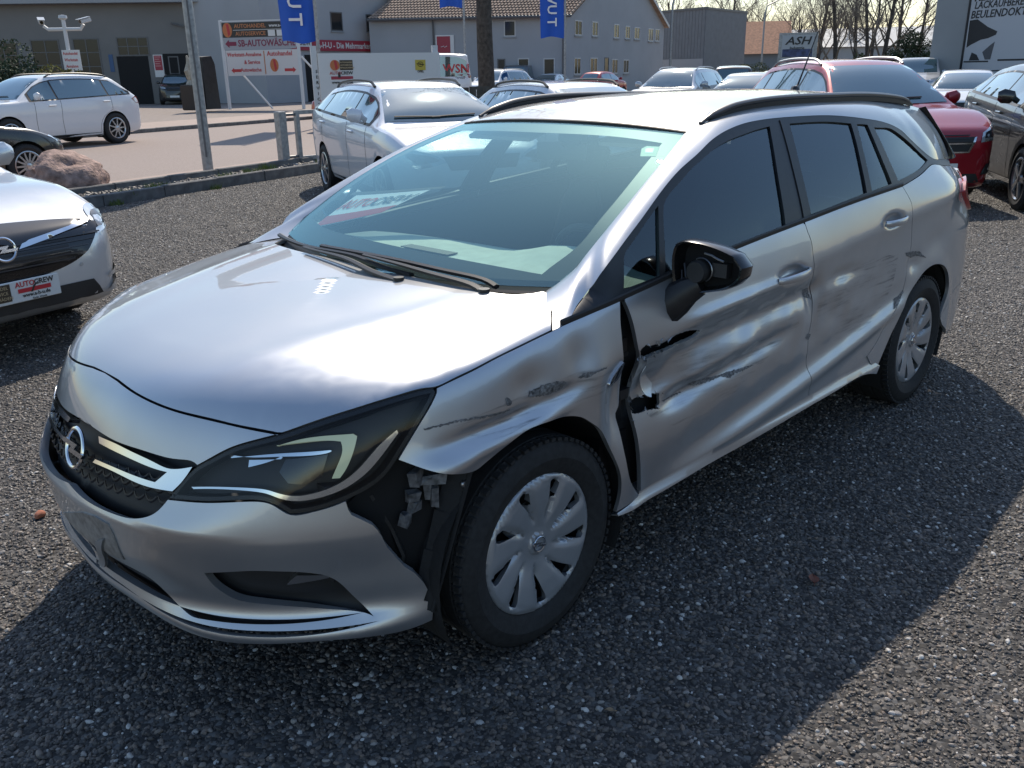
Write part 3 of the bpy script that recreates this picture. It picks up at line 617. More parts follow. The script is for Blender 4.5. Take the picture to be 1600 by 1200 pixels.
T = {
 'headlight': [(0.4216,0.6024),(0.4588,0.6498),(0.5002,0.6861),(0.5417,0.7074),(0.5959,0.7331),(0.666,0.7542),(0.7351,0.7709),(0.8053,0.7915),(0.8724,0.8106),(0.935,0.8259),(0.9922,0.8385),(1.0547,0.8489),(1.1139,0.8546),(1.1377,0.8541),(1.1428,0.8437),(1.1232,0.8208),(1.1001,0.7962),(1.0784,0.7724),(1.0575,0.7481),(1.0391,0.7263),(1.0209,0.7042),(0.9861,0.667),(0.936,0.6379),(0.8877,0.6203),(0.8478,0.6086),(0.8084,0.6008),(0.7588,0.5971),(0.7221,0.6187),(0.6748,0.6272),(0.56,0.6137),(0.4777,0.6059)],
 'grille_top': [(0.5002,0.6861),(0.4828,0.6928),(0.4409,0.6923),(0.3977,0.6913),(0.3012,0.6947),(0.1867,0.6953),(0.0781,0.701),(0.0093,0.7035),(-0.0504,0.7047)],
 'grille_bot': [(0.4216,0.6024),(0.4062,0.5835),(0.3865,0.5666),(0.3565,0.5533),(0.3142,0.5439),(0.2557,0.5403),(0.1695,0.5391),(0.0845,0.5415),(-0.0071,0.5514)],
 'shut': [(0.7298,0.772),(0.6232,0.781),(0.5442,0.7877),(0.4323,0.7947),(0.3319,0.8016),(0.2094,0.8116),(0.091,0.8214),(0.0001,0.8267)],
 'lowgrille_top': [(0.9379,0.2856),(0.9105,0.2986),(0.8498,0.2944),(0.7387,0.2902),(0.5861,0.2879),(0.4945,0.286),(0.4578,0.2853),(0.4296,0.2908),(0.3842,0.3078),(0.3425,0.3346),(0.3047,0.3628),(0.2336,0.3741),(0.1416,0.3797),(0.0198,0.3789)],
 'lip_bot': [(1.0888,0.2367),(1.002,0.2289),(0.8237,0.2444),(0.6485,0.2403),(0.4743,0.239),(0.3114,0.2317),(0.1462,0.2356)],
 'fog': [(0.5136,0.423),(0.5307,0.388),(0.5595,0.3638),(0.5879,0.3484),(0.6468,0.34),(0.7094,0.3335),(0.7693,0.3259),(0.8288,0.3154),(0.9105,0.2986),(0.935,0.2873),(0.9153,0.3115),(0.8899,0.3447),(0.868,0.3785),(0.8476,0.403),(0.8282,0.4172),(0.8086,0.4254),(0.7659,0.4354),(0.7242,0.4397),(0.6562,0.4421),(0.606,0.4375)],
 'torn': [(0.8906,0.6199),(0.8948,0.5986),(0.9012,0.5849),(0.9227,0.5704),(0.9487,0.551),(0.9586,0.5371),(0.9684,0.5172),(0.9814,0.4802),(1.0014,0.4468),(1.0233,0.4132),(1.049,0.3882),(1.0717,0.3538),(1.0814,0.33),(1.0694,0.3012),(1.0948,0.2888),(1.0888,0.2367)],
 'chrome': [(0.1019,0.6918),(0.1878,0.6924),(0.2489,0.6887),(0.3548,0.6779),(0.415,0.6702),(0.4863,0.6831),(0.4593,0.647),(0.4333,0.6223),(0.3915,0.6208),(0.3226,0.6212),(0.2131,0.6284),(0.1013,0.6266),(0.1105,0.6366),(0.209,0.6382),(0.3182,0.6351),(0.3726,0.6338),(0.395,0.6516),(0.408,0.662),(0.3582,0.6637),(0.2545,0.6715),(0.1127,0.6767)],
 'drl': [(0.7198,0.7439),(0.7851,0.7616),(0.8562,0.7719),(0.924,0.7746),(0.9369,0.766),(0.9287,0.7426),(0.9144,0.7109),(0.8981,0.6845),(0.8827,0.6662),(0.8553,0.6668),(0.8718,0.6979),(0.889,0.7348),(0.8879,0.7516),(0.8546,0.7539),(0.7847,0.7474),(0.7232,0.7384)],
 'hl_chrome': [(0.4785,0.6319),(0.5568,0.6416),(0.6874,0.649),(0.7226,0.6428),(0.7674,0.6348),(0.823,0.6409),(0.8794,0.6591),(0.9321,0.6933),(0.9814,0.7378),(1.0311,0.7699),(1.0342,0.7617),(0.9907,0.7173),(0.9474,0.6776),(0.8891,0.6443),(0.8274,0.627),(0.7665,0.6221),(0.7221,0.6316),(0.6873,0.6403),(0.5575,0.6361),(0.4868,0.6274)],
 'hl_bar': [(0.5843,0.7078),(0.6525,0.7184),(0.7482,0.7307),(0.8645,0.7395),(0.874,0.7345),(0.8633,0.727),(0.7481,0.7157),(0.6532,0.7076)],
 'hl_quad': [(0.6387,0.705),(0.742,0.7144),(0.7052,0.6993),(0.6365,0.6804)],
 'hl_lamp': [(0.748,0.7117),(0.8576,0.7246),(0.8366,0.6725),(0.8023,0.6575),(0.752,0.6582),(0.7296,0.6834)],
 'plate_tab': [(0.1382,0.4272),(0.1861,0.451),(0.1301,0.3698),(0.0637,0.3046),(0.0504,0.2997),(0.0209,0.3005),(0.1145,0.3919)],
 'plate_area': [(-0.0894,0.4309),(0.0956,0.4991),(0.1707,0.5126),(0.2248,0.5062),(0.2329,0.4693),(0.2434,0.4008),(0.1961,0.3971),(0.0935,0.3924),(0.0164,0.4009),(-0.0528,0.4139)],
 'fog_lamp': [(0.7497,0.4107),(0.8303,0.4062),(0.8353,0.397),(0.7527,0.387),(0.7199,0.3835),(0.7303,0.3953)],
 'emblem': [(0.0078,0.6391)],
 'hood_front': [(-0.7711,0.0021),(-0.7763,-0.0781),(-0.7773,-0.1821),(-0.7637,-0.2873),(-0.7406,-0.3705),(-0.7043,-0.459),(-0.6754,-0.5204),(-0.6287,-0.6036)],
 'hood_left': [(-0.6264,-0.6082),(-0.5801,-0.6509),(-0.533,-0.6895),(-0.4875,-0.7245),(-0.4432,-0.7538),(-0.3917,-0.7814),(-0.34,-0.8026),(-0.3117,-0.8141),(-0.2591,-0.823),(-0.2037,-0.8304),(-0.1419,-0.8353),(-0.0775,-0.8397),(-0.0076,-0.8434),(0.0665,-0.8458)],
 'hood_seam': [(0.0665,-0.8458),(0.0965,-0.8188),(0.1446,-0.7731),(0.2057,-0.7107),(0.248,-0.6624)],
 'hood_rear': [(0.248,-0.6624),(0.2193,-0.6686),(0.1711,-0.6486),(0.1212,-0.5952),(0.1028,-0.4809),(0.0944,-0.3481),(0.0982,-0.1584),(0.1042,0.0006)],
 'hoodedge': [(-0.3263,0.853),(-0.2705,0.8642),(-0.2121,0.875),(-0.1475,0.8877),(-0.0807,0.8987),(-0.009,0.9093),(0.0656,0.9197)],
 'hl_right': [(-0.3294,0.8437),(-0.349,0.8208),(-0.3721,0.7962),(-0.3938,0.7724),(-0.4147,0.7481),(-0.4331,0.7263),(-0.4513,0.7042)],
 'fender_bot': [(-0.4513,0.7042),(-0.4223,0.6894),(-0.3957,0.676),(-0.3551,0.6589),(-0.3125,0.6454),(-0.2566,0.6342),(-0.2293,0.6405),(-0.1948,0.6534),(-0.1305,0.6805),(-0.0606,0.6959),(0.0129,0.6948),(0.0599,0.6887),(0.1084,0.6768),(0.1427,0.6612),(0.17,0.6418),(0.2258,0.5955),(0.274,0.5258),(0.3129,0.4511),(0.3249,0.39),(0.3167,0.3368),(0.3041,0.3066)],
 'fender_rear': [(0.3443,0.9464),(0.3298,0.8996),(0.3252,0.8647),(0.3239,0.8105),(0.3393,0.7484),(0.3539,0.6846),(0.3473,0.6324),(0.331,0.6153),(0.335,0.5705),(0.341,0.5083),(0.3504,0.4536),(0.368,0.3905),(0.4186,0.3231)],
 'belt': [(0.1052,0.9256),(0.211,0.9369),(0.3435,0.95),(0.5179,0.9673),(0.7123,0.9876),(0.9197,1.0049),(1.161,1.0222),(1.4164,1.0385),(1.681,1.0565),(1.9534,1.0714),(2.1319,1.079),(2.2659,1.0842)],
 'belt2': [(2.2659,1.0842),(2.3871,1.0964),(2.4995,1.1074),(2.6178,1.1214),(2.7444,1.1329),(2.8708,1.1197),(3.2214,1.086)],
 'dlo_top': [(0.1052,0.9256),(0.1882,0.9544),(0.2683,0.987),(0.3095,1.0267),(0.3703,1.0599),(0.4574,1.1006),(0.5484,1.1414),(0.638,1.1827),(0.7318,1.2239),(0.8441,1.2661),(0.9643,1.3024),(1.0567,1.3327),(1.15,1.3562),(1.2337,1.3708),(1.324,1.3815),(1.4331,1.3875),(1.5421,1.3895),(1.6982,1.3887),(1.8842,1.3846),(2.0493,1.3729),(2.2212,1.3554),(2.3512,1.3391),(2.473,1.3146),(2.5578,1.2858),(2.6149,1.2524),(2.7217,1.1982),(2.8001,1.159),(2.9586,1.1379),(3.3825,1.1071)],
 'door_front': [(0.3632,0.9449),(0.3711,0.9203),(0.3806,0.8752),(0.3856,0.8376),(0.3938,0.7985),(0.4114,0.7581),(0.4168,0.7081),(0.4084,0.6617),(0.4011,0.6251),(0.4103,0.5361),(0.4173,0.4713),(0.4231,0.4121),(0.4262,0.3331)],
 'gapB': [(1.4164,1.0385),(1.4234,1.0042),(1.4386,0.9639),(1.4441,0.8896),(1.5071,0.7785),(1.5155,0.695),(1.4992,0.6179),(1.4935,0.5552),(1.5001,0.4606),(1.5275,0.3455)],
 'gapR': [(2.2659,1.0842),(2.2998,1.0418),(2.3229,0.9998),(2.3264,0.9537),(2.352,0.9058),(2.386,0.7966),(2.3779,0.6917),(2.3431,0.6052),(2.2184,0.5242),(2.1395,0.4428),(2.0444,0.3892)],
 'door_bot': [(0.4262,0.3331),(0.6666,0.3383),(0.9252,0.3504),(1.2012,0.3457),(1.5275,0.3455),(1.7795,0.358),(1.973,0.3747),(2.0444,0.3892)],
 'frame_seam': [(1.4124,1.0324),(1.4625,1.2034),(1.5448,1.3804)],
 'sill_bot': [(0.3046,0.2956),(0.531,0.2937),(0.7848,0.3003),(1.1246,0.2993),(1.5245,0.306),(1.7901,0.3104),(2.0008,0.3129),(2.1462,0.2818)],
 'arch_r': [(2.1462,0.2818),(2.1733,0.3171),(2.2285,0.388),(2.2715,0.4473),(2.3222,0.5023),(2.3618,0.5631),(2.4337,0.6135),(2.4977,0.6465),(2.5665,0.6734),(2.6435,0.6846),(2.7215,0.681),(2.8224,0.6582),(2.9002,0.6198),(2.9491,0.5698),(2.9687,0.5145),(2.951,0.4521),(2.928,0.3939)],
 'glass_quarter': [(0.376,0.9759),(0.4006,1.0192),(0.4256,1.0593),(0.4654,1.082),(0.5291,1.1132),(0.5956,1.1452),(0.6584,1.1733),(0.6145,1.1067),(0.5749,1.0388),(0.5466,0.9864),(0.4501,0.9798)],
 'glass_front': [(0.5767,0.991),(0.6182,1.0696),(0.6701,1.1555),(0.7159,1.1918),(0.7943,1.2223),(0.8909,1.2586),(0.985,1.2872),(1.0723,1.3115),(1.1744,1.3321),(1.2869,1.3469),(1.3789,1.3572),(1.4607,1.3631),(1.4139,1.2944),(1.3516,1.1908),(1.2892,1.0382),(1.1653,1.0279),(0.9618,1.0131),(0.7765,0.9993)],
 'glass_rear': [(1.6,1.3666),(1.727,1.3653),(1.8575,1.3618),(1.95,1.3552),(2.0438,1.346),(2.014,1.2813),(1.9756,1.1986),(1.9376,1.0901),(1.7431,1.0757),(1.587,1.0643),(1.4778,1.0559),(1.5031,1.1557),(1.5455,1.2638)],
 'glass_fixed': [(2.089,1.3414),(2.14,1.339),(2.1849,1.3343),(2.1761,1.2767),(2.1717,1.2039),(2.1764,1.1026),(2.0727,1.0971),(1.9823,1.0907),(2.0112,1.1837),(2.0484,1.267)],
 'glass_load': [(2.2353,1.3216),(2.3304,1.3154),(2.4162,1.3069),(2.5204,1.269),(2.6078,1.2282),(2.6758,1.1877),(2.7243,1.1538),(2.5745,1.1331),(2.4201,1.1196),(2.247,1.1064),(2.2412,1.1784),(2.2355,1.2578)],
 'slit': [(0.3999,0.7963),(0.4187,0.8036),(0.456,0.7998),(0.5221,0.7926),(0.5607,0.8001),(0.6075,0.8052),(0.6431,0.8031),(0.6805,0.7989),(0.7129,0.7899),(0.7319,0.7813),(0.7223,0.7706),(0.6983,0.764),(0.6488,0.7606),(0.6004,0.7572),(0.5521,0.7583),(0.4981,0.7603),(0.4653,0.7601),(0.4393,0.7609),(0.4185,0.7673)],
 'hole': [(0.3977,0.6301),(0.4358,0.6296),(0.4748,0.6271),(0.5146,0.6224),(0.5554,0.6154),(0.5537,0.5884),(0.5378,0.5706),(0.5039,0.5771),(0.4773,0.5806),(0.4381,0.5836),(0.4057,0.591)],
 'scr1': [(0.7043,0.6036),(0.7308,0.6086),(0.7863,0.6023),(0.8216,0.5997),(0.8721,0.595),(0.9308,0.5943),(1.0145,0.5903),(1.0857,0.5839),(1.0546,0.5804),(0.9622,0.5804),(0.9329,0.5744),(0.8872,0.5886),(0.8299,0.5869),(0.7878,0.5856),(0.7322,0.5922)],
 'scr2': [(-0.0445,0.7851),(0.0036,0.7921),(0.0479,0.7927),(0.0825,0.7824),(0.0868,0.7716),(0.0622,0.7615),(0.0173,0.762),(-0.0174,0.7645),(-0.0492,0.7687)],
 'scr3': [(0.1326,0.7801),(0.1522,0.7899),(0.1946,0.7872),(0.2437,0.7891),(0.2386,0.7849),(0.1943,0.7819),(0.1576,0.774)],
 'scr4': [(1.4386,0.781),(1.471,0.784),(1.496,0.7813),(1.5152,0.7324),(1.4939,0.7437),(1.4605,0.7518)],
 'scr5': [(0.5656,0.586),(0.6266,0.5872),(0.6791,0.5848),(0.6848,0.5808),(0.6336,0.5805),(0.576,0.5808)],
 'scr6': [(-0.1377,0.7902),(-0.1256,0.7906),(-0.117,0.7771),(-0.1222,0.7688),(-0.1326,0.77)],
 'scr7': [(-0.3789,0.7678),(-0.2853,0.7704),(-0.1998,0.7625),(-0.1222,0.7565),(-0.1209,0.7536),(-0.1929,0.7571),(-0.2826,0.7649),(-0.3763,0.7632)],
 'scr8': [(-0.6012,0.5598),(-0.5842,0.5666),(-0.5562,0.5703),(-0.5295,0.555),(-0.552,0.5539),(-0.5793,0.5581)],
 'scr9': [(2.2733,0.5988),(2.3086,0.6043),(2.3546,0.6236),(2.3597,0.6135),(2.3122,0.5869),(2.273,0.5602),(2.2485,0.5588)],
 'scr10': [(2.328,0.7942),(2.4024,0.7889),(2.4976,0.7747),(2.5803,0.7326),(2.4722,0.7584),(2.4127,0.7581),(2.348,0.7773)],
 'badge': [(0.2628,0.7273),(0.2681,0.7337),(0.323,0.7786),(0.3296,0.7757),(0.3278,0.7275),(0.3172,0.7164),(0.2876,0.7087),(0.272,0.713)],
 'handleF': [(1.1806,0.8661),(1.2941,0.8696),(1.4046,0.8722)],
 'handleR': [(2.0488,0.9556),(2.1539,0.9558),(2.2444,0.9582)],
 'scr_gapB': [(1.4625,0.5963),(1.4881,0.6092),(1.5147,0.5988),(1.4941,0.5799)],
 'ws_frit': [(0.0888,0.4492),(0.0982,0.1935),(0.0943,-0.0778),(0.0799,-0.2963),(0.0588,-0.4579),(0.0365,-0.573)],
 'ws_frit_side': [(0.0365,-0.573),(0.0797,-0.5815),(0.1788,-0.6053),(0.3028,-0.6066),(0.4404,-0.6049),(0.5976,-0.6007),(0.7815,-0.5953),(0.8852,-0.5904)],
 'ws_frit_top': [(0.8852,-0.5904),(0.8999,-0.4382),(0.9005,-0.2592),(0.8938,-0.03),(0.8935,0.158),(0.8957,0.4235)],
 'sheet': [(0.066,0.5152),(0.2443,0.2263),(0.4197,0.1286),(0.3059,0.4933)],
 'sticker': [(0.8195,-0.5353),(0.8447,-0.5449),(0.8499,-0.5936),(0.7681,-0.6099),(0.7575,-0.557)],
 'wiper1': [(-0.0105,0.2825),(0.0057,0.0937),(0.0068,-0.1503),(-0.0097,-0.3101),(-0.0354,-0.4511),(-0.065,-0.5048)],
 'wiper2': [(-0.0687,0.624),(-0.0297,0.2947),(-0.0112,0.0764),(-0.0309,-0.0695),(-0.0465,-0.2128)],
}
# ================================================================ the damaged estate car
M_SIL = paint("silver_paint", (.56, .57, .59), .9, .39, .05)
M_BLK = mat("black_plastic", (.018, .018, .019), .55)
M_TRIM = mat("trim_black", (.014, .014, .016), .42, noise=(40, .2))
M_GLOSS = mat("gloss_black", (.008, .008, .009), .12, coat=.6)
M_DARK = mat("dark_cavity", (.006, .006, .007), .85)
M_CHR = mat("chrome", (.78, .79, .81), .12, 1.0)
M_ALU = mat("brushed_aluminium", (.45, .46, .48), .35, 1.0)
M_CAP = paint("hubcap_silver", (.40, .415, .44), .55, .42, .1)
M_TYRE = mat("tyre_rubber", (.017, .017, .018), .78, noise=(60, .35), bump=(160, .25, .002))
M_STEEL = mat("black_steel", (.012, .012, .013), .6)
M_WS = glass("windscreen_glass", (.80, .97, .91), 2.3, 0, (.52, .92, 1), .10)
M_SG = glass("tinted_side_glass", (.26, .33, .34), 1.85, 0, (.85, .95, 1))
M_LENS = glass("headlamp_lens", (.93, .95, .96), 1.36)
M_BARE = mat("torn_metal", (.42, .42, .43), .45, .85, noise=(90, .5), bump=(120, .5, .004))
M_SCR = mat("scraped_paint", (.17, .165, .165), .7, .25, noise=(120, .75, 8), bump=(200, .5, .002))
M_RED = mat("red_lens", (.42, .018, .024), .2, coat=.6)
M_DASH = mat("dashboard_plastic", (.62, .66, .58), .75, noise=(15, .1), bump=(400, .2, .001))
M_SEAT = mat("seat_fabric", (.03, .03, .033), .9, noise=(200, .3))
M_HLB = mat("headlamp_black", (.006, .006, .007), .5)
M_DRL = mat("light_guide", (.46, .52, .36), .2, emit=(.80, .9, .62, .10))
M_STK = mat("sticker_green", (.42, .62, .42), .6)
M_WHT = mat("white_print", (.78, .78, .78), .5)

def scuff_mat():
    if 'scuffed_paint' in MATS: return MATS['scuffed_paint']
    m = bpy.data.materials.new('scuffed_paint'); m.use_nodes = True; nt = m.node_tree; b = nt.nodes['Principled BSDF']; b.inputs['Base Color'].default_value = (.10, .10, .105, 1); b.inputs['Roughness'].default_value = .6; b.inputs['Metallic'].default_value = .3
    tc = node(nt, 'ShaderNodeTexCoord'); mp = node(nt, 'ShaderNodeMapping'); mp.inputs['Scale'].default_value = (1.6, 2, 26); mp.inputs['Rotation'].default_value = (0, -.09, 0); n = node(nt, 'ShaderNodeTexNoise', i_Scale=3.0, i_Detail=9, i_Roughness=.68); n2 = node(nt, 'ShaderNodeTexNoise', i_Scale=5, i_Detail=4)
    r = node(nt, 'ShaderNodeMapRange'); r.inputs[1].default_value = .50; r.inputs[2].default_value = .74; r.inputs[3].default_value = 0; r.inputs[4].default_value = .62; r2 = node(nt, 'ShaderNodeMapRange'); r2.inputs[1].default_value = .40; r2.inputs[2].default_value = .62; mu = node(nt, 'ShaderNodeMath', operation='MULTIPLY')
    L = nt.links.new; L(tc.outputs['Object'], mp.inputs[0]); L(mp.outputs[0], n.inputs[0]); L(tc.outputs['Object'], n2.inputs[0]); L(n.outputs[0], r.inputs[0]); L(n2.outputs[0], r2.inputs[0]); L(r.outputs[0], mu.inputs[0]); L(r2.outputs[0], mu.inputs[1]); L(mu.outputs[0], b.inputs['Alpha'])
    MATS['scuffed_paint'] = m; return m
def make_main():
    car = thing('damaged_car', 'silver estate car with torn left door and missing wing corner, parked across the foreground', 'car')
    FB = lambda p, z, lift=0.0: B(p, z, True, lift)
    FU = lambda p, z, lift=0.0: B(p, z, False, lift)
    FF = lambda q, z, lift=0.0: FR(q, z, lift)
    A = lambda k: np.array(T[k])
    mir = lambda C: np.asarray(C)*[-1, 1]
    st = .012
    # --- bonnet (whole, mirrored from the left half)
    hf = csp(np.r_[A('hood_front'), []] if False else A('hood_front')[1:], st)            # centre -> left
    hf = np.r_[[[hf[0][0], 0]], hf]
    hl_ = csp(np.r_[A('hood_front')[-1:], A('hood_left')], st); hs = csp(A('hood_seam'), st)
    hr = A('hood_rear')[:-1]; hr = csp(np.r_[hr, [[.098, 0]]], st)
    half = join(hf, hl_, hs, hr)
    full = np.r_[half, (half*[1, -1])[::-1][1:-1]] if abs(half[0][1]) < 1e-6 else half
    panel('bonnet', HD, full, M_SIL, car, res=.022, gap=.0022, flange=.015)
    for s in (1, -1): mb = MB(); mb.tube(HD(*csp(A('hood_seam'), .01).T, lift=.0005)*[1, s, 1], .0024, 5); mb.obj('bonnet_gap', M_DARK, car)
    panel('bonnet_underside', lambda x, y, lift=0.0: HD(x, y, lift), full, M_DARK, car, res=.08, lift=-.03, gap=.004, flange=0)
    # --- nose panel between bonnet and grille
    sh = csp(A('shut')[:-1], st); gt = csp(A('grille_top'), st); hlo = A('headlight')
    sh = np.r_[sh, [[0, A('shut')[-2][1]+.003]]]; gt = np.r_[gt, [[0, A('grille_top')[-1][1]+.002]]]
    hl_top = csp(hlo[2:7], st)                                     # grille corner .. shut line start
    nh = join(gt[::-1], hl_top, sh)
    nose = np.r_[nh, mir(nh)[::-1][1:-1]]
    panel('nose_panel', FF, nose, M_SIL, car, res=.018, gap=.0022, flange=.02)
    # --- front bumper
    gb = csp(A('grille_bot'), st); gb = np.r_[gb[:-1], [[0, A('grille_bot')[-1][1]]]]
    hb = csp(np.r_[hlo[23:31], A('grille_bot')[:1]], st)           # headlamp lower edge back to the grille
    torn = A('torn'); lip = np.r_[csp(A('lip_bot')[:-2], st), [[.30, .250], [.12, .246], [0, .245]]]
    bl = join(gb[::-1], hb[::-1], torn, lip)
    bl = bl[np.abs(bl[:, 0]) > 1e-4]
    br = bl.copy(); i0 = 0
    # undamaged right corner: runs on to the wheel arch
    k0 = int(np.argmin(np.linalg.norm(bl-torn[0], axis=1))); k1 = int(np.argmin(np.linalg.norm(bl-torn[-1], axis=1)))
    rc = csp([torn[0], (1.03, .705), (1.045, .60), (1.085, .47), (1.12, .33), (1.115, .24)], st)
    br = np.concatenate([bl[:k0], rc, bl[k1+1:]])
    lg = np.r_[csp(A('lowgrille_top')[1:], st), [[0, .428]]]; lgb = csp([(0, .284), (.2, .278), (.45, .266), (.75, .264), (.948, .276)], st)
    lgh = join(lg, lgb); lgh = lgh[np.abs(lgh[:, 0]) > 1e-4]
    fog = smooth_poly(A('fog'), st, 30)
    def ring(h): return np.r_[h, mir(h)[::-1]]
    bump_poly = np.concatenate([bl, mir(br)[::-1]])
    panel('front_bumper', FF, bump_poly, M_SIL, car, res=.014, gap=.0015, flange=.022, holes=[ring(lgh), fog, mir(fog)], hole_flange=.022)
    # grille, lower grille and fog recesses
    gp = np.concatenate([np.r_[gt, [[A('grille_bot')[0][0], A('grille_bot')[0][1]]]], gb[1:-1]]); gp = gp[np.abs(gp[:, 0]) > 1e-4]
    o = inset(ring(np.concatenate([gt[:-1][::-1], gb[:-1]])), -.028)
    gr = panel('grille', FF, o, M_BLK, car, res=.03, lift=-.045, flange=0)
    lo = panel('lower_grille', FF, inset(ring(lgh), -.022), M_BLK, car, res=.03, lift=-.05, flange=0)
    for k in range(4):
        z0 = .312+.026*k; n = 40; q = np.linspace(-.40+.06*k, .40-.06*k, n); mb = MB(); mb.tube(FF(q, np.full(n, z0), lift=-.030), .006, 6, flat=(1, .5)); mb.obj('grille_slat', M_TRIM, lo)
    # honeycomb cells of the grille
    tp = lambda q: np.interp(q, gt[::-1, 0], gt[::-1, 1]); bt = lambda q: np.interp(q, gb[::-1, 0], gb[::-1, 1])
    fin = []
    for r in range(7):
        zr = .580+.0235*r
        for k in range(-10, 11):
            qc = (k+.5*(r % 2))*.044
            if abs(qc) > .44: continue
            zz = zr+.10*max(0, abs(qc)-.05)*.35
            if not (bt(abs(qc))+.008 < zz < min(tp(abs(qc))-.052-.02*(abs(qc) < .1), .72)): continue
            t = np.linspace(-1, 1, 9); pts = FF(qc+.021*t, zz-.009+.013*t*t, lift=-.016+.008*np.abs(t)*0); mb = MB(); mb.tube(pts, [.0022+.0018*(1-abs(a)) for a in t], 5, flat=(1.6, .8))
            mb.obj('grille_fin', M_TRIM, gr)
    for s in (1, -1):
        cp = smooth_poly(A('chrome'), st, 30)
        panel('grille_chrome', FF, cp if s == 1 else mir(cp), M_CHR, car, res=.016, lift=.002, flange=.03)
    # emblem: ring with a lightning bolt
    e = A('emblem')[0]; c0 = FF([0], [e[1]], lift=.004)[0]; nn = np.array([-.95, 0, .30]); Mx = frame(c0, (0, -1, 0), nn)
    mb = MB(); mb.tube([(Mx @ Vector((.052*math.cos(a), .052*math.sin(a), .006))) for a in np.linspace(0, 2*math.pi, 41)], .0062, 8, flat=(.8, 1), cap=False)
    em = mb.obj('emblem_ring', M_CHR, car)
    mb = MB(); mb.prism([(-.061, .015), (.026, .015), (.008, -.002), (.070, -.002), (.058, -.015), (-.028, -.015), (-.010, .002), (-.073, .002)], .003, .013, Mx); mb.obj('emblem_bolt', M_CHR, em, smooth=False)
    # --- fog recess parts
    for s in (1, -1):
        fg = fog if s == 1 else mir(fog)
        fb = panel('fog_surround', FF, inset(fg, -.024), M_BLK, car, res=.03, lift=-.04, flange=0)
        fl = smooth_poly(A('fog_lamp'), .008, 30); fl = fl if s == 1 else mir(fl)
        panel('fog_lamp', FF, fl, M_ALU, fb, res=.012, lift=-.022, flange=.02)
    # plate bracket and its scraped tab
    panel('plate_bracket', FF, A('plate_area'), mat('plate_residue', (.29, .285, .28), .5, .4, noise=(45, .35, 10), bump=(70, .25, .002)), car, res=.012, lift=.0035, flange=.004)
    tab = A('plate_tab')
    pt = panel('plate_tab', FF, tab, mat('tab_plastic', (.23, .23, .24), .45), car, res=.012, lift=.010, flange=.006)
    # --- headlamps
    for s in (1, -1):
        f = (lambda C: C) if s == 1 else mir
        ho = smooth_poly(hlo, st, 30)
        hlb = panel('headlamp', FF, f(inset(ho, .001)), M_HLB, car, res=.03, lift=-.045, flange=0)
        hw = panel('headlamp_rim', FF, f(inset(ho, .0015)), M_HLB, hlb, res=.03, lift=-.002, holes=[f(inset(ho, .011))], flange=.05, hole_flange=.045)
        for nm, m, lf, key in (('light_guide', M_DRL, -.016, 'drl'), ('chrome_trim', M_CHR, -.014, 'hl_chrome'), ('chrome_trim', M_CHR, -.020, 'hl_bar'), ('reflector', M_CHR, -.030, 'hl_quad'), ('projector_lens', M_GLOSS, -.026, 'hl_lamp')):
            panel(nm, FF, f(inset(smooth_poly(A(key), .008, 32), .004 if key in ('drl', 'hl_quad', 'hl_bar') else .0005)), m, hlb, res=.012, lift=lf, flange=.012)
        panel('headlamp_cover', FF, f(inset(ho, .0035)), M_LENS, hlb, res=.02, lift=.0, flange=.0)
    # --- left front wing
    he = csp(A('hoodedge'), st); bf = csp(A('belt')[:3], st); be = np.array([A('fender_rear')[0]])
    hr_ = csp(A('hl_right'), st); fbm = csp(A('fender_bot'), st); frr = csp(A('fender_rear'), st)
    wing = join(he, bf, frr, fbm[::-1], hr_[::-1])
    panel('front_wing', FB, wing, M_SIL, car, 'dented front wing with scraped paint', res=.011, gap=.0015, flange=.014)
    # right wing, doors and quarter: the same lines without the damage
    ga = lambda: None
    gapF = csp([(.341, .951), (.375, .80), (.425, .60), (.445, .45), (.44, .318)], st)
    arc = lambda cx, a0, a1, r=.362: np.array([(cx+r*math.cos(t), .316+r*math.sin(t)) for t in np.linspace(a0, a1, 40)])
    rw = join(he, bf, gapF, arc(0, R(-3), R(160)), csp([(-.345, .44), (-.40, .58), A('hl_right')[-1]], st), hr_[::-1])
    panel('front_wing', FU, rw, M_SIL, car, res=.03, gap=.0015, flange=.014, mirror=True)
    # --- doors
    belt = csp(A('belt'), st)
    iB = int(np.argmin(np.linalg.norm(belt-A('gapB')[0], axis=1)))
    dfr = csp(A('door_front'), st); i0 = int(np.argmin(np.linalg.norm(belt-(A('door_front')[0]+[0, .004]), axis=1)))
    gB = csp(A('gapB'), st); gR = csp(A('gapR'), st); db = A('door_bot'); kB = 4
    dbF = csp(np.r_[db[:kB], A('gapB')[-1:]], st); dbR = csp(np.r_[A('gapB')[-1:], db[kB+1:]], st)
    slit = smooth_poly(A('slit'), .008, 50); hole = smooth_poly(A('hole'), .008, 50)
    jr = np.random.default_rng(3)
    slit = slit+jr.normal(0, .0012, slit.shape); hole = hole+jr.normal(0, .0014, hole.shape)
    door = join(belt[i0:iB+1], gB, dbF[::-1], dfr[::-1])
    dF = panel('front_door', FB, door, M_SIL, car, 'torn and dented front door', res=.0105, gap=.0018, flange=.014, holes=[slit, hole], hole_flange=.010)
    rdoor = join(belt[iB:], gR, dbR[::-1], gB[::-1])
    dR = panel('rear_door', FB, rdoor, M_SIL, car, 'scuffed rear door', res=.0115, gap=.0018, flange=.014)
    gBr = csp([A('gapB')[0], (1.435, .96), (1.475, .82), (1.50, .65), (1.515, .48), A('gapB')[-1]], st)
    fd = join(belt[int(np.argmin(np.linalg.norm(belt-gapF[0], axis=1))):iB+1], gBr, dbF[::-1], gapF[::-1][1:])
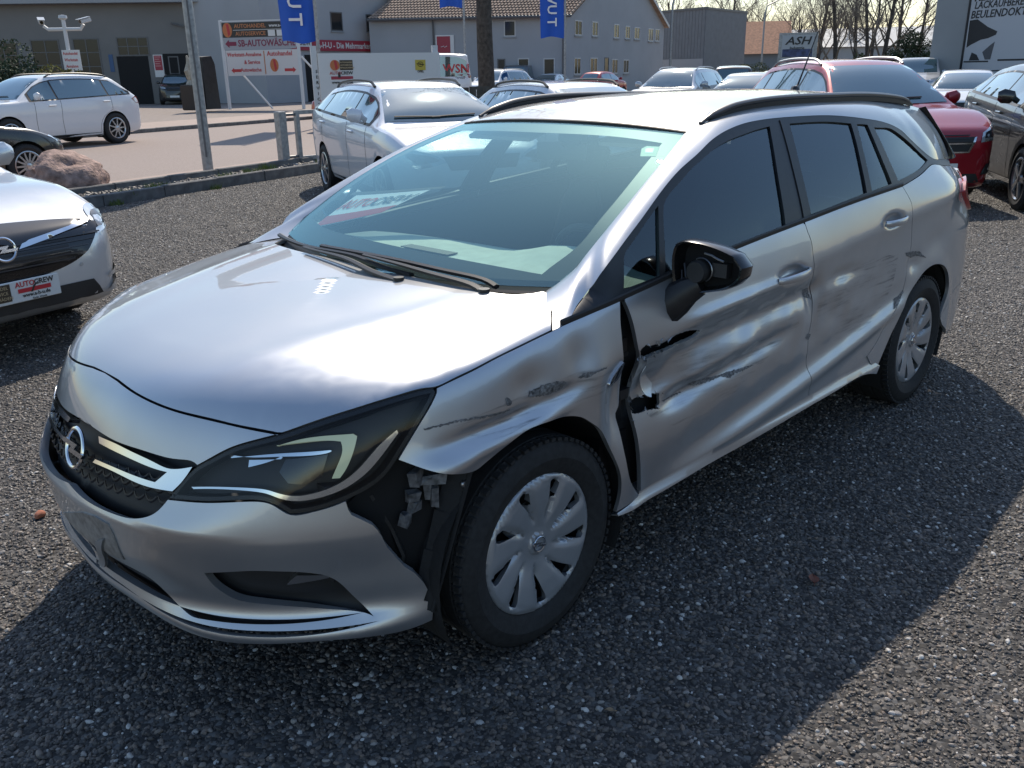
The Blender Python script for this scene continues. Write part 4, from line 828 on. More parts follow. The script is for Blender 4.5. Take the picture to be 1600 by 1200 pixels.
    panel('front_door', FU, fd, M_SIL, car, res=.03, gap=.0018, mirror=True)
    panel('rear_door', FU, join(belt[iB:], gR, dbR[::-1], gBr[::-1]), M_SIL, car, res=.03, gap=.0018, mirror=True)
    # --- sill
    sb = csp(A('sill_bot'), st); ar = csp(A('arch_r'), st)
    k = int(np.argmin(np.linalg.norm(A('gapR')[-1]-ar, axis=1)))
    sill = join(csp(A('door_bot'), st), [A('gapR')[-1]], csp(np.r_[A('gapR')[-1:], A('arch_r')[1:2]], st), sb[::-1], [A('fender_bot')[-1]], [A('fender_rear')[-1]])
    SL = lambda p, z, lift=0.0: B(p, z, False, lift-.006+.016*sstep(.33, .29, np.asarray(z)-.02*sstep(.4, 2.1, p)))
    panel('sill', SL, sill, M_SIL, car, res=.016, gap=.0015, flange=.05)
    panel('sill', SL, sill, M_SIL, car, res=.04, gap=.0015, flange=.05, mirror=True)
    # --- rear quarter
    b2 = csp(A('belt2'), st)
    tl = np.array([(3.395, .995), (3.30, .955), (3.36, .90), (3.465, .845)])
    up_r = np.array([A('belt2')[-1], (3.34, 1.055), tl[0]])
    tail_f = csp(tl, st); seam = csp([tl[3], (3.475, .78), (3.495, .70), (3.52, .60), (3.54, .50)], st)
    bb = csp([(3.54, .50), (3.40, .48), (3.05, .46), A('arch_r')[-1]-[0, .02]], st)
    q = join(b2, csp(up_r, st), tail_f, seam, bb, ar[::-1], csp(np.r_[[ar[0]], [A('gapR')[-1]]], st), gR[::-1])
    panel('rear_quarter', FB, q, M_SIL, car, res=.014, gap=.0015, flange=.016)
    panel('rear_quarter', FU, q, M_SIL, car, res=.035, gap=.0015, flange=.016, mirror=True)
    for s in (0, 1):
        panel('tail_lamp', FU, smooth_poly([*tl, (3.64, .85), (3.70, .93), (3.60, 1.0)], st, 40), M_RED, car, res=.02, lift=.018, flange=.03, mirror=bool(s))
    # rear bumper and tailgate (turned away from the camera)
    rb = join(bb[::-1], seam[::-1], [(3.66, .83)], [(P1, .80)], [(P1, .22)], [(3.1, .25)], [(2.97, .33)])
    for s in (0, 1):
        panel('rear_bumper', FU, dens(rb, .03), M_SIL, car, res=.04, gap=.0015, flange=.016, mirror=bool(s))
        panel('tailgate', FU, dens(np.array([(3.40, 1.05), (3.66, .98), (3.74, .90), (3.74, .82), (P1, .80), (P1, 1.02), (3.7, 1.04)]), .03), M_SIL, car, res=.04, flange=.01, mirror=bool(s))
    # --- side windows: black frame with glass
    dt = csp(A('dlo_top'), st); dl = join(csp(A('belt'), st), b2)
    dlo = join(dl, [A('dlo_top')[-1]], dt[::-1])
    for s in (0, 1):
        S_ = FB if s == 0 else FU
        gl = {k: smooth_poly(A(k), st, 35) for k in ('glass_quarter', 'glass_front', 'glass_rear', 'glass_fixed', 'glass_load')}
        wf = panel('window_frame', FU, dlo, M_TRIM, car, res=.03, lift=-.001, gap=.001, flange=.03, holes=list(gl.values()), hole_flange=.012, mirror=bool(s))
        for k in gl: panel('window_pane', FU, inset(gl[k], -.004), M_SG, car, res=.04, lift=-.010, flange=0, mirror=bool(s))
        # seal along the sill of the glass and the seam between the door frames
        mb = MB(); C = FU(*(belt+[0, .007]).T, lift=.004)*[1, -1 if s else 1, 1]; mb.tube(C, .006, 6, flat=(1.6, .7)); mb.obj('window_seal', M_BLK, wf)
        mb = MB(); mb.tube(FU(*csp(A('frame_seam'), .03).T, lift=.0005)*[1, -1 if s else 1, 1], .0022, 5); mb.obj('frame_seam', M_DARK, wf)
    # --- pillar and cant rail between screen, roof and windows
    lo3 = FU(*csp(np.r_[A('hoodedge')[-1:], A('dlo_top')], .004).T)
    v1 = np.full(9, -1.0); hs3 = HD(A('hood_seam')[-1][0], A('hood_seam')[-1][1])[0]
    upA = np.concatenate([[hs3], WS(np.linspace(.06, 1, 20), -1.0), RF(np.linspace(1.10, 3.16, 40), -1.0)])
    def resamp(C, n):
        d = np.r_[0, np.cumsum(np.linalg.norm(np.diff(C, axis=0), axis=1))]; u = np.linspace(0, d[-1], n); return np.stack([np.interp(u, d, C[:, k]) for k in range(3)], 1)
    def byx(C, X): return np.stack([X]+[np.interp(X, C[:, 0], C[:, k]) for k in (1, 2)], 1)
    up3 = csp(upA, .01); lo3 = csp(lo3[::6], .01)
    xs = np.linspace(0, 1, 150); a = resamp(up3, 600); b = resamp(lo3, 600)
    # pair points by slightly raked cross lines
    xa = up3[0, 0]+(up3[-1, 0]-up3[0, 0])*xs; xb = lo3[0, 0]+(lo3[-1, 0]-lo3[0, 0])*xs
    a = byx(np.maximum.accumulate(up3, 0)*[1, 0, 0]+up3*[0, 1, 1], xa); b = byx(np.maximum.accumulate(lo3, 0)*[1, 0, 0]+lo3*[0, 1, 1], xb)
    wv = (a-b); L = np.linalg.norm(wv, axis=1); tg = np.gradient(a, axis=0); N = np.cross(tg, wv); N /= np.linalg.norm(N, axis=1)[:, None]; N *= np.sign((N*[0, -1, .6]).sum(1))[:, None]
    P = loft(a, b, 12, N*(L*(.05+.06*sstep(.9, 1.6, xa))*(1-.5*sstep(2.5, 3.2, xa)))[:, None])
    for s in (1, -1):
        me = grid_mesh('pillar_and_cant_rail', P*[1, s, 1], M_SIL, flip=(s == -1)); link('cant_rail', me, car)
    # --- roof
    xv = np.linspace(0, 1, 60); vv = np.linspace(-1, 1, 33); P = np.array([RF(1.035+(3.20-1.035)*x, vv) for x in xv]); P = P.reshape(60, 33, 3)
    link('roof', grid_mesh('roof', P, M_SIL, flip=True), car)
    mb = MB(); mb.tube(RF(1.035, np.linspace(-1, 1, 33), lift=.001).reshape(-1, 3)+[-.006, 0, -.002], .007, 6); mb.obj('screen_seal', M_BLK, car)
    # rear window and D pillar closing
    a = RF(3.20, vv).reshape(-1, 3); b = np.stack([3.52-.14*np.abs(vv)**2.5, vv*.66, np.full(33, 1.03)], 1); P = loft(a, b, 8, np.array([[.03, 0, .02]]*33))
    link('rear_window', grid_mesh('rear_window', P, M_GLOSS), car)
    for s in (1, -1):
        # strip from the end of the cant rail round to the tailgate glass
        c1 = np.array([RF(3.16, -1.0).reshape(3), FU(*A('dlo_top')[-1])[0], FU(*A('belt2')[-1])[0]]); c2 = np.array([RF(3.20, -.99).reshape(3), (3.365, -.664, 1.11), (3.385, -.69, 1.03)])
        link('tailgate_side', grid_mesh('tailgate_side', csp(c1, .03)[:0] if False else loft(csp(c1, .05)[:8], csp(c2, .05)[:8], 8, np.array([[0, -.03, .01]]*min(8, len(csp(c1, .05)[:8])))) * [1, s, 1], M_GLOSS, flip=(s == 1)), car)
    # --- roof rails, aerial
    for s in (1, -1):
        x = np.linspace(1.12, 3.02, 50); h = .020*np.clip(np.minimum((x-1.12)/.22, (3.02-x)/.16), 0, 1)**.6+.004
        pts = RF(x, -1.0*s, lift=0).reshape(-1, 3)+np.stack([0*x, np.full(50, -.006*s), h], 1); mb = MB(); mb.tube(pts, [.016 if 1 < i < 48 else .009 for i in range(50)], 10, flat=(.70, 1.0)); 
        rl = mb.obj('roof_rail', mat('rail_grey', (.045, .047, .052), .38), car)
        w = RF(x, -1.0*s).reshape(-1, 3)+[0, -.006*s, 0]; P = np.stack([w+[0, .010, -.004], pts+[0, .010, -.008]], 1); P2 = np.stack([w-[0, .010, .004], pts-[0, .010, .008]], 1)
        link('rail_web', grid_mesh('rail_web', P, M_BLK), rl); link('rail_web', grid_mesh('rail_web', P2, M_BLK), rl)
    ab = RF(2.90, 0.0).reshape(3); mb = MB(); mb.tube([ab+[0, 0, -.002], ab+[.01, 0, .016], ab+[.035, 0, .030]], [.03, .024, .009], 10); an = mb.obj('aerial', M_TRIM, car)
    mb = MB(); mb.tube([ab+[.02, 0, .02], ab+[.10, 0, .14], ab+[.20, 0, .30]], [.006, .004, .003], 6); mb.obj('aerial_mast', M_TRIM, an)
    # --- windscreen with its dark band, sticker, cowl and wipers
    u = np.linspace(-.03, 1.0, 30); P = np.array([WS(q, vv) for q in u]).reshape(30, 33, 3)
    link('windscreen', grid_mesh('windscreen', P, M_WS, flip=True), car)
    fr_in = join(A('ws_frit')[::-1], [(.03, .60)]) ; 
    inn = np.concatenate([csp(A('ws_frit')[::-1], .03), [(.10, .60), (.5, .615), (.90, .575)], csp(A('ws_frit_top')[::-1], .03), csp(A('ws_frit_side')[::-1], .03)[1:-1]])
    outp = np.array([(-.06, -.66), (-.06, 0), (-.06, .66), (.25, .66), (.5, .655), (.75, .65), (1.0, .645), (1.0, 0), (1.0, -.645), (.75, -.65), (.5, -.655), (.25, -.66)])
    panel('screen_band', WM, dens(outp, .05), mat('frit_black', (.012, .012, .014), .5), car, res=.05, lift=-.004, flange=0, holes=[inn[::-1]])
    # advertising sheet standing behind the glass on the far side
    Q = A('sheet'); bil = lambda a, b: (Q[0]*(1-a)*(1-b)+Q[1]*a*(1-b)+Q[2]*a*b+Q[3]*(1-a)*b)
    SH = lambda a, b, lift=0.0: WM(*np.moveaxis(np.stack([bil(p, q) for p, q in zip(np.ravel(a), np.ravel(b))]), 1, 0), lift=lift)
    sh = panel('advert_sheet', SH, np.array([(0, 0), (1, 0), (1, 1), (0, 1)]), M_WHT, car, res=.2, lift=-.006, flange=0)
    panel('sheet_stripe', SH, np.array([(0, .02), (1, .02), (1, .34), (0, .34)]), mat('sheet_red', (.55, .03, .03), .5), sh, res=.2, lift=-.0045, flange=0)
    panel('sheet_edge', SH, np.array([(-.12, 1.0), (1.12, 1.0), (1.12, 1.10), (-.12, 1.10)]), M_BLK, sh, res=.2, lift=-.005, flange=0)
    for t_, x0, m_ in (('AUTO', .26, MATS['sheet_red']), ('CREW', .73, M_GLOSS)):
        me = text_mesh('sheet_print', t_, .42, m_, 0, True, .42); n_ = len(me.vertices); co = np.empty(n_*3); me.vertices.foreach_get('co', co); co = co.reshape(-1, 3); me.vertices.foreach_set('co', SH(co[:, 0]+x0, co[:, 1]+.66, lift=-.0035).ravel()); link('sheet_print', me, sh)
    stk = panel('screen_sticker', WM, A('sticker'), M_STK, car, res=.03, lift=-.003, flange=0)
    panel('sticker_print', WM, (A('sticker')-A('sticker').mean(0))*[.45, .5]+A('sticker').mean(0)+[.004, .0], M_WHT, stk, res=.03, lift=-.0022, flange=0)
    cw = np.array([WS(-.10+.10*t, vv)+[-.02*(1-t), 0, -.035*(1-t)] for t in np.linspace(0, 1, 5)]).reshape(5, 33, 3)
    link('cowl', grid_mesh('cowl', cw, M_TRIM, flip=True), car)
    for key, r in (('wiper1', .011), ('wiper2', .010)):
        w = A(key); n = 24; C = csp(w, .03); pts = WM(C[:, 0], C[:, 1], lift=.022).reshape(-1, 3); mb = MB(); mb.tube(pts, r, 6, flat=(.75, 1.1)); 
        wb = mb.obj('wiper', M_TRIM, car)
        off = np.linspace(.004, -.040, len(C)); arm = WM(C[:, 0]+off-.012, C[:, 1], lift=.040).reshape(-1, 3)[len(C)//3:]; mb = MB(); mb.tube(arm, [.007+.006*i/len(arm) for i in range(len(arm))], 6, flat=(.7, 1.2)); mb.tube([arm[-1]-[0, 0, .02], arm[-1]+[0, 0, .012]], .017, 10); mb.obj('wiper_arm', M_TRIM, wb)
    # --- door handles
    for key, dr in (('handleF', dF), ('handleR', dR)):
        h = csp(A(key), .01); n = len(h); t = np.linspace(0, 1, n); pts = FU(h[:, 0], h[:, 1], lift=.004+.026*np.sin(np.pi*np.clip(t, 0, 1))**.5); mb = MB(); mb.tube(pts, [.013*(.75+.25*math.sin(math.pi*q)) for q in t], 10, flat=(1.15, .7)); mb.obj('door_handle', M_SIL, car)
    for a in ((1.287, .872), (2.144, .957)):
        pts = FU(np.linspace(a[0]-.11, a[0]+.11, 14), np.full(14, a[1]), lift=.022)*[1, -1, 1]; mb = MB(); mb.tube(pts, .012, 8); mb.obj('door_handle', M_SIL, car)
    # --- mirrors: the left one has lost its cap and glass
    def outline(x0): return [(-.878, .925), (-1.000, .951), (-1.060, .974), (-1.090, 1.004), (-1.094, 1.034), (-1.064, 1.066), (-.992, 1.086), (-.895, 1.092), (-.868, 1.080), (-.858, 1.05), (-.862, .98)]
    O = smooth_poly(outline(0), .012, 30); cO = O.mean(0)
    prof = [(.72, .00, .095), (.93, .00, .080), (1.0, .0, .050), (1.0, .0, .0), (.96, .0, -.014), (.90, .0, -.010), (.86, .0, .012), (.80, 0, .045)]
    mb = MB(); n = len(O); v = []
    for k, _, dx in prof: v += [(.595+dx*.75+.05*max(0, -y-.86), y, z) for y, z in (O-cO)*k+cO]
    f = [(i*n+j, i*n+(j+1) % n, (i+1)*n+(j+1) % n, (i+1)*n+j) for i in range(len(prof)-1) for j in range(n)]
    f.append(tuple(range(n)))
    mb.add(v, f); mi = mb.obj('wing_mirror', mat('mirror_black', (.010, .010, .011), .18, coat=.5), car, 'broken black wing mirror without its cap')
    mb = MB(); mb.add([(.595+.034+.05*max(0, -y-.86), y, z) for y, z in (O-cO)*.82+cO], [tuple(range(n))]); mb.obj('mirror_backing', M_DARK, mi, smooth=False)
    mb = MB(); mb.lathe([(.0, -.03), (.030, -.03), (.034, -.02), (.034, .01)], 20, 'x', (.612, -.945, 1.005)); mb.box((.622, -1.01, 1.015), (.03, .05, .04)); mb.tube([(.61, -.89, 1.02), (.59, -.91, .985), (.60, -.93, .965), (.595, -.90, .95), (.585, -.87, .955)], .004, 6); mb.tube([(.605, -.885, 1.0), (.585, -.90, .97), (.595, -.92, .955), (.58, -.88, .945)], .003, 6); mb.obj('mirror_motor', mat('motor_grey', (.03, .03, .032), .4), mi)
    mb = MB(); mb.tube([(.600, y, z) for y, z in (lambda t: [(-.955+.036*math.cos(a), 1.01+.036*math.sin(a)) for a in t])(np.linspace(1.0, 4.2, 16))], .0018, 5); mb.tube([(.597, y, z) for y, z in [(-.965, 1.062), (-.99, 1.058), (-1.01, 1.05), (-1.03, 1.045)]], .003, 5); mb.obj('mirror_bracket', M_ALU, mi)
    mb = MB(); mb.tube([(.61, -.95, .965), (.60, -.915, .945), (.585, -.885, .915), (.575, -.850, .885)], [.032, .042, .052, .058], 10, flat=(1.0, .75)); mb.obj('mirror_foot', M_TRIM, mi)
    mb = MB(); v = []
    for k, _, dx in prof: v += [(.655+dx+.06*max(0, -y-.86), -y, z) for y, z in (O-cO)*min(k*1.0, 1)+cO]
    mb.add(v, [q[::-1] for q in f]); mb.obj('wing_mirror', M_SIL, car); 
    mb = MB(); mb.tube([(.67, .90, .96), (.70, .84, .90)], .035, 8, flat=(.9, .5)); mb.obj('mirror_foot', M_TRIM, car)
    # --- torn metal along the holes, hinge and inner door post in the gap
    jr = np.random.default_rng(11)
    def shards(C, n, r, l, lift0):
        mb = MB()
        for i in range(n):
            k = int(jr.integers(0, len(C)-1)); p, z = C[k]; d = jr.normal(0, l, (3, 2)); q = np.array([p, z])+d; L = lift0+jr.uniform(-.014, .012, 3); P = np.array([FB([a], [b], lift=c)[0] for (a, b), c in zip(q, L)]); N = FB([p], [z], lift=.1)[0]-FB([p], [z])[0]; N /= np.linalg.norm(N)
            mb.add(np.r_[P, P+N*.0015], [(0, 1, 2), (3, 5, 4), (0, 3, 4, 1), (1, 4, 5, 2), (2, 5, 3, 0)]); mb.obj('torn_shard', M_BARE, dF, smooth=False); mb = MB()
    shards(slit[slit[:, 0] < .55], 18, 0, .007, .002)
    shards(hole, 12, 0, .006, .002)
    shards(dfr[(dfr[:, 1] > .55) & (dfr[:, 1] < .80)], 16, 0, .006, .0)
    fp = np.array([T['slit'][-3], T['slit'][-2], (.47, .70), (.50, .665), (.475, .63), (.45, .645), (.44, .69)])
    panel('metal_flap', lambda p, z, lift=0.0: B(p, z, True, lift+.010+.35*np.clip(.70-np.asarray(z), 0, .1)), smooth_poly(fp, .008, 60), M_SIL, dF, res=.012, flange=.002)
    # dark scrape marks
    for key, par in (('scr1', dF), ('scr2', None), ('scr3', None), ('scr4', dF), ('scr5', dF), ('scr6', None), ('scr7', None), ('scr9', None), ('scr10', None), ('scr_gapB', dF)):
        C = dens(A(key), .006); C = C+jr.normal(0, .0012, C.shape)
        panel('scrape_mark', FB, C, M_SCR, par or car, res=.01, lift=.0012, flange=0)
    C = dens(A('scr8'), .006); panel('scrape_mark', FF, C+jr.normal(0, .003, C.shape), M_SCR, car, res=.01, lift=.0012, flange=0)
    sp_ = [(.47, .80), (.70, .835), (1.0, .82), (1.38, .80), (1.40, .66), (1.2, .60), (.9, .50), (.6, .50), (.46, .58)]
    panel('scuff_marks', FB, smooth_poly(sp_, .02, 60), scuff_mat(), dF, res=.02, lift=.0010, flange=0, holes=[inset(slit, -.006), inset(hole, -.006)])
    panel('scuff_marks', FB, smooth_poly([(1.54, .80), (1.95, .82), (2.25, .80), (2.20, .62), (1.9, .52), (1.55, .55)], .02, 60), scuff_mat(), dR, res=.02, lift=.0010, flange=0)
    panel('scuff_marks', FB, smooth_poly([(-.30, .76), (.0, .79), (.28, .80), (.28, .66), (.05, .72), (-.20, .70)], .02, 60), scuff_mat(), car, res=.02, lift=.0010, flange=0)
    # side badge on the wing
    bd = panel('wing_badge', FB, smooth_poly(A('badge'), .006, 50), M_CHR, car, res=.012, lift=.006, flange=.008)
    panel('badge_inlay', FB, inset(smooth_poly(A('badge'), .006, 50), .011), M_GLOSS, bd, res=.02, lift=.0068, flange=0)
    # --- inner body behind the panels, wheel arches, floor
    IN = lambda p, z, lift=0.0: B(p, z, True, lift-.055)
    inn = dens(np.array([(-1.48, .26), (-1.48, .62), (-1.0, .60), (-.6, .60), (-.30, .80), (.0, .88), (.35, .93), (1.4, 1.0), (2.4, 1.04), (3.3, 1.0), (4.2, .95), (4.2, .25), (2.7, .25)]), .06)
    cut = [np.array([(cx+.375*math.cos(t), max(.255, .316+.375*math.sin(t))) for t in np.linspace(0, 2*math.pi, 40, endpoint=False)]) for cx in (0, 2.662)]
    inn = dens(np.array([(-1.48, .26), (-1.48, .60), (-1.0, .58), (-.6, .57), (-.30, .80), (.0, .88), (.35, .93), (1.4, 1.0), (2.4, 1.04), (3.3, 1.0), (4.2, .95), (4.2, .25), (3.04, .25), *arc(2.662, R(-10), R(190), .375), (2.29, .25), (.375, .25), *arc(0, R(-10), R(190), .375), (-.375, .25)]), .06)
    panel('inner_body', IN, inn, M_DARK, car, res=.06, flange=0)
    panel('inner_body', lambda p, z, lift=0.0: B(p, z, False, lift-.055), inn, M_DARK, car, res=.08, flange=0, mirror=True)
    mb = MB(); mb.box((1.50, 0, .25), (4.0, 1.40, .05)); mb.obj('underbody', M_DARK, car, smooth=False)
    mb = MB(); mb.box((.36, -.795, .62), (.10, .05, .62)); mb.box((.37, -.825, .80), (.07, .03, .05)); mb.box((.385, -.825, .775), (.05, .035, .012)); mb.box((.385, -.82, .50), (.07, .03, .06)); mb.box((.39, -.83, .655), (.05, .04, .03)); mb.obj('door_post', mat('post_black', (.010, .010, .012), .5), car, smooth=False)
    for cx in (0, 2.662):
        for s in (-1, 1):
            mb = MB(); n = 36; a = np.linspace(R(-25), R(205), n); P = np.array([[(cx+(.376-.015*t)*math.cos(q), s*(.865-.36*t), .316+(.376-.015*t)*math.sin(q)) for t in np.linspace(0, 1, 4)] for q in a])
            wl = link('wheel_arch_liner', grid_mesh('wheel_arch_liner', P, mat('liner_black', (.012, .012, .013), .8, bump=(40, .4, .01)), flip=(s > 0)), car)
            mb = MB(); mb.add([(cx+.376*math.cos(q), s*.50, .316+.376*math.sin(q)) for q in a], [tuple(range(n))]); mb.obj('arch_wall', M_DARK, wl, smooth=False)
    # exposed corner between bumper and wing: folded liner edge, crushed bracket, lamp socket
    mb = MB(); e1 = [(-.255, -.868, .64), (-.30, -.862, .52), (-.335, -.856, .42), (-.365, -.845, .32), (-.38, -.84, .27)]
    for (a, b) in zip(e1[:-1], e1[1:]):
        a, b = np.array(a), np.array(b); mb.add([a, b, b+[-.030, .05, .01], a+[-.035, .05, .015]], [(0, 1, 2, 3)])
    mb.tube(e1, .006, 6); mb.obj('torn_liner', mat('liner_black', (.012,)*3), car)
    mb = MB()
    for c, d, rz in (((-.382, -.805, .640), (.050, .02, .035), .4), ((-.345, -.815, .625), (.075, .015, .022), -.5), ((-.352, -.812, .60), (.020, .02, .055), .9), ((-.395, -.80, .590), (.030, .02, .024), -.3), ((-.385, -.80, .562), (.032, .02, .024), .2), ((-.41, -.79, .53), (.02, .02, .03), .3), ((-.335, -.815, .575), (.016, .02, .06), .8)): mb.box(c, d, rz)
    v = np.array(mb.v); mb.v = [tuple(p) for p in v+jr.normal(0, .0035, v.shape)]
    mb.obj('crushed_bracket', mat('bracket_grey', (.13, .13, .135), .55, .2, noise=(60, .6)), car, smooth=False)
    mb = MB(); mb.box((-.50, -.66, .52), (.16, .10, .26)); mb.box((-.44, -.70, .40), (.10, .08, .12)); mb.tube([(-.47, -.735, .60), (-.43, -.755, .50), (-.41, -.77, .42), (-.43, -.76, .34)], .008, 6); mb.tube([(-.56, -.70, .57), (-.50, -.74, .50), (-.48, -.755, .43)], .006, 6); mb.obj('crash_box', M_BLK, car, smooth=False)
    mb = MB(); mb.lathe([(0, -.003), (.008, -.003), (.010, 0), (.010, .004)], 12, 'y', (-.275, -.862, .60)); mb.obj('liner_clip', M_ALU, car)
    # --- cabin
    n = 21; y = np.linspace(-.74, .74, n); rows = []
    for x, z, cr in ((.20, .955, .0), (.34, .950, .006), (.50, .945, .012), (.66, .938, .015), (.78, .915, .012), (.83, .86, .006), (.84, .70, 0)):
        hood = .055*np.exp(-((y+.36)/.16)**2)*(1 if .5 < x < .83 else .25) if x > .4 else 0*y
        rows.append(np.stack([np.full(n, x)+.03*np.abs(y)**2, y, z+cr*np.cos(y*2)+hood-.02*np.abs(y)**3], 1))
    dash = link('dashboard', grid_mesh('dashboard', csp_rows(np.array(rows), 28), M_DASH, flip=True), car)
    mb = MB()
    for a in (.30, -.12): mb.box((.34, a, .958), (.035, .20, .006))
    mb.box((.45, .1, .962), (.05, .26, .004)); mb.obj('air_vent', M_BLK, dash, smooth=False)
    mb = MB(); mb.tube([Vector((.86, -.36, .88))+Matrix.Rotation(R(-25), 3, 'Y') @ Vector((0, .185*math.cos(q), .185*math.sin(q))) for q in np.linspace(0, 2*math.pi, 33)], .016, 8, cap=False); mb.tube([(.83, -.36, .87), (.70, -.36, .83)], .05, 8); mb.tube([(.86, -.53, .89), (.84, -.36, .87), (.86, -.19, .89)], .018, 6); mb.obj('steering_wheel', M_BLK, car)
    def seat(x, y, w):
        mb = MB(); mb.tube([(x, y, .48), (x+.10, y, .52), (x+.42, y, .50)], [.10, .12, .12], 10, flat=(.8, w/.24), up=(0, 0, 1)); mb.tube([(x+.42, y, .50), (x+.50, y, .72), (x+.58, y, .98), (x+.60, y, 1.08)], [.12, .12, .10, .06], 10, flat=(.7, w/.22), up=(1, 0, 0))
        if w < .4: mb.tube([(x+.60, y, 1.10), (x+.62, y, 1.22), (x+.63, y, 1.27)], [.06, .075, .05], 10, flat=(.75, 1.7), up=(1, 0, 0))
        return mb.obj('seat', M_SEAT, car)
    seat(1.05, -.37, .25); seat(1.05, .37, .25); seat(1.95, 0, .62)
    mb = MB()
    for y in (-.40, 0, .40): mb.tube([(2.55, y, 1.06), (2.57, y, 1.16), (2.58, y, 1.20)], [.05, .07, .045], 10, flat=(.7, 1.7), up=(1, 0, 0))
    mb.obj('headrest', M_SEAT, car)
    hl = np.array([RF(x, vv*.97).reshape(-1, 3)-[0, 0, .035] for x in np.linspace(1.08, 3.3, 12)]); link('headlining', grid_mesh('headlining', hl, mat('headlining_grey', (.22, .22, .22), .9)), car)
    mb = MB(); mb.tube([(1.12, -.02, 1.355), (1.10, -.02, 1.31), (1.12, -.02, 1.285)], [.05, .045, .03], 10, flat=(1.0, 1.4)); mb.obj('rain_sensor_housing', M_BLK, car)
    M2 = frame((1.10, .02, 1.265), (0, 1, 0), (1, .1, -.1)); mb = MB(); mb.prism(smooth_poly([(-.13, -.028), (.13, -.034), (.135, .03), (0, .038), (-.13, .030)], .02, 40), -.015, .02, M2); mb.obj('interior_mirror', M_BLK, car, smooth=False)
    for k, (x0, y0) in enumerate(((1.14, -.36), (1.14, .36))):
        mb = MB(); mb.prism(smooth_poly([(-.19, -.07), (.19, -.07), (.19, .06), (-.17, .06)], .02, 50), -.008, .008, frame((x0, y0, 1.325), (0, 1, 0), (-.35, 0, 1))); mb.obj('sun_visor', mat('visor_grey', (.30, .31, .30), .9), car, smooth=False)
    # --- wheels
    for cx in (0, 2.662):
        for s in (-1, 1): wheel_cover(car, cx, s)
    return car
def csp_rows(P, n):
    a, b, _ = P.shape; t = np.linspace(0, a-1, n); out = np.empty((n, b, 3))
    for j in range(b):
        for k in range(3): out[:, j, k] = np.interp(t, np.arange(a), P[:, j, k])
    return out
WHEEL = {}
def tyre_mesh(Rt, Rr, w, key):
    if key in WHEEL: return WHEEL[key]
    h = w/2; p = [(Rr-.02, h-.035), (Rr, h-.012), (Rr+.012, h-.004), (Rr+(Rt-Rr)*.45, h+.006), (Rt-.030, h-.001), (Rt-.012, h-.012), (Rt-.004, h-.026)]
    for g in (.30, .02, -.26): 
        y = g*w+.013; p += [(Rt, y), (Rt-.008, y-.004), (Rt-.008, y-.010), (Rt, y-.014)]
    p += [(Rt-.004, -h+.026), (Rt-.012, -h+.012), (Rt-.030, -h+.001), (Rr, -h+.01), (Rr-.02, -h+.03)]
    mb = MB(); mb.lathe([(r, -y) for r, y in p], 72, 'y'); 
    # tread blocks along the shoulder
    for k in range(72):
        q = 2*math.pi*(k+.5)/72; c, s = math.cos(q), math.sin(q); rr = Rt-.006
        for yy in (-h+.022, h-.022): mb.box((0, 0, 0), (.010, .030, .016), M=Matrix.Translation((rr*c, yy, rr*s)) @ Matrix.Rotation(-q, 4, 'Y'))
    me = mb.me('tyre', M_TYRE, True, 30); WHEEL[key] = me; return me
def cap_mesh():
    """nine-slot wheel trim; face towards -y"""
    if 'cap' in WHEEL: return WHEEL['cap']
    Rc = .214
    def S(u, v, lift=0.0):
        u, v = np.asarray(u, float).ravel(), np.asarray(v, float).ravel(); r = np.hypot(u, v); a = np.arctan2(v, u)
        h = np.interp(r, [0, .030, .034, .05, .08, .13, .175, .195, .207, .214], [.000, .002, -.004, -.004, .000, .009, .014, .014, .009, -.004])
        tw = a-1.35*(r-.12)                                          # blades swirl
        ph = (tw*9/(2*np.pi)) % 1.0; w = sstep(.055, .10, r)*(1-sstep(.185, .20, r))
        h = h+w*(.011*(ph-.5)-.010*np.exp(-((np.minimum(ph, 1-ph))/.16)**2))
        return np.stack([u, -(h+lift), v], 1)
    circ = np.array([(Rc*math.cos(q), Rc*math.sin(q)) for q in np.linspace(0, 2*math.pi, 120, endpoint=False)]); holes = []
    for k in range(9):
        H_ = []
        for r, d in ((.098, .0), (.125, .055), (.155, .085), (.178, .090), (.188, .070), (.190, -.04), (.182, -.125), (.160, -.100), (.130, -.050)):
            a = 2*math.pi*k/9+1.35*(r-.12)+d+R(4); H_.append((r*math.cos(a), r*math.sin(a)))
        holes.append(smooth_poly(H_, .006, 55))
    me = panel_mesh('wheel_trim', S, circ, M_CAP, holes=holes, res=.0075, step=.008, flange=.02, hole_flange=.022); WHEEL['cap'] = me; return me
def wheel_cover(car, cx, s):
    w = link('tyre', tyre_mesh(.314, .212, .205, 'main'), car, (cx, s*.772, .314), rot=(0, 0, 0 if s < 0 else math.pi))
    if s < 0: w.rotation_euler = (0, R(17 if cx == 0 else 31), 0)
    c = link('wheel_trim', cap_mesh(), w, (0, -.082, 0))
    if 'disc' not in WHEEL:
        mb = MB(); mb.lathe([(0, .0), (.10, .0), (.205, .02), (.216, -.03)], 40, 'y'); WHEEL['disc'] = mb.me('steel_rim', M_STEEL)
        mb = MB(); mb.tube([(.022*math.cos(q), -.006, .022*math.sin(q)) for q in np.linspace(0, 2*math.pi, 25)], .0022, 5, cap=False); mb.prism([(-.026, .006), (.010, .006), (.003, 0), (.028, 0), (.024, -.006), (-.010, -.006), (-.003, 0), (-.030, 0)], 0, .003, frame((0, -.0055, 0), (1, 0, 0), (0, -1, 0))); WHEEL['emb'] = mb.me('trim_emblem', M_CHR)
    link('steel_rim', WHEEL['disc'], w, (0, -.035, 0)); link('trim_emblem', WHEEL['emb'], w, (0, -.082, 0))
MAIN = make_main()
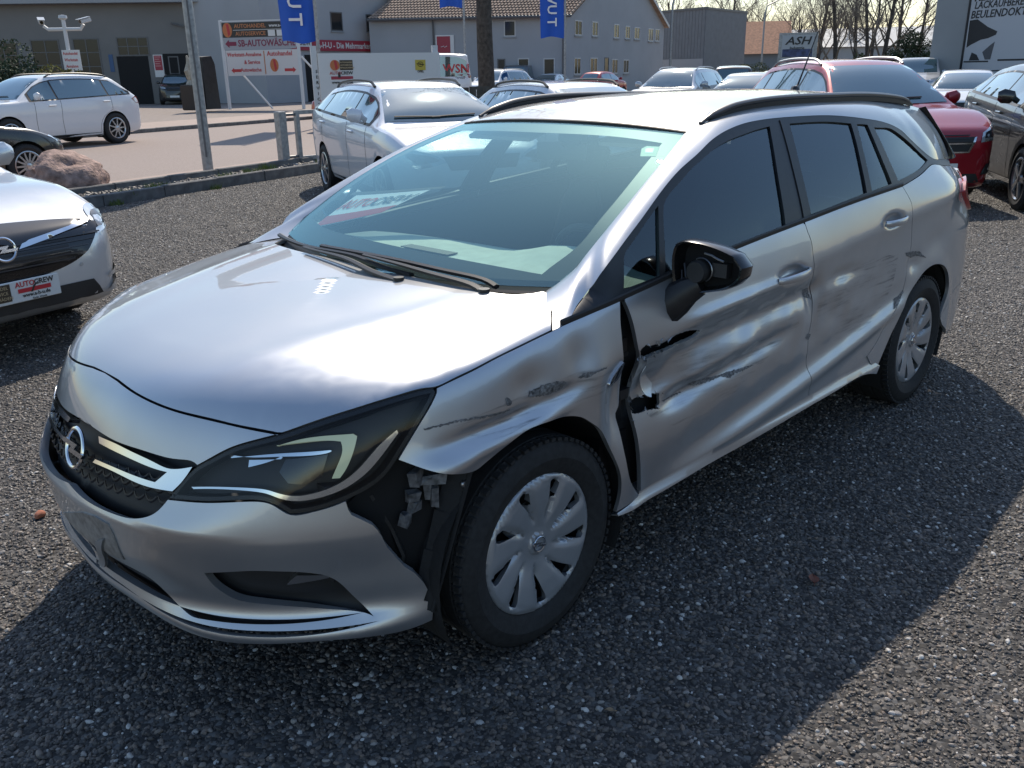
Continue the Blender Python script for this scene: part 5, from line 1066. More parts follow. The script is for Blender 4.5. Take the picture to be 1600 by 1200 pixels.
# ================================================================ the other cars
M_CGL = mat("car_glass", (.026, .062, .070), .06, 0, 1.0, 1.0, .0); M_CGL.node_tree.nodes["Principled BSDF"].inputs["Coat IOR"].default_value = 2.3; M_CGL.node_tree.nodes["Principled BSDF"].inputs["Coat Tint"].default_value = (.8, .96, 1, 1)
M_CLT = mat("headlight_clear", (.55, .58, .60), .10, .6, .5, 1)
M_CTL = mat("tail_light_red", (.22, .010, .012), .15, coat=1)
M_PLT = mat("plate_white", (.75, .75, .73), .45)
M_RIM = mat("alloy_rim", (.50, .51, .53), .28, .9)
M_RIMK = mat("alloy_rim_dark", (.05, .05, .055), .3, .5)
def pch(x, y):
    """monotone cubic"""
    x = np.asarray(x, float); y = np.asarray(y, float); h = np.diff(x); d = np.diff(y)/h; m = np.zeros(len(x)); m[0], m[-1] = d[0], d[-1]
    for i in range(1, len(x)-1):
        if d[i-1]*d[i] > 0: w1, w2 = 2*h[i]+h[i-1], h[i]+2*h[i-1]; m[i] = (w1+w2)/(w1/d[i-1]+w2/d[i])
    def f(q):
        q = np.clip(np.asarray(q, float), x[0], x[-1]); i = np.clip(np.searchsorted(x, q, side='right')-1, 0, len(h)-1); t = (q-x[i])/h[i]
        return (2*t**3-3*t*t+1)*y[i]+(t**3-2*t*t+t)*h[i]*m[i]+(3*t*t-2*t**3)*y[i+1]+(t**3-t*t)*h[i]*m[i+1]
    return f
def rim_mesh(n, key):
    k = ('rim', n, key)
    if k in WHEEL: return WHEEL[k]
    mb = MB(); mb.lathe([(.222, .02), (.228, -.006), (.215, -.010), (.200, .004), (.196, .03)], 40, 'y')
    for i in range(n):
        q = 2*math.pi*i/n; M = Matrix.Rotation(q, 4, 'Y')
        for d in ((-.10, .10) if n <= 6 else (0,)):
            mb.prism([(.03, -.020), (.12, -.014), (.205, -.012), (.205, .012), (.12, .014), (.03, .020)], -.004, .018, M @ Matrix.Rotation(d, 4, 'Y') @ Matrix(((1, 0, 0, 0), (0, 0, -1, .012), (0, 1, 0, 0), (0, 0, 0, 1))))
    mb.lathe([(0, -.012), (.03, -.012), (.055, -.002), (.06, .02)], 20, 'y')
    WHEEL[k] = mb.me('rim', M_RIMK if key == 'dark' else M_RIM); return WHEEL[k]
def car_wheel(car, x, y, s, r, n, key, detail):
    sc = r/.33; w = link('wheel', tyre_mesh(.33, .225, .215, 'gen') if detail else tyre_small(), car, (x, y, r)); w.scale = (sc, sc, sc); w.rotation_euler = (0, R(13*x), 0 if s < 0 else math.pi)
    if 'back' not in WHEEL:
        mb = MB(); mb.lathe([(0, .0), (.22, .0), (.235, -.05)], 32, 'y'); WHEEL['back'] = mb.me('dark_backing', M_STEEL)  # near-black backing stands in for the shade behind the spokes
    link('rim', rim_mesh(n, key), w, (0, -.098, 0)); 
    if detail: link('dark_backing', WHEEL['back'], w, (0, -.050, 0))
def tyre_small():
    if 'small' not in WHEEL:
        mb = MB(); mb.lathe([(.0, -.085), (.225, -.085), (.235, -.105), (.30, -.105), (.33, -.08), (.33, .08), (.30, .105), (.0, .10)], 32, 'y'); WHEEL['small'] = mb.me('wheel', M_TYRE)
    return WHEEL['small']
def gcar(name, label, cat, loc, rz, pm, L=4.4, W=1.80, H=1.48, wb=2.65, fo=.90, rw=.325, zn=.78, zc=1.0, xc=.22, xh=1.05, xr=2.75, xd=3.15, zd=1.02, b0=.95, b1=1.05, roofw=.62, step=.07, detail=2, group=None,
         grille=None, lights=None, plate=True, rails=None, spokes=10, rimkey='', tails=None, rear='hatch', xb=1.35, clad=False, lower=None, extra=None, dark_win=None):
    car = thing(name, label, cat, (loc[0], loc[1], loc[2] if len(loc) > 2 else 0), rz, group); gl = dark_win or M_CGL
    x0, x1 = -fo, L-fo
    top = pch([x0, x0+.06, x0+.22, (x0+xc)/2+.1, xc, xc+.12, xh-.05, xh+.22, (xh+xr)/2, xr, xd, x1-.06, x1] if rear != 'sedan' else [x0, x0+.06, x0+.22, (x0+xc)/2+.1, xc, xc+.12, xh-.05, xh+.22, (xh+xr)/2, xr, xd, x1-.06, x1],
              [zn-.16, zn-.05, zn+.02, (zn+zc)/2+.05, zc, zc+.09, H-.085, H-.02, H, H-.055, zd+.05 if rear != 'sedan' else zd, zd-.05, zd-.22])
    wid = pch([x0, x0+.05, x0+.15, x0+.35, 0, .7, wb-.2, wb+.25, x1-.30, x1-.10, x1], [.60, .72, .83, .93, .985, .995, 1, .985, .93, .86, .70])
    bot = pch([x0, x0+.1, x0+.3, x1-.3, x1], [.30, .235, .21, .24, .34])
    belt = lambda x: np.minimum(np.interp(x, [xc-.15, xd], [b0, b1]), top(x)-.035)
    n1 = np.array([0, .015, .04, .08, .13, .20]); xs = np.unique(np.r_[x0+n1, np.arange(x0+.26, x1-.26, step), x1-n1, xc, xh]); rows = []; w2 = W/2
    for x in xs:
        w = wid(x)*w2; t = top(x); b = belt(x); z0 = bot(x); g = np.clip((t-b)/(H-b1), 0, 1); tw = w*.955*(1-g)+min(roofw*w2*1.0+.02, w*.9)*g if g > .12 else w*(.955-.3*g)
        hh = b-z0; sec = [(0, z0), (.80*w, z0), (.93*w, z0+.03*hh), (.972*w, z0+.13*hh), (.985*w, z0+.28*hh), (.995*w, z0+.45*hh), (1.0*w, z0+.62*hh), (.998*w, z0+.76*hh), (.985*w, z0+.90*hh), (.955*w, b)]
        zt = t-.05*min(1, g*2)-.012
        for q in (.2, .4, .6, .8, 1.0): sec.append((.955*w+(tw-.955*w)*(q+.10*q*(1-q)), b+(zt-b)*q))
        for q, dz in ((.95, .020), (.86, .038), (.70, .047), (.45, .055), (.2, .06), (0, .062)): sec.append((tw*q, t-.062*min(1, .3+g)+dz*min(1, .3+g)))
        rows.append(sec)
    P = np.array([[(x, y, z) for y, z in r] for x, r in zip(xs, rows)]); nx, ny = P.shape[:2]
    full = np.concatenate([P, P[:, :-1][:, ::-1]*[1, -1, 1]], 1); mY = full.shape[1]; V = full.reshape(-1, 3)
    F = []; ra = rw+.045
    V2 = V.copy()
    inarch = np.zeros(len(V), bool)
    for cx in (0, wb):
        d = np.hypot(V[:, 0]-cx, V[:, 2]-rw); inarch |= (d < ra) & (np.abs(V[:, 1]) > .60*w2)
    for i in range(nx-1):
        for j in range(mY-1):
            q = (i*mY+j, i*mY+j+1, (i+1)*mY+j+1, (i+1)*mY+j)
            if all(inarch[k] for k in q): continue
            F.append(q[::-1])
    used = set(k for q in F for k in q)
    for k in used:
        if inarch[k]:
            for cx in (0, wb):
                d = math.hypot(V[k, 0]-cx, V[k, 2]-rw)
                if d < ra and d > 1e-3: V2[k, 0] = cx+(V[k, 0]-cx)*ra/d; V2[k, 2] = rw+(V[k, 2]-rw)*ra/d
    V2[:, 2] = np.maximum(V2[:, 2], .19)
    nV = len(V2); F.append(tuple(range(mY))); F.append(tuple((nx-1)*mY+k for k in range(mY-1, -1, -1)))
    me = mesh('body', V2, F, pm); me.update(); sharp(me, 42); body = link('body', me, car)
    bvh = BVHTree.FromPolygons([tuple(p) for p in V2], [tuple(q) for q in F])
    def cast(poly, ax, m, nm, res=.06, lift=.005, parent=None, step=None, lab=None):
        """lays an outline onto the shell: ax 'l','r' (x,z), 'f','b' (y,z), 't' (x,y)"""
        poly = np.asarray(poly, float); 
        if area(poly) < 0: poly = poly[::-1]
        Bd = dens(poly, step or res); lo, hi = poly.min(0), poly.max(0); G = np.stack(np.meshgrid(np.arange(lo[0]+res*.4, hi[0], res), np.arange(lo[1]+res*.4, hi[1], res)), -1).reshape(-1, 2)
        if len(G): G = G[pin(G, Bd)]
        if len(G): G = G[pdist(G, Bd) > res*.4]
        n = len(Bd); r = delaunay_2d_cdt([Vector(p) for p in (np.concatenate([Bd, G]) if len(G) else Bd)], [(i, (i+1) % n) for i in range(n)], [], 0, 1e-7)
        U = np.array([tuple(p) for p in r[0]]); Fa = np.array(r[2]); Fa = Fa[pin(U[Fa].mean(1), Bd)]
        out = []
        for a, b in U:
            o, d = {'l': (Vector((a, -3, b)), Vector((0, 1, 0))), 'r': (Vector((a, 3, b)), Vector((0, -1, 0))), 'f': (Vector((-6, a, b)), Vector((1, 0, 0))), 'b': (Vector((9, a, b)), Vector((-1, 0, 0))), 't': (Vector((a, b, 4)), Vector((0, 0, -1)))}[ax]
            h = bvh.ray_cast(o, d)
            if h[0] is None: h = bvh.find_nearest(o+d*(3-W*.45 if ax in 'lr' else 6-fo if ax == 'f' else 9-x1 if ax == 'b' else 3))
            nn = h[1] if h[1].dot(d) < 0 else -h[1]; out.append(tuple(h[0]+nn*lift))
        o3 = np.array(out); t = np.cross(o3[Fa[:, 1]]-o3[Fa[:, 0]], o3[Fa[:, 2]]-o3[Fa[:, 0]]).mean(0); d = {'l': (0, -1, 0), 'r': (0, 1, 0), 'f': (-1, 0, 0), 'b': (1, 0, 0), 't': (0, 0, 1)}[ax]
        if t@np.array(d) < 0: Fa = Fa[:, ::-1]
        # a shallow rim so that the piece has an edge
        k = len(o3); bd = o3[:n] if np.allclose(U[:n], Bd, atol=1e-6) else None
        vv = o3; ff = Fa.tolist()
        return link(nm, mesh(nm, vv, ff, m), parent or car, label=lab)
    for cx in (0, wb):
        for s in (-1, 1):
            a = np.linspace(R(-30), R(210), 22); P_ = np.array([[(cx+ra*1.0*math.cos(q), s*(w2*.97-.30*t), rw+ra*math.sin(q)) for t in (0, 1)] for q in a]); wl = grid_mesh('arch_liner', P_, M_BLK, flip=(s > 0)); wlo = link('arch_liner', wl, car)
            if detail > 1: 
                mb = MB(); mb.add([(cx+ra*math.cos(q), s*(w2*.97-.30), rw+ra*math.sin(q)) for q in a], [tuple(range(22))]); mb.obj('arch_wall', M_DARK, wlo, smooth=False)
            car_wheel(car, cx, s*(w2-.115), s, rw, spokes, rimkey, detail > 1)
    # windscreen and side windows
    tw = lambda x: np.interp(x, [xc, xh], [w2*.80, w2*roofw*.93])
    ws = [(xc+.05, -tw(xc)), (xc+.01, 0), (xc+.05, tw(xc)), (xh-.01, tw(xh)), (xh-.05, 0), (xh-.01, -tw(xh))]
    cast(smooth_poly(ws, .08, 40), 't', gl, 'windscreen', .10)
    bz = lambda x: float(belt(x))+.025
    zt_ = lambda x: float(top(x))-.085-.045*sstep(xh-.4, xh+.2, x)
    xa = xc+.30; xe = xd-.10 if rear != 'sedan' else xr+.12
    def winpoly(a, b):
        xs_ = np.linspace(a, b, 12); lo = [(x, bz(x)) for x in xs_]; hi = [(x, max(min(zt_(x+.05), zt_(x)), bz(x)+.012)) for x in xs_]
        return np.array(lo+hi[::-1])
    cuts = [xa, xb, (xb+(xe-xb)*.66 if L > 4.2 and rear != 'van' else xe-.02), xe]
    for s in 'lr':
        for i, (a, b) in enumerate(zip(cuts[:-1], cuts[1:])):
            if b-a < .15: continue
            cast(inset(winpoly(a+.02, b-.02), .004), s, gl, 'side_window', .11)
        if detail > 1:
            fr = winpoly(cuts[0]-.05, cuts[-1]+.03); fr[:12, 1] -= .022; fr[12:, 1] += .022; cast(fr, s, M_TRIM, 'window_surround', .08, .0022)
            for x in (xa+.02, xb, cuts[2]+.05):
                zz = np.linspace(.30, bz(x)-.03, 12); C = np.stack([x+.10*np.abs(zz-.62)*(1 if x == xb else .8), zz], 1)
                if x == cuts[2]+.05: C[:, 0] = np.minimum(C[:, 0], wb-ra*np.sqrt(np.clip(1-((zz-rw)/ra)**2, 0, 1))-.05)
                cast(np.r_[C, (C+[.009, 0])[::-1]], s, M_DARK, 'door_gap', .05, .0015)
            sg = -1 if s == 'l' else 1
            for x in (xb-.20, cuts[2]-.12):
                z = bz(x)-.13; h = bvh.ray_cast(Vector((x, sg*3, z)), Vector((0, -sg, 0)))
                if h[0]: mb = MB(); mb.box((x, h[0].y+sg*.012, z), (.20, .035, .03), bev=.010); mb.obj('door_handle', pm, car)
            sl = [(ra+.04, .24), (wb-ra-.04, .24), (wb-ra-.04, .30), (ra+.04, .30)]; cast(sl, s, lower or M_BLK, 'sill_trim', .12, .006)
        if clad:
            for cx in (0, wb):
                a = np.linspace(R(-8), R(188), 26); C = np.r_[[(cx+(ra+.002)*math.cos(q), rw+(ra+.002)*math.sin(q)) for q in a], [(cx+(ra+.055)*math.cos(q), rw+(ra+.055)*math.sin(q)) for q in a[::-1]]]; cast(C, s, M_BLK, 'arch_cladding', .05, .008)
    # rear window and lights
    zr0, zr1 = zd+.04, H-.14
    if rear == 'sedan': cast(smooth_poly([(xr+.06, -w2*.62), (xd-.03, -w2*.70), (xd-.03, w2*.70), (xr+.06, w2*.62)], .08, 40), 't', gl, 'rear_window', .10)
    else: cast(smooth_poly([(-w2*.62, zr0), (w2*.62, zr0), (w2*.56, zr1), (-w2*.56, zr1)], .08, 40), 'b', gl, 'rear_window', .10)
    for s in (-1, 1):
        tl = np.array(tails or [(.56, zd-.12), (.80, zd-.14), (.84, zd-.02), (.80, zd+.02), (.58, zd-.02)]); tl = tl*[w2*1.08, 1]; cast(smooth_poly(tl*[s, 1], .05, 40), 'b', M_CTL, 'tail_light', .06, .006)
        hl = np.array(lights or [(.50, zn-.10), (.86, zn-.05), (.90, zn+.04), (.80, zn+.05), (.52, zn-.01)])*[w2, 1]; ho = cast(smooth_poly(hl*[s, 1], .04, 40), 'f', M_CLT, 'headlight', .05, .007)
        if detail > 1:
            c_ = hl.mean(0); cast(smooth_poly((hl-c_)*[.72, .55]*1.0*[1, 1]*1.0+c_, .04, 40)*[s, 1] if s > 0 else (smooth_poly((hl-c_)*[.72, .55]+c_, .04, 40)*[s, 1]), 'f', M_GLOSS, 'headlight_inset', .04, .010, parent=ho)
    gp = np.array(grille or [(-.50, zn-.08), (-.42, zn-.22), (.42, zn-.22), (.50, zn-.08)])*[w2, 1]; go = cast(smooth_poly(gp, .05, 35), 'f', M_BLK, 'grille', .05, .006)
    lg = np.array([(-.62, .30), (.62, .30), (.55, .40), (-.55, .40)])*[w2, 1]; cast(lg, 'f', M_BLK, 'lower_intake', .06, .006)
    if detail > 1:
        for k in range(3): z = zn-.11-.035*k; cast([(-.42*w2, z), (.42*w2, z), (.42*w2, z+.012), (-.42*w2, z+.012)], 'f', M_TRIM, 'grille_bar', .06, .012, parent=go)
    if plate:
        h = bvh.ray_cast(Vector((-6, 0, .46)), Vector((1, 0, 0))); mb = MB(); mb.box((h[0].x-.012, 0, .46), (.012, .52, .115)); mb.obj('number_plate', M_PLT, car, smooth=False)
        h = bvh.ray_cast(Vector((9, 0, .62)), Vector((-1, 0, 0))); mb = MB(); mb.box((h[0].x+.012, 0, .62), (.012, .52, .115)); mb.obj('number_plate', M_PLT, car, smooth=False)
    if rails:
        for s in (-1, 1):
            xs_ = np.linspace(xh+.12, xr+.02, 16); pts = [(x, s*(w2*roofw-.01), float(top(x))-.035+.045*min(1, min(x-xs_[0], xs_[-1]-x)/.15)) for x in xs_]; mb = MB(); mb.tube(pts, .018, 6); mb.obj('roof_rail', rails, car)
    for s in (-1, 1):
        mz = bz(xa)+.06; my = w2*.955; mb = MB(); mb.tube([(xa+.10, s*(my-.02), mz-.02), (xa+.09, s*(my+.03), mz+.01), (xa+.08, s*(my+.06), mz+.03), (xa+.08, s*(my+.16), mz+.045), (xa+.09, s*(my+.21), mz+.045)], [.03, .035, .075, .085, .05], 10, flat=(.62, 1.0) if True else None, up=(1, 0, 0)); mb.obj('wing_mirror', pm, car)
    if detail > 1:
        for s in (-1, 1):
            mb = MB(); pts = []
            for q in np.linspace(0, 1, 8):
                h = bvh.ray_cast(Vector((xc+.06+.03*q, s*.05+s*-.55*q+.1, 3)), Vector((0, 0, -1))); pts.append(h[0]+Vector((0, 0, .02)))
            mb.tube(pts, .010, 5); mb.obj('wiper', M_TRIM, car)
    if extra: extra(car, cast, bvh)
    return car
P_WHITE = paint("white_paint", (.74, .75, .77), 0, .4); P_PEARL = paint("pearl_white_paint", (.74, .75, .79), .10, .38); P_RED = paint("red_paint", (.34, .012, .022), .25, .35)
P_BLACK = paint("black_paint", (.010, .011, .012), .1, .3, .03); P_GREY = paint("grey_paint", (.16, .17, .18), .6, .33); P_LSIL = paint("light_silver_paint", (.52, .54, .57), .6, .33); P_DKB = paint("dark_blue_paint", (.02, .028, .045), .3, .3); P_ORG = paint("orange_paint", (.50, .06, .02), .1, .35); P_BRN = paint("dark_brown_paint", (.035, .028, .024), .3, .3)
M_RAIL = mat('rail_black', (.02, .02, .022), .4); M_RAILS = mat('rail_silver', (.5, .51, .52), .35, .8)
GC = 'cars parked on and around the lots'
gcar('parked_car', 'white estate car with black roof rails, parked by the grey steel gate post', 'car', (5.47, 5.56), 1.209, P_PEARL, 4.67, 1.82, 1.48, 2.70, .90, .325, .80, 1.02, .20, 1.02, 2.95, 3.50, 1.05, .97, 1.10, detail=2, rails=M_RAIL, spokes=5, group=GC, step=.06,
     lights=[(.46, .66), (.80, .60), (.93, .74), (.90, .80), (.60, .74)])
def insignia(car, cast, bvh):
    w = .93
    cast(smooth_poly([(-.66, .715), (-.60, .66), (-.40, .525), (.40, .525), (.60, .66), (.66, .715), (.62, .735), (.30, .765), (0, .775), (-.30, .765), (-.62, .735)], .03, 40), 'f', M_GLOSS, 'grille_surround', .04, .008)
    for s in (-1, 1):
        cast(np.array([(.09, .645), (.16, .655), (.60, .722), (.60, .735), (.17, .682), (.12, .672)])*[s, 1], 'f', M_CHR, 'grille_chrome', .03, .016)
        cast(smooth_poly(np.array([(.62, .395), (.70, .385), (.86, .40), (.86, .43), (.70, .412)])*[s, 1], .03, 50), 'f', P_LSIL, 'bumper_blade', .03, .012)
        cast(smooth_poly(np.array([(.58, .30), (.84, .30), (.88, .34), (.88, .385), (.76, .355)])*[s, 1], .03, 50), 'f', P_LSIL, 'bumper_blade', .03, .014)
        cast(smooth_poly(np.array([(.70, .35), (.86, .38), (.88, .47), (.80, .43)])*[s, 1], .03, 50), 'f', M_BLK, 'air_inlet', .03, .009)
    for k in range(5): z = .545+.03*k; a = .41+.055*k; cast([(-a, z), (a, z), (a, z+.008), (-a, z+.008)], 'f', mat('slat_grey', (.05, .05, .055), .3), 'grille_slat', .04, .014)
    h = bvh.ray_cast(Vector((-6, 0, .668)), Vector((1, 0, 0)))[0]; Mx = frame((h.x-.03, 0, .665), (0, -1, 0), (-1, 0, .2)); mb = MB(); mb.tube([Mx @ Vector((.065*math.cos(a), .065*math.sin(a), .0)) for a in np.linspace(0, 2*math.pi, 33)], .008, 6, cap=False)
    em = mb.obj('emblem_ring', M_CHR, car); mb = MB(); mb.prism([(-.07, .018), (.03, .018), (.01, -.002), (.08, -.002), (.066, -.018), (-.034, -.018), (-.012, .002), (-.084, .002)], -.004, .008, Mx); mb.obj('emblem_bolt', M_CHR, em, smooth=False)
    # advertising plate in place of a number plate
    h = bvh.ray_cast(Vector((-6, 0, .43)), Vector((1, 0, 0)))[0]; X = h.x-.03; mb = MB(); mb.box((X, 0, .425), (.014, .53, .125), bev=.004); pl = mb.obj('advert_plate', M_PLT, car)
    def onp(nm, me, y, z, d=.009): o = link(nm, me, pl); o.matrix_local = frame((X-d, y, z), (0, -1, 0), (-1, 0, 0)); return o
    mb = MB(); mb.box((0, 0, 0), (.20, .098, .002)); onp('print_panel', mb.me('print_panel', mat('print_brown', (.05, .035, .022), .5), False), .135, .430)
    for k, t in enumerate(('AUTOHANDEL', 'AUTOSERVICE', 'UNFALLSCHÄDEN')): onp('print', text_mesh('print', t, .026, mat('print_gold', (.55, .42, .25), .5), .0006), .135, .460-.030*k, .0115)
    onp('print', text_mesh('print', 'AUTO', .042, mat('print_red', (.55, .03, .04), .5), .0006, True), -.055, .462); onp('print', text_mesh('print', 'CREW', .042, mat('print_black', (.02, .02, .02), .5), .0006, True), -.170, .462)
    mb = MB(); mb.prism([(-.10, -.012), (.10, -.012), (.10, .012), (-.10, .012)], 0, .001); onp('print_bar', mb.me('print_bar', MATS['print_red'], False), -.108, .427); mb = MB(); mb.prism([(-.03, -.03), (-.018, -.03), (.0, 0), (.035, .028), (-.008, .006)], 0, .002); onp('print_tick', mb.me('print_tick', MATS['print_black'], False), -.112, .442)
    onp('print', text_mesh('print', 'www.a-h-u.de', .030, MATS['print_black'], .0006, True), -.115, .398); onp('print', text_mesh('print', 'Radio Wandt', .016, MATS['print_black'], .0005), -.13, .373)
    mb = MB(); mb.lathe([(0, -.004), (.011, -.004), (.013, .004)], 12, 'x', (bvh.ray_cast(Vector((-6, -.45, .50)), Vector((1, 0, 0)))[0].x, -.45, .50)); mb.obj('parking_sensor', P_LSIL, car)
gcar('parked_car', 'silver saloon nose with dark slatted grille and an advertising plate at the left edge', 'car', (-.33, 4.06), 1.819, paint("silver_white_paint", (.66, .68, .71), .55, .33), 4.90, 1.86, 1.45, 2.83, .95, .335, .76, .98, .25, 1.15, 2.65, 3.35, 1.02, .92, 1.0, detail=2, plate=False, group=GC, step=.05,
     lights=[(.66, .66), (.84, .68), (.90, .79), (.80, .80), (.70, .745)], grille=[(-.60, .70), (-.40, .53), (.40, .53), (.60, .70)], extra=insignia)
gcar('parked_car', 'white crossover with black spoked wheels standing on the street', 'car', (4.91, 20.98), .308, P_WHITE, 4.71, 1.89, 1.67, 2.864, .87, .37, .92, 1.12, .35, 1.20, 3.05, 3.62, 1.12, 1.05, 1.16, detail=2, rails=M_RAIL, spokes=9, rimkey='', group=GC, tails=[(.58, .98), (.84, .94), (.86, 1.06), (.80, 1.12), (.60, 1.08)])
gcar('parked_car', 'black saloon with silver multi-spoke wheel behind the boulder', 'car', (2.83, 13.31), 3.377, P_BLACK, 4.64, 1.81, 1.43, 2.81, .80, .325, .70, .95, .35, 1.25, 2.6, 3.3, 1.0, .90, 1.0, detail=2, spokes=14, rear='sedan', group=GC)
def redx(car, cast, bvh):
    for s in (-1, 1):
        cast(smooth_poly(np.array([(.55, .38), (.80, .40), (.80, .52), (.62, .50)])*[s, 1], .03, 50), 'f', M_BLK, 'fog_recess', .04, .008); cast(smooth_poly(np.array([(.66, .43), (.76, .44), (.75, .48), (.67, .47)])*[s, 1], .02, 50), 'f', M_CLT, 'fog_light', .03, .012)
    C = np.array([(-.46, .80), (-.38, .63), (.38, .63), (.46, .80)]); Ci = np.array([(-.43, .79), (-.36, .645), (.36, .645), (.43, .79)]); go = cast(np.r_[C, Ci[::-1]], 'f', M_CHR, 'grille_chrome', .03, .012); cast([(-.43, .725), (.43, .725), (.43, .74), (-.43, .74)], 'f', M_CHR, 'grille_chrome', .04, .014)
gcar('parked_car', 'red crossover with silver roof rails parked behind the damaged car', 'car', (9.51, 2.04), .88, P_RED, 4.28, 1.80, 1.66, 2.555, .86, .345, .92, 1.12, .22, 1.0, 2.70, 3.2, 1.10, 1.04, 1.14, detail=2, rails=M_RAILS, spokes=5, group=GC, step=.06, clad=True, lights=[(.56, .74), (.88, .76), (.92, .92), (.86, .94), (.60, .84)], grille=[(-.50, .80), (-.42, .64), (.42, .64), (.50, .80)], extra=redx)
gcar('parked_car', 'glossy black crossover with silver sill trim at the right edge', 'car', (10.06, -.08), .554, P_BLACK, 4.21, 1.80, 1.595, 2.636, .85, .345, .95, 1.10, .25, 1.02, 2.5, 3.0, 1.12, 1.06, 1.22, detail=2, spokes=5, rimkey='', group=GC, step=.06, clad=True, lower=M_CHR)
gcar('parked_car', 'silver estate roof with dark rails between the white estate and the damaged car', 'car', (7.85, 4.85), 1.209, P_LSIL, 4.70, 1.82, 1.43, 2.70, .92, .32, .78, .98, .22, 1.05, 2.95, 3.45, 1.02, .93, 1.05, detail=2, rails=M_RAIL, group=GC)
gcar('parked_car', 'white hatchback facing the camera in front of the advertising wall', 'car', (22.11, 5.52), .352, P_WHITE, 4.05, 1.76, 1.45, 2.55, .82, .31, .80, 1.0, .22, 1.02, 2.6, 3.0, 1.02, .95, 1.05, detail=1, group=GC)
gcar('parked_car', 'white compact crossover beside the tree trunk', 'car', (31.44, 32.19), .153, P_WHITE, 4.43, 1.81, 1.68, 2.60, .88, .345, .95, 1.12, .3, 1.0, 2.95, 3.4, 1.12, 1.08, 1.14, detail=1, rails=M_RAILS, spokes=5, group=GC, step=.1)
gcar('parked_car', 'small white hatchback with dark grille right of the white crossover', 'car', (40.65, 36.48), .377, P_WHITE, 3.95, 1.74, 1.42, 2.47, .80, .30, .80, .98, .25, 1.05, 2.4, 2.9, 1.0, .94, 1.04, detail=1, group=GC, step=.1)
gcar('parked_van', 'dark grey passenger van in front of the grey building', 'van', (44.2, 41.0), .78+math.pi/2+1.35, P_GREY, 5.2, 1.95, 1.97, 3.2, .95, .34, 1.05, 1.30, .05, .95, 4.0, 4.15, 1.30, 1.18, 1.22, detail=1, group=GC, step=.1, rear='van', roofw=.78)
gcar('parked_car', 'silver crossover with roof rails facing the camera, behind the silver estate roof', 'car', (20.0, 12.9), .26, P_LSIL, 4.4, 1.83, 1.60, 2.62, .88, .34, .9, 1.08, .25, 1.0, 2.9, 3.35, 1.08, 1.02, 1.12, detail=1, rails=M_RAILS, group=GC)
gcar('parked_car', 'black multi-seater seen from behind in the second row', 'car', (31.0, 17.4), .56+math.pi, P_BRN, 4.6, 1.85, 1.66, 2.75, .9, .34, .95, 1.12, .25, 1.0, 3.3, 3.7, 1.1, 1.05, 1.1, detail=1, group=GC, step=.1, tails=[(.60, .95), (.84, .90), (.86, 1.0), (.80, 1.04), (.62, 1.0)])
gcar('parked_car', 'grey hatchback windscreen beside the aerial of the damaged car', 'car', (19.0, 9.9), .33, P_GREY, 4.25, 1.78, 1.46, 2.60, .86, .32, .8, 1.0, .22, 1.02, 2.8, 3.15, 1.02, .95, 1.05, detail=1, group=GC)
gcar('parked_car', 'pale estate seen from behind under the tall signboard', 'car', (31.5, 15.6), .50+math.pi, P_LSIL, 4.5, 1.80, 1.47, 2.65, .9, .32, .8, 1.0, .22, 1.05, 3.0, 3.5, 1.02, .95, 1.03, detail=1, group=GC, step=.1)
gcar('parked_car', 'tall pale van windscreen left of the advertising wall', 'van', (40.0, 13.6), .38, P_LSIL, 4.9, 1.95, 1.90, 3.0, .9, .34, 1.0, 1.25, .1, .9, 3.9, 4.0, 1.25, 1.15, 1.2, detail=1, group=GC, step=.1, rear='van', roofw=.78)
gcar('parked_car', 'small red car far off by the grey gable wall', 'car', (42.5, 32.5), 3.3, P_RED, 3.7, 1.65, 1.50, 2.35, .75, .30, .8, 1.0, .2, .9, 2.3, 2.75, 1.0, .95, 1.02, detail=1, group=GC, step=.12)
gcar('parked_car', 'low orange car behind the dark board fence', 'car', (15.9, 18.2), 2.2, P_ORG, 4.3, 1.85, 1.26, 2.5, .95, .32, .68, .88, .35, 1.2, 2.1, 3.0, .90, .82, .9, detail=1, group=GC, rear='sedan')
gcar('parked_car', 'white people carrier parked under the car wash sign', 'car', (28.3, 48.0), .78+.32, P_WHITE, 4.38, 1.83, 1.63, 2.65, .9, .33, .85, 1.08, .1, .95, 2.9, 3.3, 1.08, 1.0, 1.1, detail=1, group=GC, step=.1)
gcar('parked_car', 'black off-roader in front of the workshop wall', 'car', (24.0, 51.0), .78+.25, P_BLACK, 4.3, 1.85, 1.75, 2.65, .85, .36, 1.0, 1.18, .3, .9, 3.2, 3.3, 1.2, 1.12, 1.15, detail=1, group=GC, step=.1)
gcar('parked_car', 'dark hatchback between the white crossover and the dark van', 'car', (39.5, 39.4), .4, P_DKB, 4.1, 1.76, 1.47, 2.55, .82, .31, .8, 1.0, .22, 1.02, 2.7, 3.05, 1.02, .95, 1.05, detail=1, group=GC, step=.1)
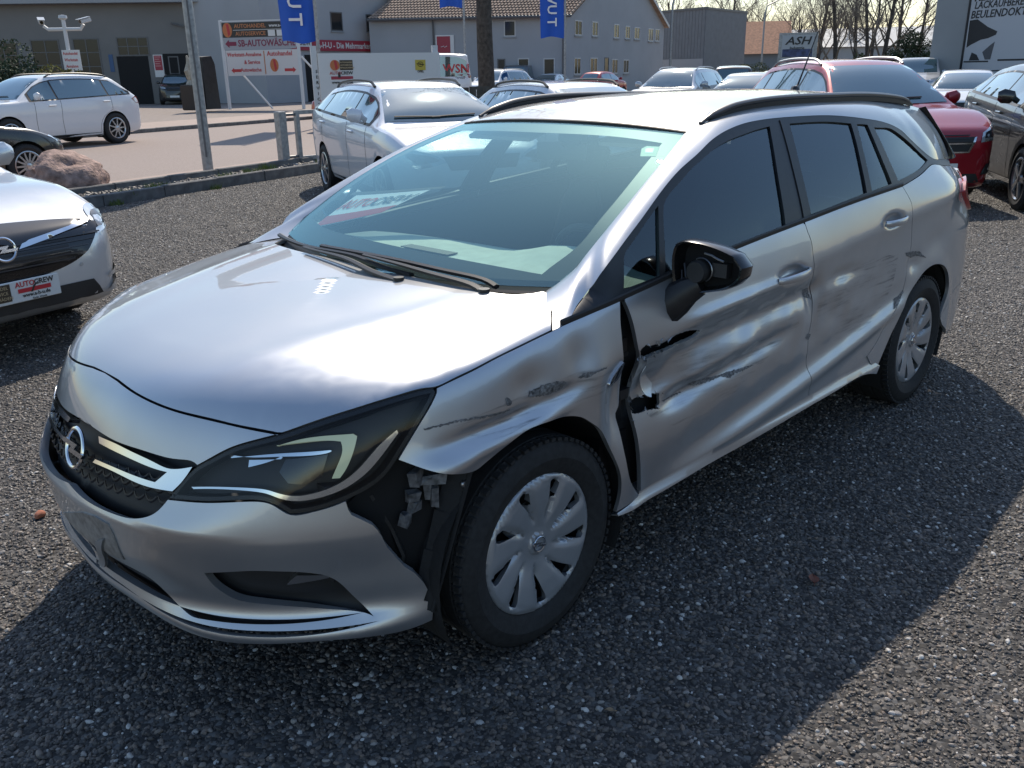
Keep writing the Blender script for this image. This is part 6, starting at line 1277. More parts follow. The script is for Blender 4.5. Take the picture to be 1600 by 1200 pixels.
# ================================================================ buildings, signs, trees
M_GW = mat('render_grey', (.235, .235, .24), .9, noise=(.6, .08, 6)); M_GW2 = mat('render_pale_grey', (.37, .38, .40), .9, noise=(.5, .06, 6)); M_GD = mat('cladding_dark', (.17, .18, .195), .7, noise=(2, .08)); M_FAS = mat('fascia_grey', (.30, .32, .34), .6)
M_WIN = mat('window_glass', (.018, .022, .026), .12, spec=.35); M_WF = mat('window_frame_white', (.55, .55, .55), .5); M_WFD = mat('window_frame_grey', (.12, .12, .125), .5); M_DK = mat('dark_opening', (.014, .014, .015), .9)
M_POLE = mat('galvanised_steel', (.33, .335, .34), .5, .5, noise=(14, .25)); M_WP = mat('white_metal', (.62, .63, .64), .5); M_RB = mat('sign_red', (.36, .035, .06), .5); M_SW = mat('sign_white', (.70, .69, .68), .5); M_INK = mat('ink_black', (.02, .02, .022), .5); M_INKR = mat('ink_red', (.50, .04, .045), .5); M_INKB = mat('ink_wine', (.22, .02, .06), .5)
class Facade:
    """vertical plane from A to B; u runs along it, n points to the viewer"""
    def __init__(s, A, B_): s.A = np.array(A, float); d = np.array(B_, float)-s.A; s.L = float(np.hypot(*d)); s.e = d/s.L; s.n = np.array([s.e[1], -s.e[0]]); s.n *= -np.sign(s.n@(s.A-np.array(CAM[:2])))
    def p(s, u, z, o=0.0): q = s.A+s.e*u+s.n*o; return (q[0], q[1], z)
    def M(s, u, z, o=0.0): return frame(s.p(u, z, o), (*s.e, 0) if np.cross(s.e, s.n) < 0 else (*-s.e, 0), (*s.n, 0))
    def box(s, mb, u0, u1, z0, z1, o0, o1, mi=0):
        v = [s.p(u, z, o) for z in (z0, z1) for u, o in ((u0, o0), (u1, o0), (u1, o1), (u0, o1))]; return mb.add(v, [(3, 2, 1, 0), (4, 5, 6, 7), (0, 1, 5, 4), (1, 2, 6, 5), (2, 3, 7, 6), (3, 0, 4, 7)], mi)
    def window(s, par, u0, u1, z0, z1, fr=None, cols=1, rows=1, nm='window', t=.07, glassm=None, sill=True):
        u0, u1 = min(u0, u1), max(u0, u1); z0, z1 = min(z0, z1), max(z0, z1); mb = MB()
        for a, b, c, d in ((u0, u1, z0, z0+t), (u0, u1, z1-t, z1), (u0, u0+t, z0+t, z1-t), (u1-t, u1, z0+t, z1-t)): s.box(mb, a, b, c, d, -.05, .03)
        for k in range(1, cols): u = u0+(u1-u0)*k/cols; s.box(mb, u-t*.4, u+t*.4, z0+t, z1-t, -.05, .025)
        for k in range(1, rows): z = z0+(z1-z0)*k/rows; s.box(mb, u0+t, u1-t, z-t*.35, z+t*.35, -.05, .022)
        w = mb.obj(nm, fr or M_WF, par, smooth=False); mb = MB(); s.box(mb, u0+t*.5, u1-t*.5, z0+t*.5, z1-t*.5, -.04, .006); mb.obj('pane', glassm or M_WIN, w, smooth=False)
        if sill: mb = MB(); s.box(mb, u0-.05, u1+.05, z0-.07, z0-.01, -.05, .09); mb.obj('sill', M_FAS, w, smooth=False)
        return w
    def text(s, par, body, u, z, size, m, o=.012, nm='lettering', bold=True, sx=1.0, shear=0, rot=0):
        ob = link(nm, text_mesh(nm, body, size, m, .004, bold, sx, 'CENTER', shear), par); Mx = s.M(u, z, o)
        if rot: Mx = Mx @ Matrix.Rotation(rot, 4, 'Z')
        ob.matrix_local = par.matrix_basis.inverted() @ Mx if par else Mx
        return ob
def bld(name, label, cat='building'):
    return thing(name, label, cat)
# --- long workshop hall on the left
F = Facade((7.0, 69.1), (28.71, 49.43)); oA = F.L-17.82; b = bld('workshop_hall', 'long grey workshop hall with glazed bays behind the street, at the left')
mb = MB(); F.box(mb, 0, F.L, 0, 6.0, -14, 0); mb.obj('wall', mat('hall_grey', (.20, .195, .19), .9, noise=(.5, .08, 6)), b, smooth=False); mb = MB(); F.box(mb, -.5, F.L+.6, 5.75, 6.25, -14.6, .8); mb.obj('roof', M_FAS, b, smooth=False)
for u0, u1, z0, z1, c, r in ((4.44, 6.14, 1.6, 3.8, 2, 3), (6.94, 8.5, .6, 3.84, 2, 4), (2.0, 3.64, 1.4, 3.68, 2, 3), (-.8, 1.3, 1.4, 3.68, 2, 3)): F.window(b, oA+u0, oA+u1, z0, z1, M_WFD, c, r, sill=False)
F.window(b, oA+9.55, oA+11.45, 2.80, 3.88, M_WFD, 3, 2, sill=False)
mb = MB(); F.box(mb, oA+9.42, oA+11.3, 0, 2.78, -.1, .02); mb.obj('gate_opening', M_DK, b, smooth=False); F.window(b, oA+12.49, oA+13.12, 1.7, 2.75, M_WFD); mb = MB(); F.box(mb, oA+12.2, oA+15.0, .1, 2.9, -.1, .012); mb.obj('gate_opening', M_DK, b, smooth=False)
mb = MB(); F.box(mb, oA+8.95, oA+9.2, 1.9, 2.9, -.02, .03); mb.obj('blue_notice', mat('notice_blue', (.04, .10, .22), .5), b, smooth=False)
po = thing('poster', 'red poster on the hall wall beside the workshop gate', 'poster'); mb = MB(); F.box(mb, oA+11.61, oA+12.17, 1.55, 2.85, .01, .05); mb.obj('board', M_SW, po, smooth=False); mb = MB(); F.box(mb, oA+11.66, oA+12.12, 1.95, 2.80, .05, .056); mb.obj('print', M_RB, po, smooth=False)
for k in range(5): mb = MB(); F.box(mb, oA+11.70, oA+12.04-.06*(k % 2), 2.70-.13*k, 2.74-.13*k, .056, .06); mb.obj('print_line', mat('ink_pink', (.60, .30, .30), .5), po, smooth=False)
mb = MB(); mb.tube([F.p(oA+15.5, 5.7, .2), F.p(oA+15.5, 4.0, .2), F.p(oA+13.0, 4.6, .2)], .05, 6); mb.obj('cable_duct', M_WFD, b)
# --- its gabled right part
F2 = Facade((27.06, 45.76), (40.55, 48.45)); b = bld('workshop_annex', 'grey gabled annex with two small windows above the red sign band')
mb = MB(); g = [(0, 0), (F2.L, 0), (F2.L, 5.55), (F2.L*.55, 7.3), (0, 7.3)]; n = len(g)
mb.add([F2.p(u, z, 0) for u, z in g]+[F2.p(u, z, -12) for u, z in g], [tuple(range(n)), tuple(range(2*n-1, n-1, -1))]+[(i, (i+1) % n, n+(i+1) % n, n+i) for i in range(n)]); mb.obj('wall', M_GW2, b, smooth=False)
mb = MB(); mb.add([F2.p(F2.L*.5, 7.42, .5), F2.p(F2.L+.5, 5.50, .5), F2.p(F2.L+.5, 5.75, .5), F2.p(F2.L*.5, 7.70, .5)]+[F2.p(F2.L*.5, 7.42, -12.5), F2.p(F2.L+.5, 5.50, -12.5), F2.p(F2.L+.5, 5.75, -12.5), F2.p(F2.L*.5, 7.70, -12.5)], [(0, 1, 2, 3), (7, 6, 5, 4), (0, 4, 5, 1), (1, 5, 6, 2), (2, 6, 7, 3)]); mb.obj('roof', M_FAS, b, smooth=False)
F2.window(b, 5.66, 6.72, 4.1, 5.21, M_WFD); F2.window(b, 8.92, 9.73, 4.1, 5.19, M_WFD); mb = MB(); F2.box(mb, 3.2, 4.4, 0, 2.7, -.1, .02); mb.obj('gate_opening', M_DK, b, smooth=False)
sg = thing('sign_band', 'long red sign band with white lettering on the grey annex', 'sign'); mb = MB(); F2.box(mb, 3.80, 11.25, 2.93, 3.56, .02, .14); mb.obj('band', M_RB, sg, smooth=False); F2.text(sg, 'A-H-U - Die Mehrmarken-Werkstatt', 7.7, 3.24, .50, M_SW, .15, sx=.93)
sg = thing('sign_band', 'small white and red sign at the left end of the red band', 'sign'); mb = MB(); F2.box(mb, 2.2, 3.78, 3.15, 3.56, .02, .12); mb.obj('panel', M_SW, sg, smooth=False); mb = MB(); F2.box(mb, 2.2, 3.78, 2.95, 3.14, .02, .12); mb.obj('stripe', M_RB, sg, smooth=False); F2.text(sg, 'CREW', 3.15, 3.35, .36, M_INK, .13)
mb = MB(); F2.box(mb, 11.3, 11.72, 2.93, 3.46, .02, .10); tag(mb.obj('small_sign', mat('sign_blue', (.05, .09, .20), .5), smooth=False), 'small dark blue panel at the right end of the red band', 'sign')
# --- two-storey house with tiled roof
F3 = Facade((35.5, 46.8), (43.6, 37.11)); G3 = Facade((43.6, 37.11), (62.06, 42.72)); o3 = F3.L-9.77; b = bld('office_house', 'two storey grey house with tan tiled roof and a long gable wall')
ap = 9.2; Lg = G3.L
mb = MB(); back = (F3.A+G3.e*Lg)
mb.add([F3.p(0, 0), F3.p(F3.L, 0), F3.p(F3.L, 4.88), F3.p(0, 4.88)], [(0, 1, 2, 3)]); mb.add([G3.p(0, 0), G3.p(Lg, 0), G3.p(Lg, 4.85), G3.p(Lg/2, ap), G3.p(0, 4.88)], [(0, 1, 2, 3, 4)]); mb.add([G3.p(Lg, 0), G3.p(Lg, 4.85), (*(back), 4.85), (*(back), 0)], [(0, 1, 2, 3)]); mb.obj('wall', M_GW2, b, smooth=False)
rp = [np.array(F3.p(0, 4.80, .45)), np.array(F3.p(F3.L, 4.80, .45))+np.r_[-G3.e*0+G3.n*.35, 0]]; rg = [np.array((*(F3.A+G3.e*Lg/2), ap+.12)), np.array(G3.p(Lg/2, ap+.12, .35))]
nc, nr = 60, 26; P = np.array([[rp[0]+(rp[1]-rp[0])*u+(rg[0]+(rg[1]-rg[0])*u-rp[0]-(rp[1]-rp[0])*u)*t for u in np.linspace(0, 1, nc)] for t in np.linspace(0, 1, nr)])
TV = []; TF = []
M_TILE = mat('roof_tile_tan', (.38, .27, .20), .8, noise=(3, .2, 6))
ux = (rp[1]-rp[0]); W_t = ux/nc; up_ = (rg[0]-rp[0])/nr; nrm_ = np.cross(ux, up_); nrm_ /= np.linalg.norm(nrm_); nrm_ *= np.sign(nrm_[2])
for r_ in range(nr):
    for c_ in range(nc):
        o = rp[0]+(rg[0]-rp[0])*(r_/nr)+(W_t)*c_; k = len(TV)
        for t in (0, 1):
            for q, h in ((0, .02), (.3, .075), (.62, .055), (.8, .0), (1, .02)): TV.append(tuple(o+W_t*q+up_*t*1.04+nrm_*(h+(.05 if t == 0 else .0))))
        for q in range(4): TF.append((k+q, k+q+1, k+5+q+1, k+5+q))
stuff(link('roof_tiles', mesh('roof_tiles', TV, TF, M_TILE, False), b)); mb = MB(); mb.add([tuple(P[0, 0]-[0, 0, .05]), tuple(P[0, -1]-[0, 0, .05]), tuple(P[-1, -1]-[0, 0, .05]), tuple(P[-1, 0]-[0, 0, .05])], [(0, 1, 2, 3)]); q = np.array(G3.p(Lg+.3, 4.7, .35)); mb.add([tuple(P[-1, -1]), tuple(q), (*(back+G3.e*.3), 4.7), tuple(P[-1, 0])], [(0, 1, 2, 3)]); mb.obj('roof', M_TILE, b, smooth=False)
mb = MB(); mb.tube([tuple(P[0, 0]-[0, 0, .02]), tuple(P[0, -1]-[0, 0, .02])], .09, 8); mb.tube([F3.p(o3+1.3, 4.75, .3), F3.p(o3+1.3, 4.4, .12), F3.p(o3+1.3, .3, .10)], .06, 6); mb.tube([F3.p(F3.L-.2, 4.75, .25), F3.p(F3.L-.2, .3, .12)], .06, 6); mb.obj('gutter', M_WFD, b)
mb = MB(); mb.add([G3.p(-.2, 4.72, .36), G3.p(Lg/2, ap-.05, .36), G3.p(Lg/2, ap+.2, .36), G3.p(-.2, 4.97, .36)], [(0, 1, 2, 3)]); mb.add([G3.p(Lg/2, ap-.05, .36), G3.p(Lg+.3, 4.65, .36), G3.p(Lg+.3, 4.9, .36), G3.p(Lg/2, ap+.2, .36)], [(0, 1, 2, 3)]); mb.obj('verge_board', M_WF, b, smooth=False)
F3.window(b, o3+5.81, o3+6.56, 3.65, 4.61); F3.window(b, o3+6.67, o3+7.41, 1.3, 2.36); F3.window(b, o3+8.31, o3+9.05, 1.3, 2.33); F3.window(b, o3+5.35, o3+5.87, .1, 2.34, M_WFD, nm='door', sill=False)
for u0, u1, z0, z1 in ((1.29, 2.46, 3.7, 4.62), (4.16, 5.21, 3.72, 4.65), (8.13, 9.2, 3.69, 4.63), (10.42, 11.43, 3.7, 4.59), (12.31, 13.51, 3.7, 4.56), (15.46, 16.62, 3.62, 4.57), (17.13, 18.18, 3.65, 4.57), (1.24, 2.31, 1.3, 2.35), (3.91, 5.2, 1.3, 2.37), (7.91, 9.08, 1.3, 2.3), (10.21, 11.35, 1.3, 2.27)): G3.window(b, u0, u1, z0, z1, M_WF, 2)
G3.window(b, 6.5, 7.3, .1, 2.4, M_WFD, nm='door', sill=False)
sg = thing('wall_sign', 'square red sign in a white frame on the tiled house wall', 'sign'); mb = MB(); F3.box(mb, o3+1.42, o3+2.60, 2.7, 3.82, .02, .10); mb.obj('frame', M_SW, sg, smooth=False); mb = MB(); F3.box(mb, o3+1.50, o3+2.36, 2.75, 3.74, .10, .115); mb.obj('print', M_RB, sg, smooth=False); mb = MB(); mb.tube([F3.p(o3+1.75, 3.10, .12), F3.p(o3+1.95, 3.16, .12), F3.p(o3+1.98, 3.08, .12), F3.p(o3+2.15, 3.16, .12)], .02, 4); mb.obj('mark', M_SW, sg)
# --- dark block, cottage, long pale hall behind
F4 = Facade((73.36, 51.0), (72.3, 45.42)); G4 = Facade((72.3, 45.42), (81.5, 46.7)); b = bld('dark_block', 'dark flat-roofed block beyond the tiled house')
mb = MB(); v = [F4.p(0, 0), F4.p(F4.L, 0), G4.p(G4.L, 0), (82.5, 52.0, 0)]; mb.add(v+[(x, y, 6.65) for x, y, _ in v], [(0, 1, 5, 4), (1, 2, 6, 5), (2, 3, 7, 6), (3, 0, 4, 7), (4, 5, 6, 7)]); mb.obj('wall', M_GD, b, smooth=False)
for k in range(14): mb = MB(); F4.box(mb, .4*k+.02, .4*k+.39, 2.46, 6.6, .0, .03); mb.obj('cladding_panel', M_GD, b, smooth=False)
mb = MB(); F4.box(mb, .1, F4.L-.1, .1, 2.42, .0, .05); mb.obj('plinth', mat('plinth_pale', (.36, .36, .37), .8), b, smooth=False); mb = MB(); F4.box(mb, -.1, F4.L+.05, 6.6, 6.8, -.2, .10); G4.box(mb, 0, G4.L, 6.6, 6.78, -.2, .06); mb.obj('parapet', M_WFD, b, smooth=False)
b = bld('cottage', 'small house with bright orange tiled roof between the dark block and the signboard', 'house'); c0 = np.array([95.2, 51.6]); e = np.array([.55, -.835]); nn = np.array([-.835, -.55])
def cp(u, w, z): q = c0+e*u+nn*w; return (q[0], q[1], z)
mb = MB(); mb.add([cp(-4, 2, 0), cp(2, 2, 0), cp(2, 2, 3.3), cp(-4, 2, 3.3), cp(2, -6, 0), cp(2, -6, 3.3), cp(2, -2, 6.4), cp(-4, -6, 0), cp(-4, -6, 3.3), cp(-4, -2, 6.4)], [(0, 1, 2, 3), (1, 4, 5, 6, 2), (0, 3, 9, 8, 7)]); mb.obj('wall', mat('cottage_wall', (.20, .23, .26), .9), b, smooth=False)
mb = MB(); mb.add([cp(-4.3, 2.6, 3.0), cp(2.3, 2.6, 3.0), cp(2.3, -2, 6.55), cp(-4.3, -2, 6.55), cp(2.3, -6.6, 3.0), cp(-4.3, -6.6, 3.0)], [(0, 1, 2, 3), (3, 2, 4, 5)]); mb.obj('roof', mat('roof_tile_orange', (.62, .30, .17), .8, noise=(4, .2)), b, smooth=False)
FL = Facade((108, 66), (122.5, 35)); b = bld('long_hall', 'long low hall with a pale roof far behind the signboard'); mb = MB(); FL.box(mb, 0, FL.L, 0, 4.0, -12, 0); mb.obj('wall', mat('hall_pale', (.40, .41, .42), .8), b, smooth=False); mb = MB(); mb.add([FL.p(0, 3.9, .6), FL.p(FL.L, 3.9, .6), FL.p(FL.L, 6.4, -8), FL.p(0, 6.4, -8)], [(0, 1, 2, 3)]); mb.obj('roof', mat('roof_pale', (.55, .54, .52), .7, noise=(.3, .1)), b, smooth=False)
for u, t in ((19.0, 'Fair Play'), ): FL.text(b, t, u, 1.9, 1.2, mat('ink_blue', (.03, .05, .14), .5), .05)
# --- tall signboard
FA = Facade((42.36, 21.48), (43.06, 20.13)); sg = thing('signboard', 'tall free-standing grey signboard with slanted capitals left of the bare trees', 'sign')
mb = MB(); FA.box(mb, -.16, 1.72, .0, 3.2, -.12, 0); mb.obj('frame', M_POLE, sg, smooth=False); mb = MB(); FA.box(mb, 0, 1.55, 2.05, 3.08, 0, .02); mb.obj('panel', mat('panel_grey', (.42, .44, .46), .5), sg, smooth=False); mb = MB(); FA.box(mb, .05, 1.5, 2.05, 2.42, .02, .03); mb.obj('photo_strip', mat('strip_blue', (.05, .07, .16), .5, noise=(5, .6)), sg, smooth=False); mb = MB(); FA.box(mb, 0, 1.55, .9, 2.0, 0, .02); mb.obj('panel', mat('panel_pale', (.46, .46, .46), .5), sg, smooth=False)
FA.text(sg, 'ASH', .77, 2.80, .52, M_INK, .03, sx=1.25, shear=.25); FA.text(sg, 'Industrie', .75, 2.47, .20, M_INK, .035); 
for k, t in enumerate(('Fahrzeughandel', 'REIFENSERVICE', 'Mietwagen')): FA.text(sg, t, .77, 1.86-.26*k, .19, M_INK, .03)
# --- advertising wall on the right
AD = Facade((41.97, 12.42), (39.4, 7.78)); b = bld('valeting_hall', 'grey hall with a big printed advertising wall at the right edge'); SD = Facade((43.0, 14.2), (41.97, 12.42))
SW_ = Facade((44.6, 12.6), (41.97, 12.42)); mb = MB(); v = [(41.55, 13.75, 0), (41.97, 12.42, 0), (39.0, 7.06, 0), (48, 3, 0), (50, 12, 0)]; mb.add(v+[(x, y, 7.5) for x, y, _ in v], [(0, 1, 6, 5), (1, 2, 7, 6), (2, 3, 8, 7), (3, 4, 9, 8), (4, 0, 5, 9), (5, 6, 7, 8, 9)]); mb.obj('wall', mat('hall_metal', (.33, .34, .355), .6, noise=(.8, .05)), b, smooth=False)
bb = thing('advertising_wall', 'white printed advertising wall with dark capitals and a hand motif', 'billboard'); mb = MB(); AD.box(mb, .0, AD.L-.1, .4, 7.0, .02, .10); mb.obj('sheet', mat('print_pale', (.50, .51, .54), .5), bb, smooth=False); mb = MB(); AD.box(mb, -.05, .05, .4, 7.0, .0, .13); mb.obj('edge_strip', M_INK, bb, smooth=False)
AD.text(bb, 'REINIGUNG', 1.75, 4.28, .55, M_INK, .105, sx=1.05, shear=.12); AD.text(bb, 'LACKAUFBEREITUNG', 2.2, 3.93, .40, M_INK, .105, sx=1.0, shear=.12); AD.text(bb, 'BEULENDOKTOR', 1.95, 3.56, .43, M_INK, .105, sx=1.08, shear=.12)
def adp(nm, pts, m, o=.102): mb = MB(); mb.prism(pts, 0, .004, AD.M(0, 0, o) if np.cross(AD.e, AD.n) < 0 else AD.M(0, 0, o) @ Matrix.Scale(-1, 4, (1, 0, 0))); return mb.obj(nm, m, bb, smooth=False)
adp('motif', [(.12, 3.35), (.55, 3.38), (1.2, 3.05), (1.75, 2.85), (1.7, 2.72), (1.3, 2.60), (.9, 2.55), (.35, 2.35), (.15, 2.25)], M_INK); adp('motif', [(.5, 2.05), (.8, 1.95), (1.0, 1.72), (.4, 1.72)], M_INK); adp('motif', [(1.1, 2.05), (1.45, 2.3), (1.7, 2.45), (1.6, 1.75), (1.3, 1.74)], mat('ink_grey', (.09, .09, .10), .5)); adp('motif', [(.1, 1.70), (1.5, 1.70), (1.5, 1.64), (.1, 1.64)], M_INK); adp('motif', [(2.0, 1.75), (4.0, 1.75), (4.0, 1.68), (2.0, 1.68)], M_INK); adp('motif', [(.3, 1.2), (.6, 1.3), (.5, .95), (.25, .9)], M_INK); adp('motif', [(1.2, 1.30), (3.6, 1.36), (3.6, 1.31), (1.2, 1.25)], M_INK); adp('motif', [(1.7, .75), (2.2, 1.0), (2.5, .9), (3.2, .55), (2.6, .6)], M_INKR)
# --- car wash sign
FS = Facade((21.32, 39.83), (23.38, 36.28)); sg = thing('car_wash_sign', 'framed sign with arrows and car wash lettering on two white posts across the street', 'sign')
for u in (.02, 4.05):
    mb = MB(); FS.box(mb, u-.06, u+.06, 0, 4.10, -.06, .06); mb.obj('post', M_WP, sg, smooth=False)
mb = MB(); mb.tube([FS.p(.9, 1.6, -.1), FS.p(2.1, .0, -.5)], .045, 6); mb.tube([FS.p(4.1, 2.4, -.1), FS.p(5.3, .9, -.6)], .045, 6); mb.obj('strut', M_WP, sg); mb = MB(); FS.box(mb, -.05, 4.1, 4.0, 4.06, -.05, .05); mb.obj('top_rail', M_WP, sg, smooth=False)
mb = MB(); FS.box(mb, .12, 3.92, 3.30, 3.97, .0, .05); pn = mb.obj('header_panel', mat('panel_black', (.035, .032, .030), .5), sg, smooth=False); mb = MB(); FS.box(mb, .12, 3.92, 2.76, 3.29, .0, .045); mb.obj('wash_panel', mat('panel_mauve', (.36, .36, .39), .5), sg, smooth=False); mb = MB(); FS.box(mb, .18, 4.02, 1.56, 2.72, .0, .05); mb.obj('direction_panel', mat('panel_white', (.66, .62, .61), .5), sg, smooth=False)
M_OR = mat('ink_orange', (.50, .19, .08), .5)
FS.text(sg, 'AUTOHANDEL', 1.62, 3.80, .25, M_OR, .055, sx=1.0); FS.text(sg, 'AUTOSERVICE', 1.62, 3.46, .25, M_OR, .055, sx=1.0); FS.text(sg, 'www.a-h-u.de', 3.20, 3.80, .20, M_SW, .055); mb = MB(); FS.box(mb, .7, 3.92, 3.62, 3.64, .05, .056); mb.obj('divider', M_SW, sg, smooth=False)
for k in range(3): mb = MB(); FS.box(mb, 2.55+.46*k, 2.92+.46*k, 3.33, 3.60, .05, .058); mb.obj('brand_tile', M_SW, sg, smooth=False)
FS.text(sg, 'SB-AUTOWÄSCHE', 2.42, 3.02, .42, M_INKB, .05, sx=.88)
def arrow(F_, par, u, z, L, h, m, left=True, o=.05):
    d = -1 if left else 1; s_ = 1 if np.cross(F_.e, F_.n) < 0 else -1; pts = [(u-d*L/2, z-h*.25), (u+d*(L/2-h*.6), z-h*.25), (u+d*(L/2-h*.6), z-h*.5), (u+d*L/2, z), (u+d*(L/2-h*.6), z+h*.5), (u+d*(L/2-h*.6), z+h*.25), (u-d*L/2, z+h*.25)]
    mb = MB(); mb.add([F_.p(a, b_, o+.006) for a, b_ in pts]+[F_.p(a, b_, o) for a, b_ in pts], [(0, 1, 6), (1, 5, 6), (2, 3, 4), (1, 2, 4, 5)]+[(i, (i+1) % 7, 7+(i+1) % 7, 7+i) for i in range(7)]); return mb.obj('arrow', m, par, smooth=False)
arrow(FS, sg, .50, 3.02, .60, .36, M_INKB); arrow(FS, sg, .65, 1.80, .55, .26, M_INKR); arrow(FS, sg, 3.55, 1.80, .60, .26, M_INKR, False)
FS.text(sg, 'Werkstatt-Annahme', 1.16, 2.52, .25, M_INKR, .055, sx=.88); FS.text(sg, '& Service', 1.55, 2.17, .25, M_INKR, .055, sx=.9); FS.text(sg, 'Autowäsche', 1.45, 1.82, .25, M_INKR, .055, sx=.9); FS.text(sg, 'Autohandel', 3.05, 2.54, .30, M_INKR, .055, sx=.95)
mb = MB(); FS.box(mb, 2.20, 2.25, 1.62, 2.68, .05, .056); mb.obj('divider', M_OR, sg, smooth=False)
def disc(F_, par, u, z, r1, r2, m, o): 
    mb = MB(); n = 28; pts = [(u+r1*math.cos(a), z+r2*math.sin(a)) for a in np.linspace(0, 2*math.pi, n, endpoint=False)]; mb.add([F_.p(a, b_, o+.012) for a, b_ in pts]+[F_.p(a, b_, o-.01) for a, b_ in pts], [tuple(range(n))]+[(i, (i+1) % n, n+(i+1) % n, n+i) for i in range(n)]); return mb.obj('logo_disc', m, par, smooth=False)
def logo(F_, par, u, z, r1, r2, o):
    d = disc(F_, par, u, z, r1, r2, mat('logo_orange', (.55, .17, .06), .5), o); mb = MB(); mb.add([F_.p(u-.2*r1, z+.85*r2, o+.016), F_.p(u+.35*r1, z+.80*r2, o+.016), F_.p(u+.6*r1, z-.5*r2, o+.016), F_.p(u+.1*r1, z-.9*r2, o+.016)], [(0, 1, 2, 3)]); mb.obj('logo_stripe', M_INKR, par, smooth=False)
logo(FS, sg, .40, 3.64, .25, .33, .05); logo(FS, sg, 2.72, 2.02, .22, .30, .05)
# --- white hoarding, van behind it
HO = Facade((9.01, 13.42), (11.13, 12.42)); HO = Facade(HO.p(-.06, 0)[:2], HO.p(2.6, 0)[:2]); hd = thing('hoarding', 'white advertising hoarding with printed logos behind the white estate car', 'hoarding')
mb = MB(); HO.box(mb, .05, 2.55, .25, 1.96, -.03, 0); mb.obj('panel', M_SW, hd, smooth=False)
for u in (-.02, 2.47): mb = MB(); HO.box(mb, u-.055, u+.055, 0, 2.10, -.14, -.035); mb.obj('post', M_WP, hd, smooth=False)
mb = MB(); HO.box(mb, .47, .73, 1.64, 1.83, .0, .006); mb.obj('print_panel', mat('print_brown', (.05, .035, .022), .5), hd, smooth=False); logo(HO, hd, .37, 1.735, .095, .10, .006)
for k, t in enumerate(('AUTOHANDEL', 'AUTOSERVICE', 'UNFALLSCHÄDEN')): HO.text(hd, t, .60, 1.785-.05*k, .038, mat('print_gold', (.55, .42, .25), .5), .008)
HO.text(hd, 'AUTO', .375, 1.585, .085, M_INKR, .006, bold=False); HO.text(hd, 'CREW', .60, 1.585, .085, M_INK, .006); mb = MB(); HO.box(mb, .28, .72, 1.465, 1.525, 0, .006); mb.obj('print_bar', M_RB, hd, smooth=False); HO.text(hd, 'www.a-h-u.de', .50, 1.41, .075, M_INK, .006)
mb = MB(); HO.box(mb, .42, .47, 1.50, 1.60, .006, .009); mb.obj('print_tick', M_INK, hd, smooth=False)
mb = MB(); HO.box(mb, 2.02, 2.24, 1.62, 1.82, 0, .005); mb.obj('print_panel', mat('print_yellow', (.55, .42, .06), .5), hd, smooth=False); mb = MB(); mb.tube([HO.p(2.13+.055*math.cos(a), 1.735+.045*math.sin(a), .008) for a in np.linspace(0, 2*math.pi, 21)], .006, 5, cap=False); mb.tube([HO.p(2.05, 1.745, .009), HO.p(2.15, 1.742, .009), HO.p(2.11, 1.73, .009), HO.p(2.21, 1.727, .009)], .006, 4); mb.obj('logo_ring', M_INK, hd); HO.text(hd, 'OPEL', 2.13, 1.595, .06, M_INK, .006)
for k, ch in enumerate('SERVICE'): HO.text(hd, ch, .005+.0, 1.62-.105*k, .08, M_INK, -.030)
# delivery van with lettering
def vanx(car, cast, bvh):
    L_ = [o for o in car.children if o.name.startswith('body')]
    for s, yy in ((-1, -1.0),):
        o = link('lettering', text_mesh('lettering', 'WSN', .42, M_INKR, .004, True), car); h = bvh.ray_cast(Vector((4.1, -3, 1.60)), Vector((0, 1, 0)))[0]; o.matrix_local = frame((4.10, h.y-.02, 1.68), (1, 0, 0), (0, -1, 0)); o = link('lettering', text_mesh('lettering', 'Montage-Service', .12, M_INK, .003), car); o.matrix_local = frame((4.0, h.y-.02, 1.38), (1, 0, 0), (0, -1, 0))
vn = gcar('delivery_van', 'high roofed white van with red capitals behind the hoarding', 'van', (18.7, 26.2), -.72, P_WHITE, 5.6, 2.0, 2.25, 3.4, .95, .35, 1.1, 1.35, .0, .85, 4.5, 4.62, 1.5, 1.35, 1.4, detail=1, step=.1, rear='van', roofw=.88, extra=vanx, xb=1.0)
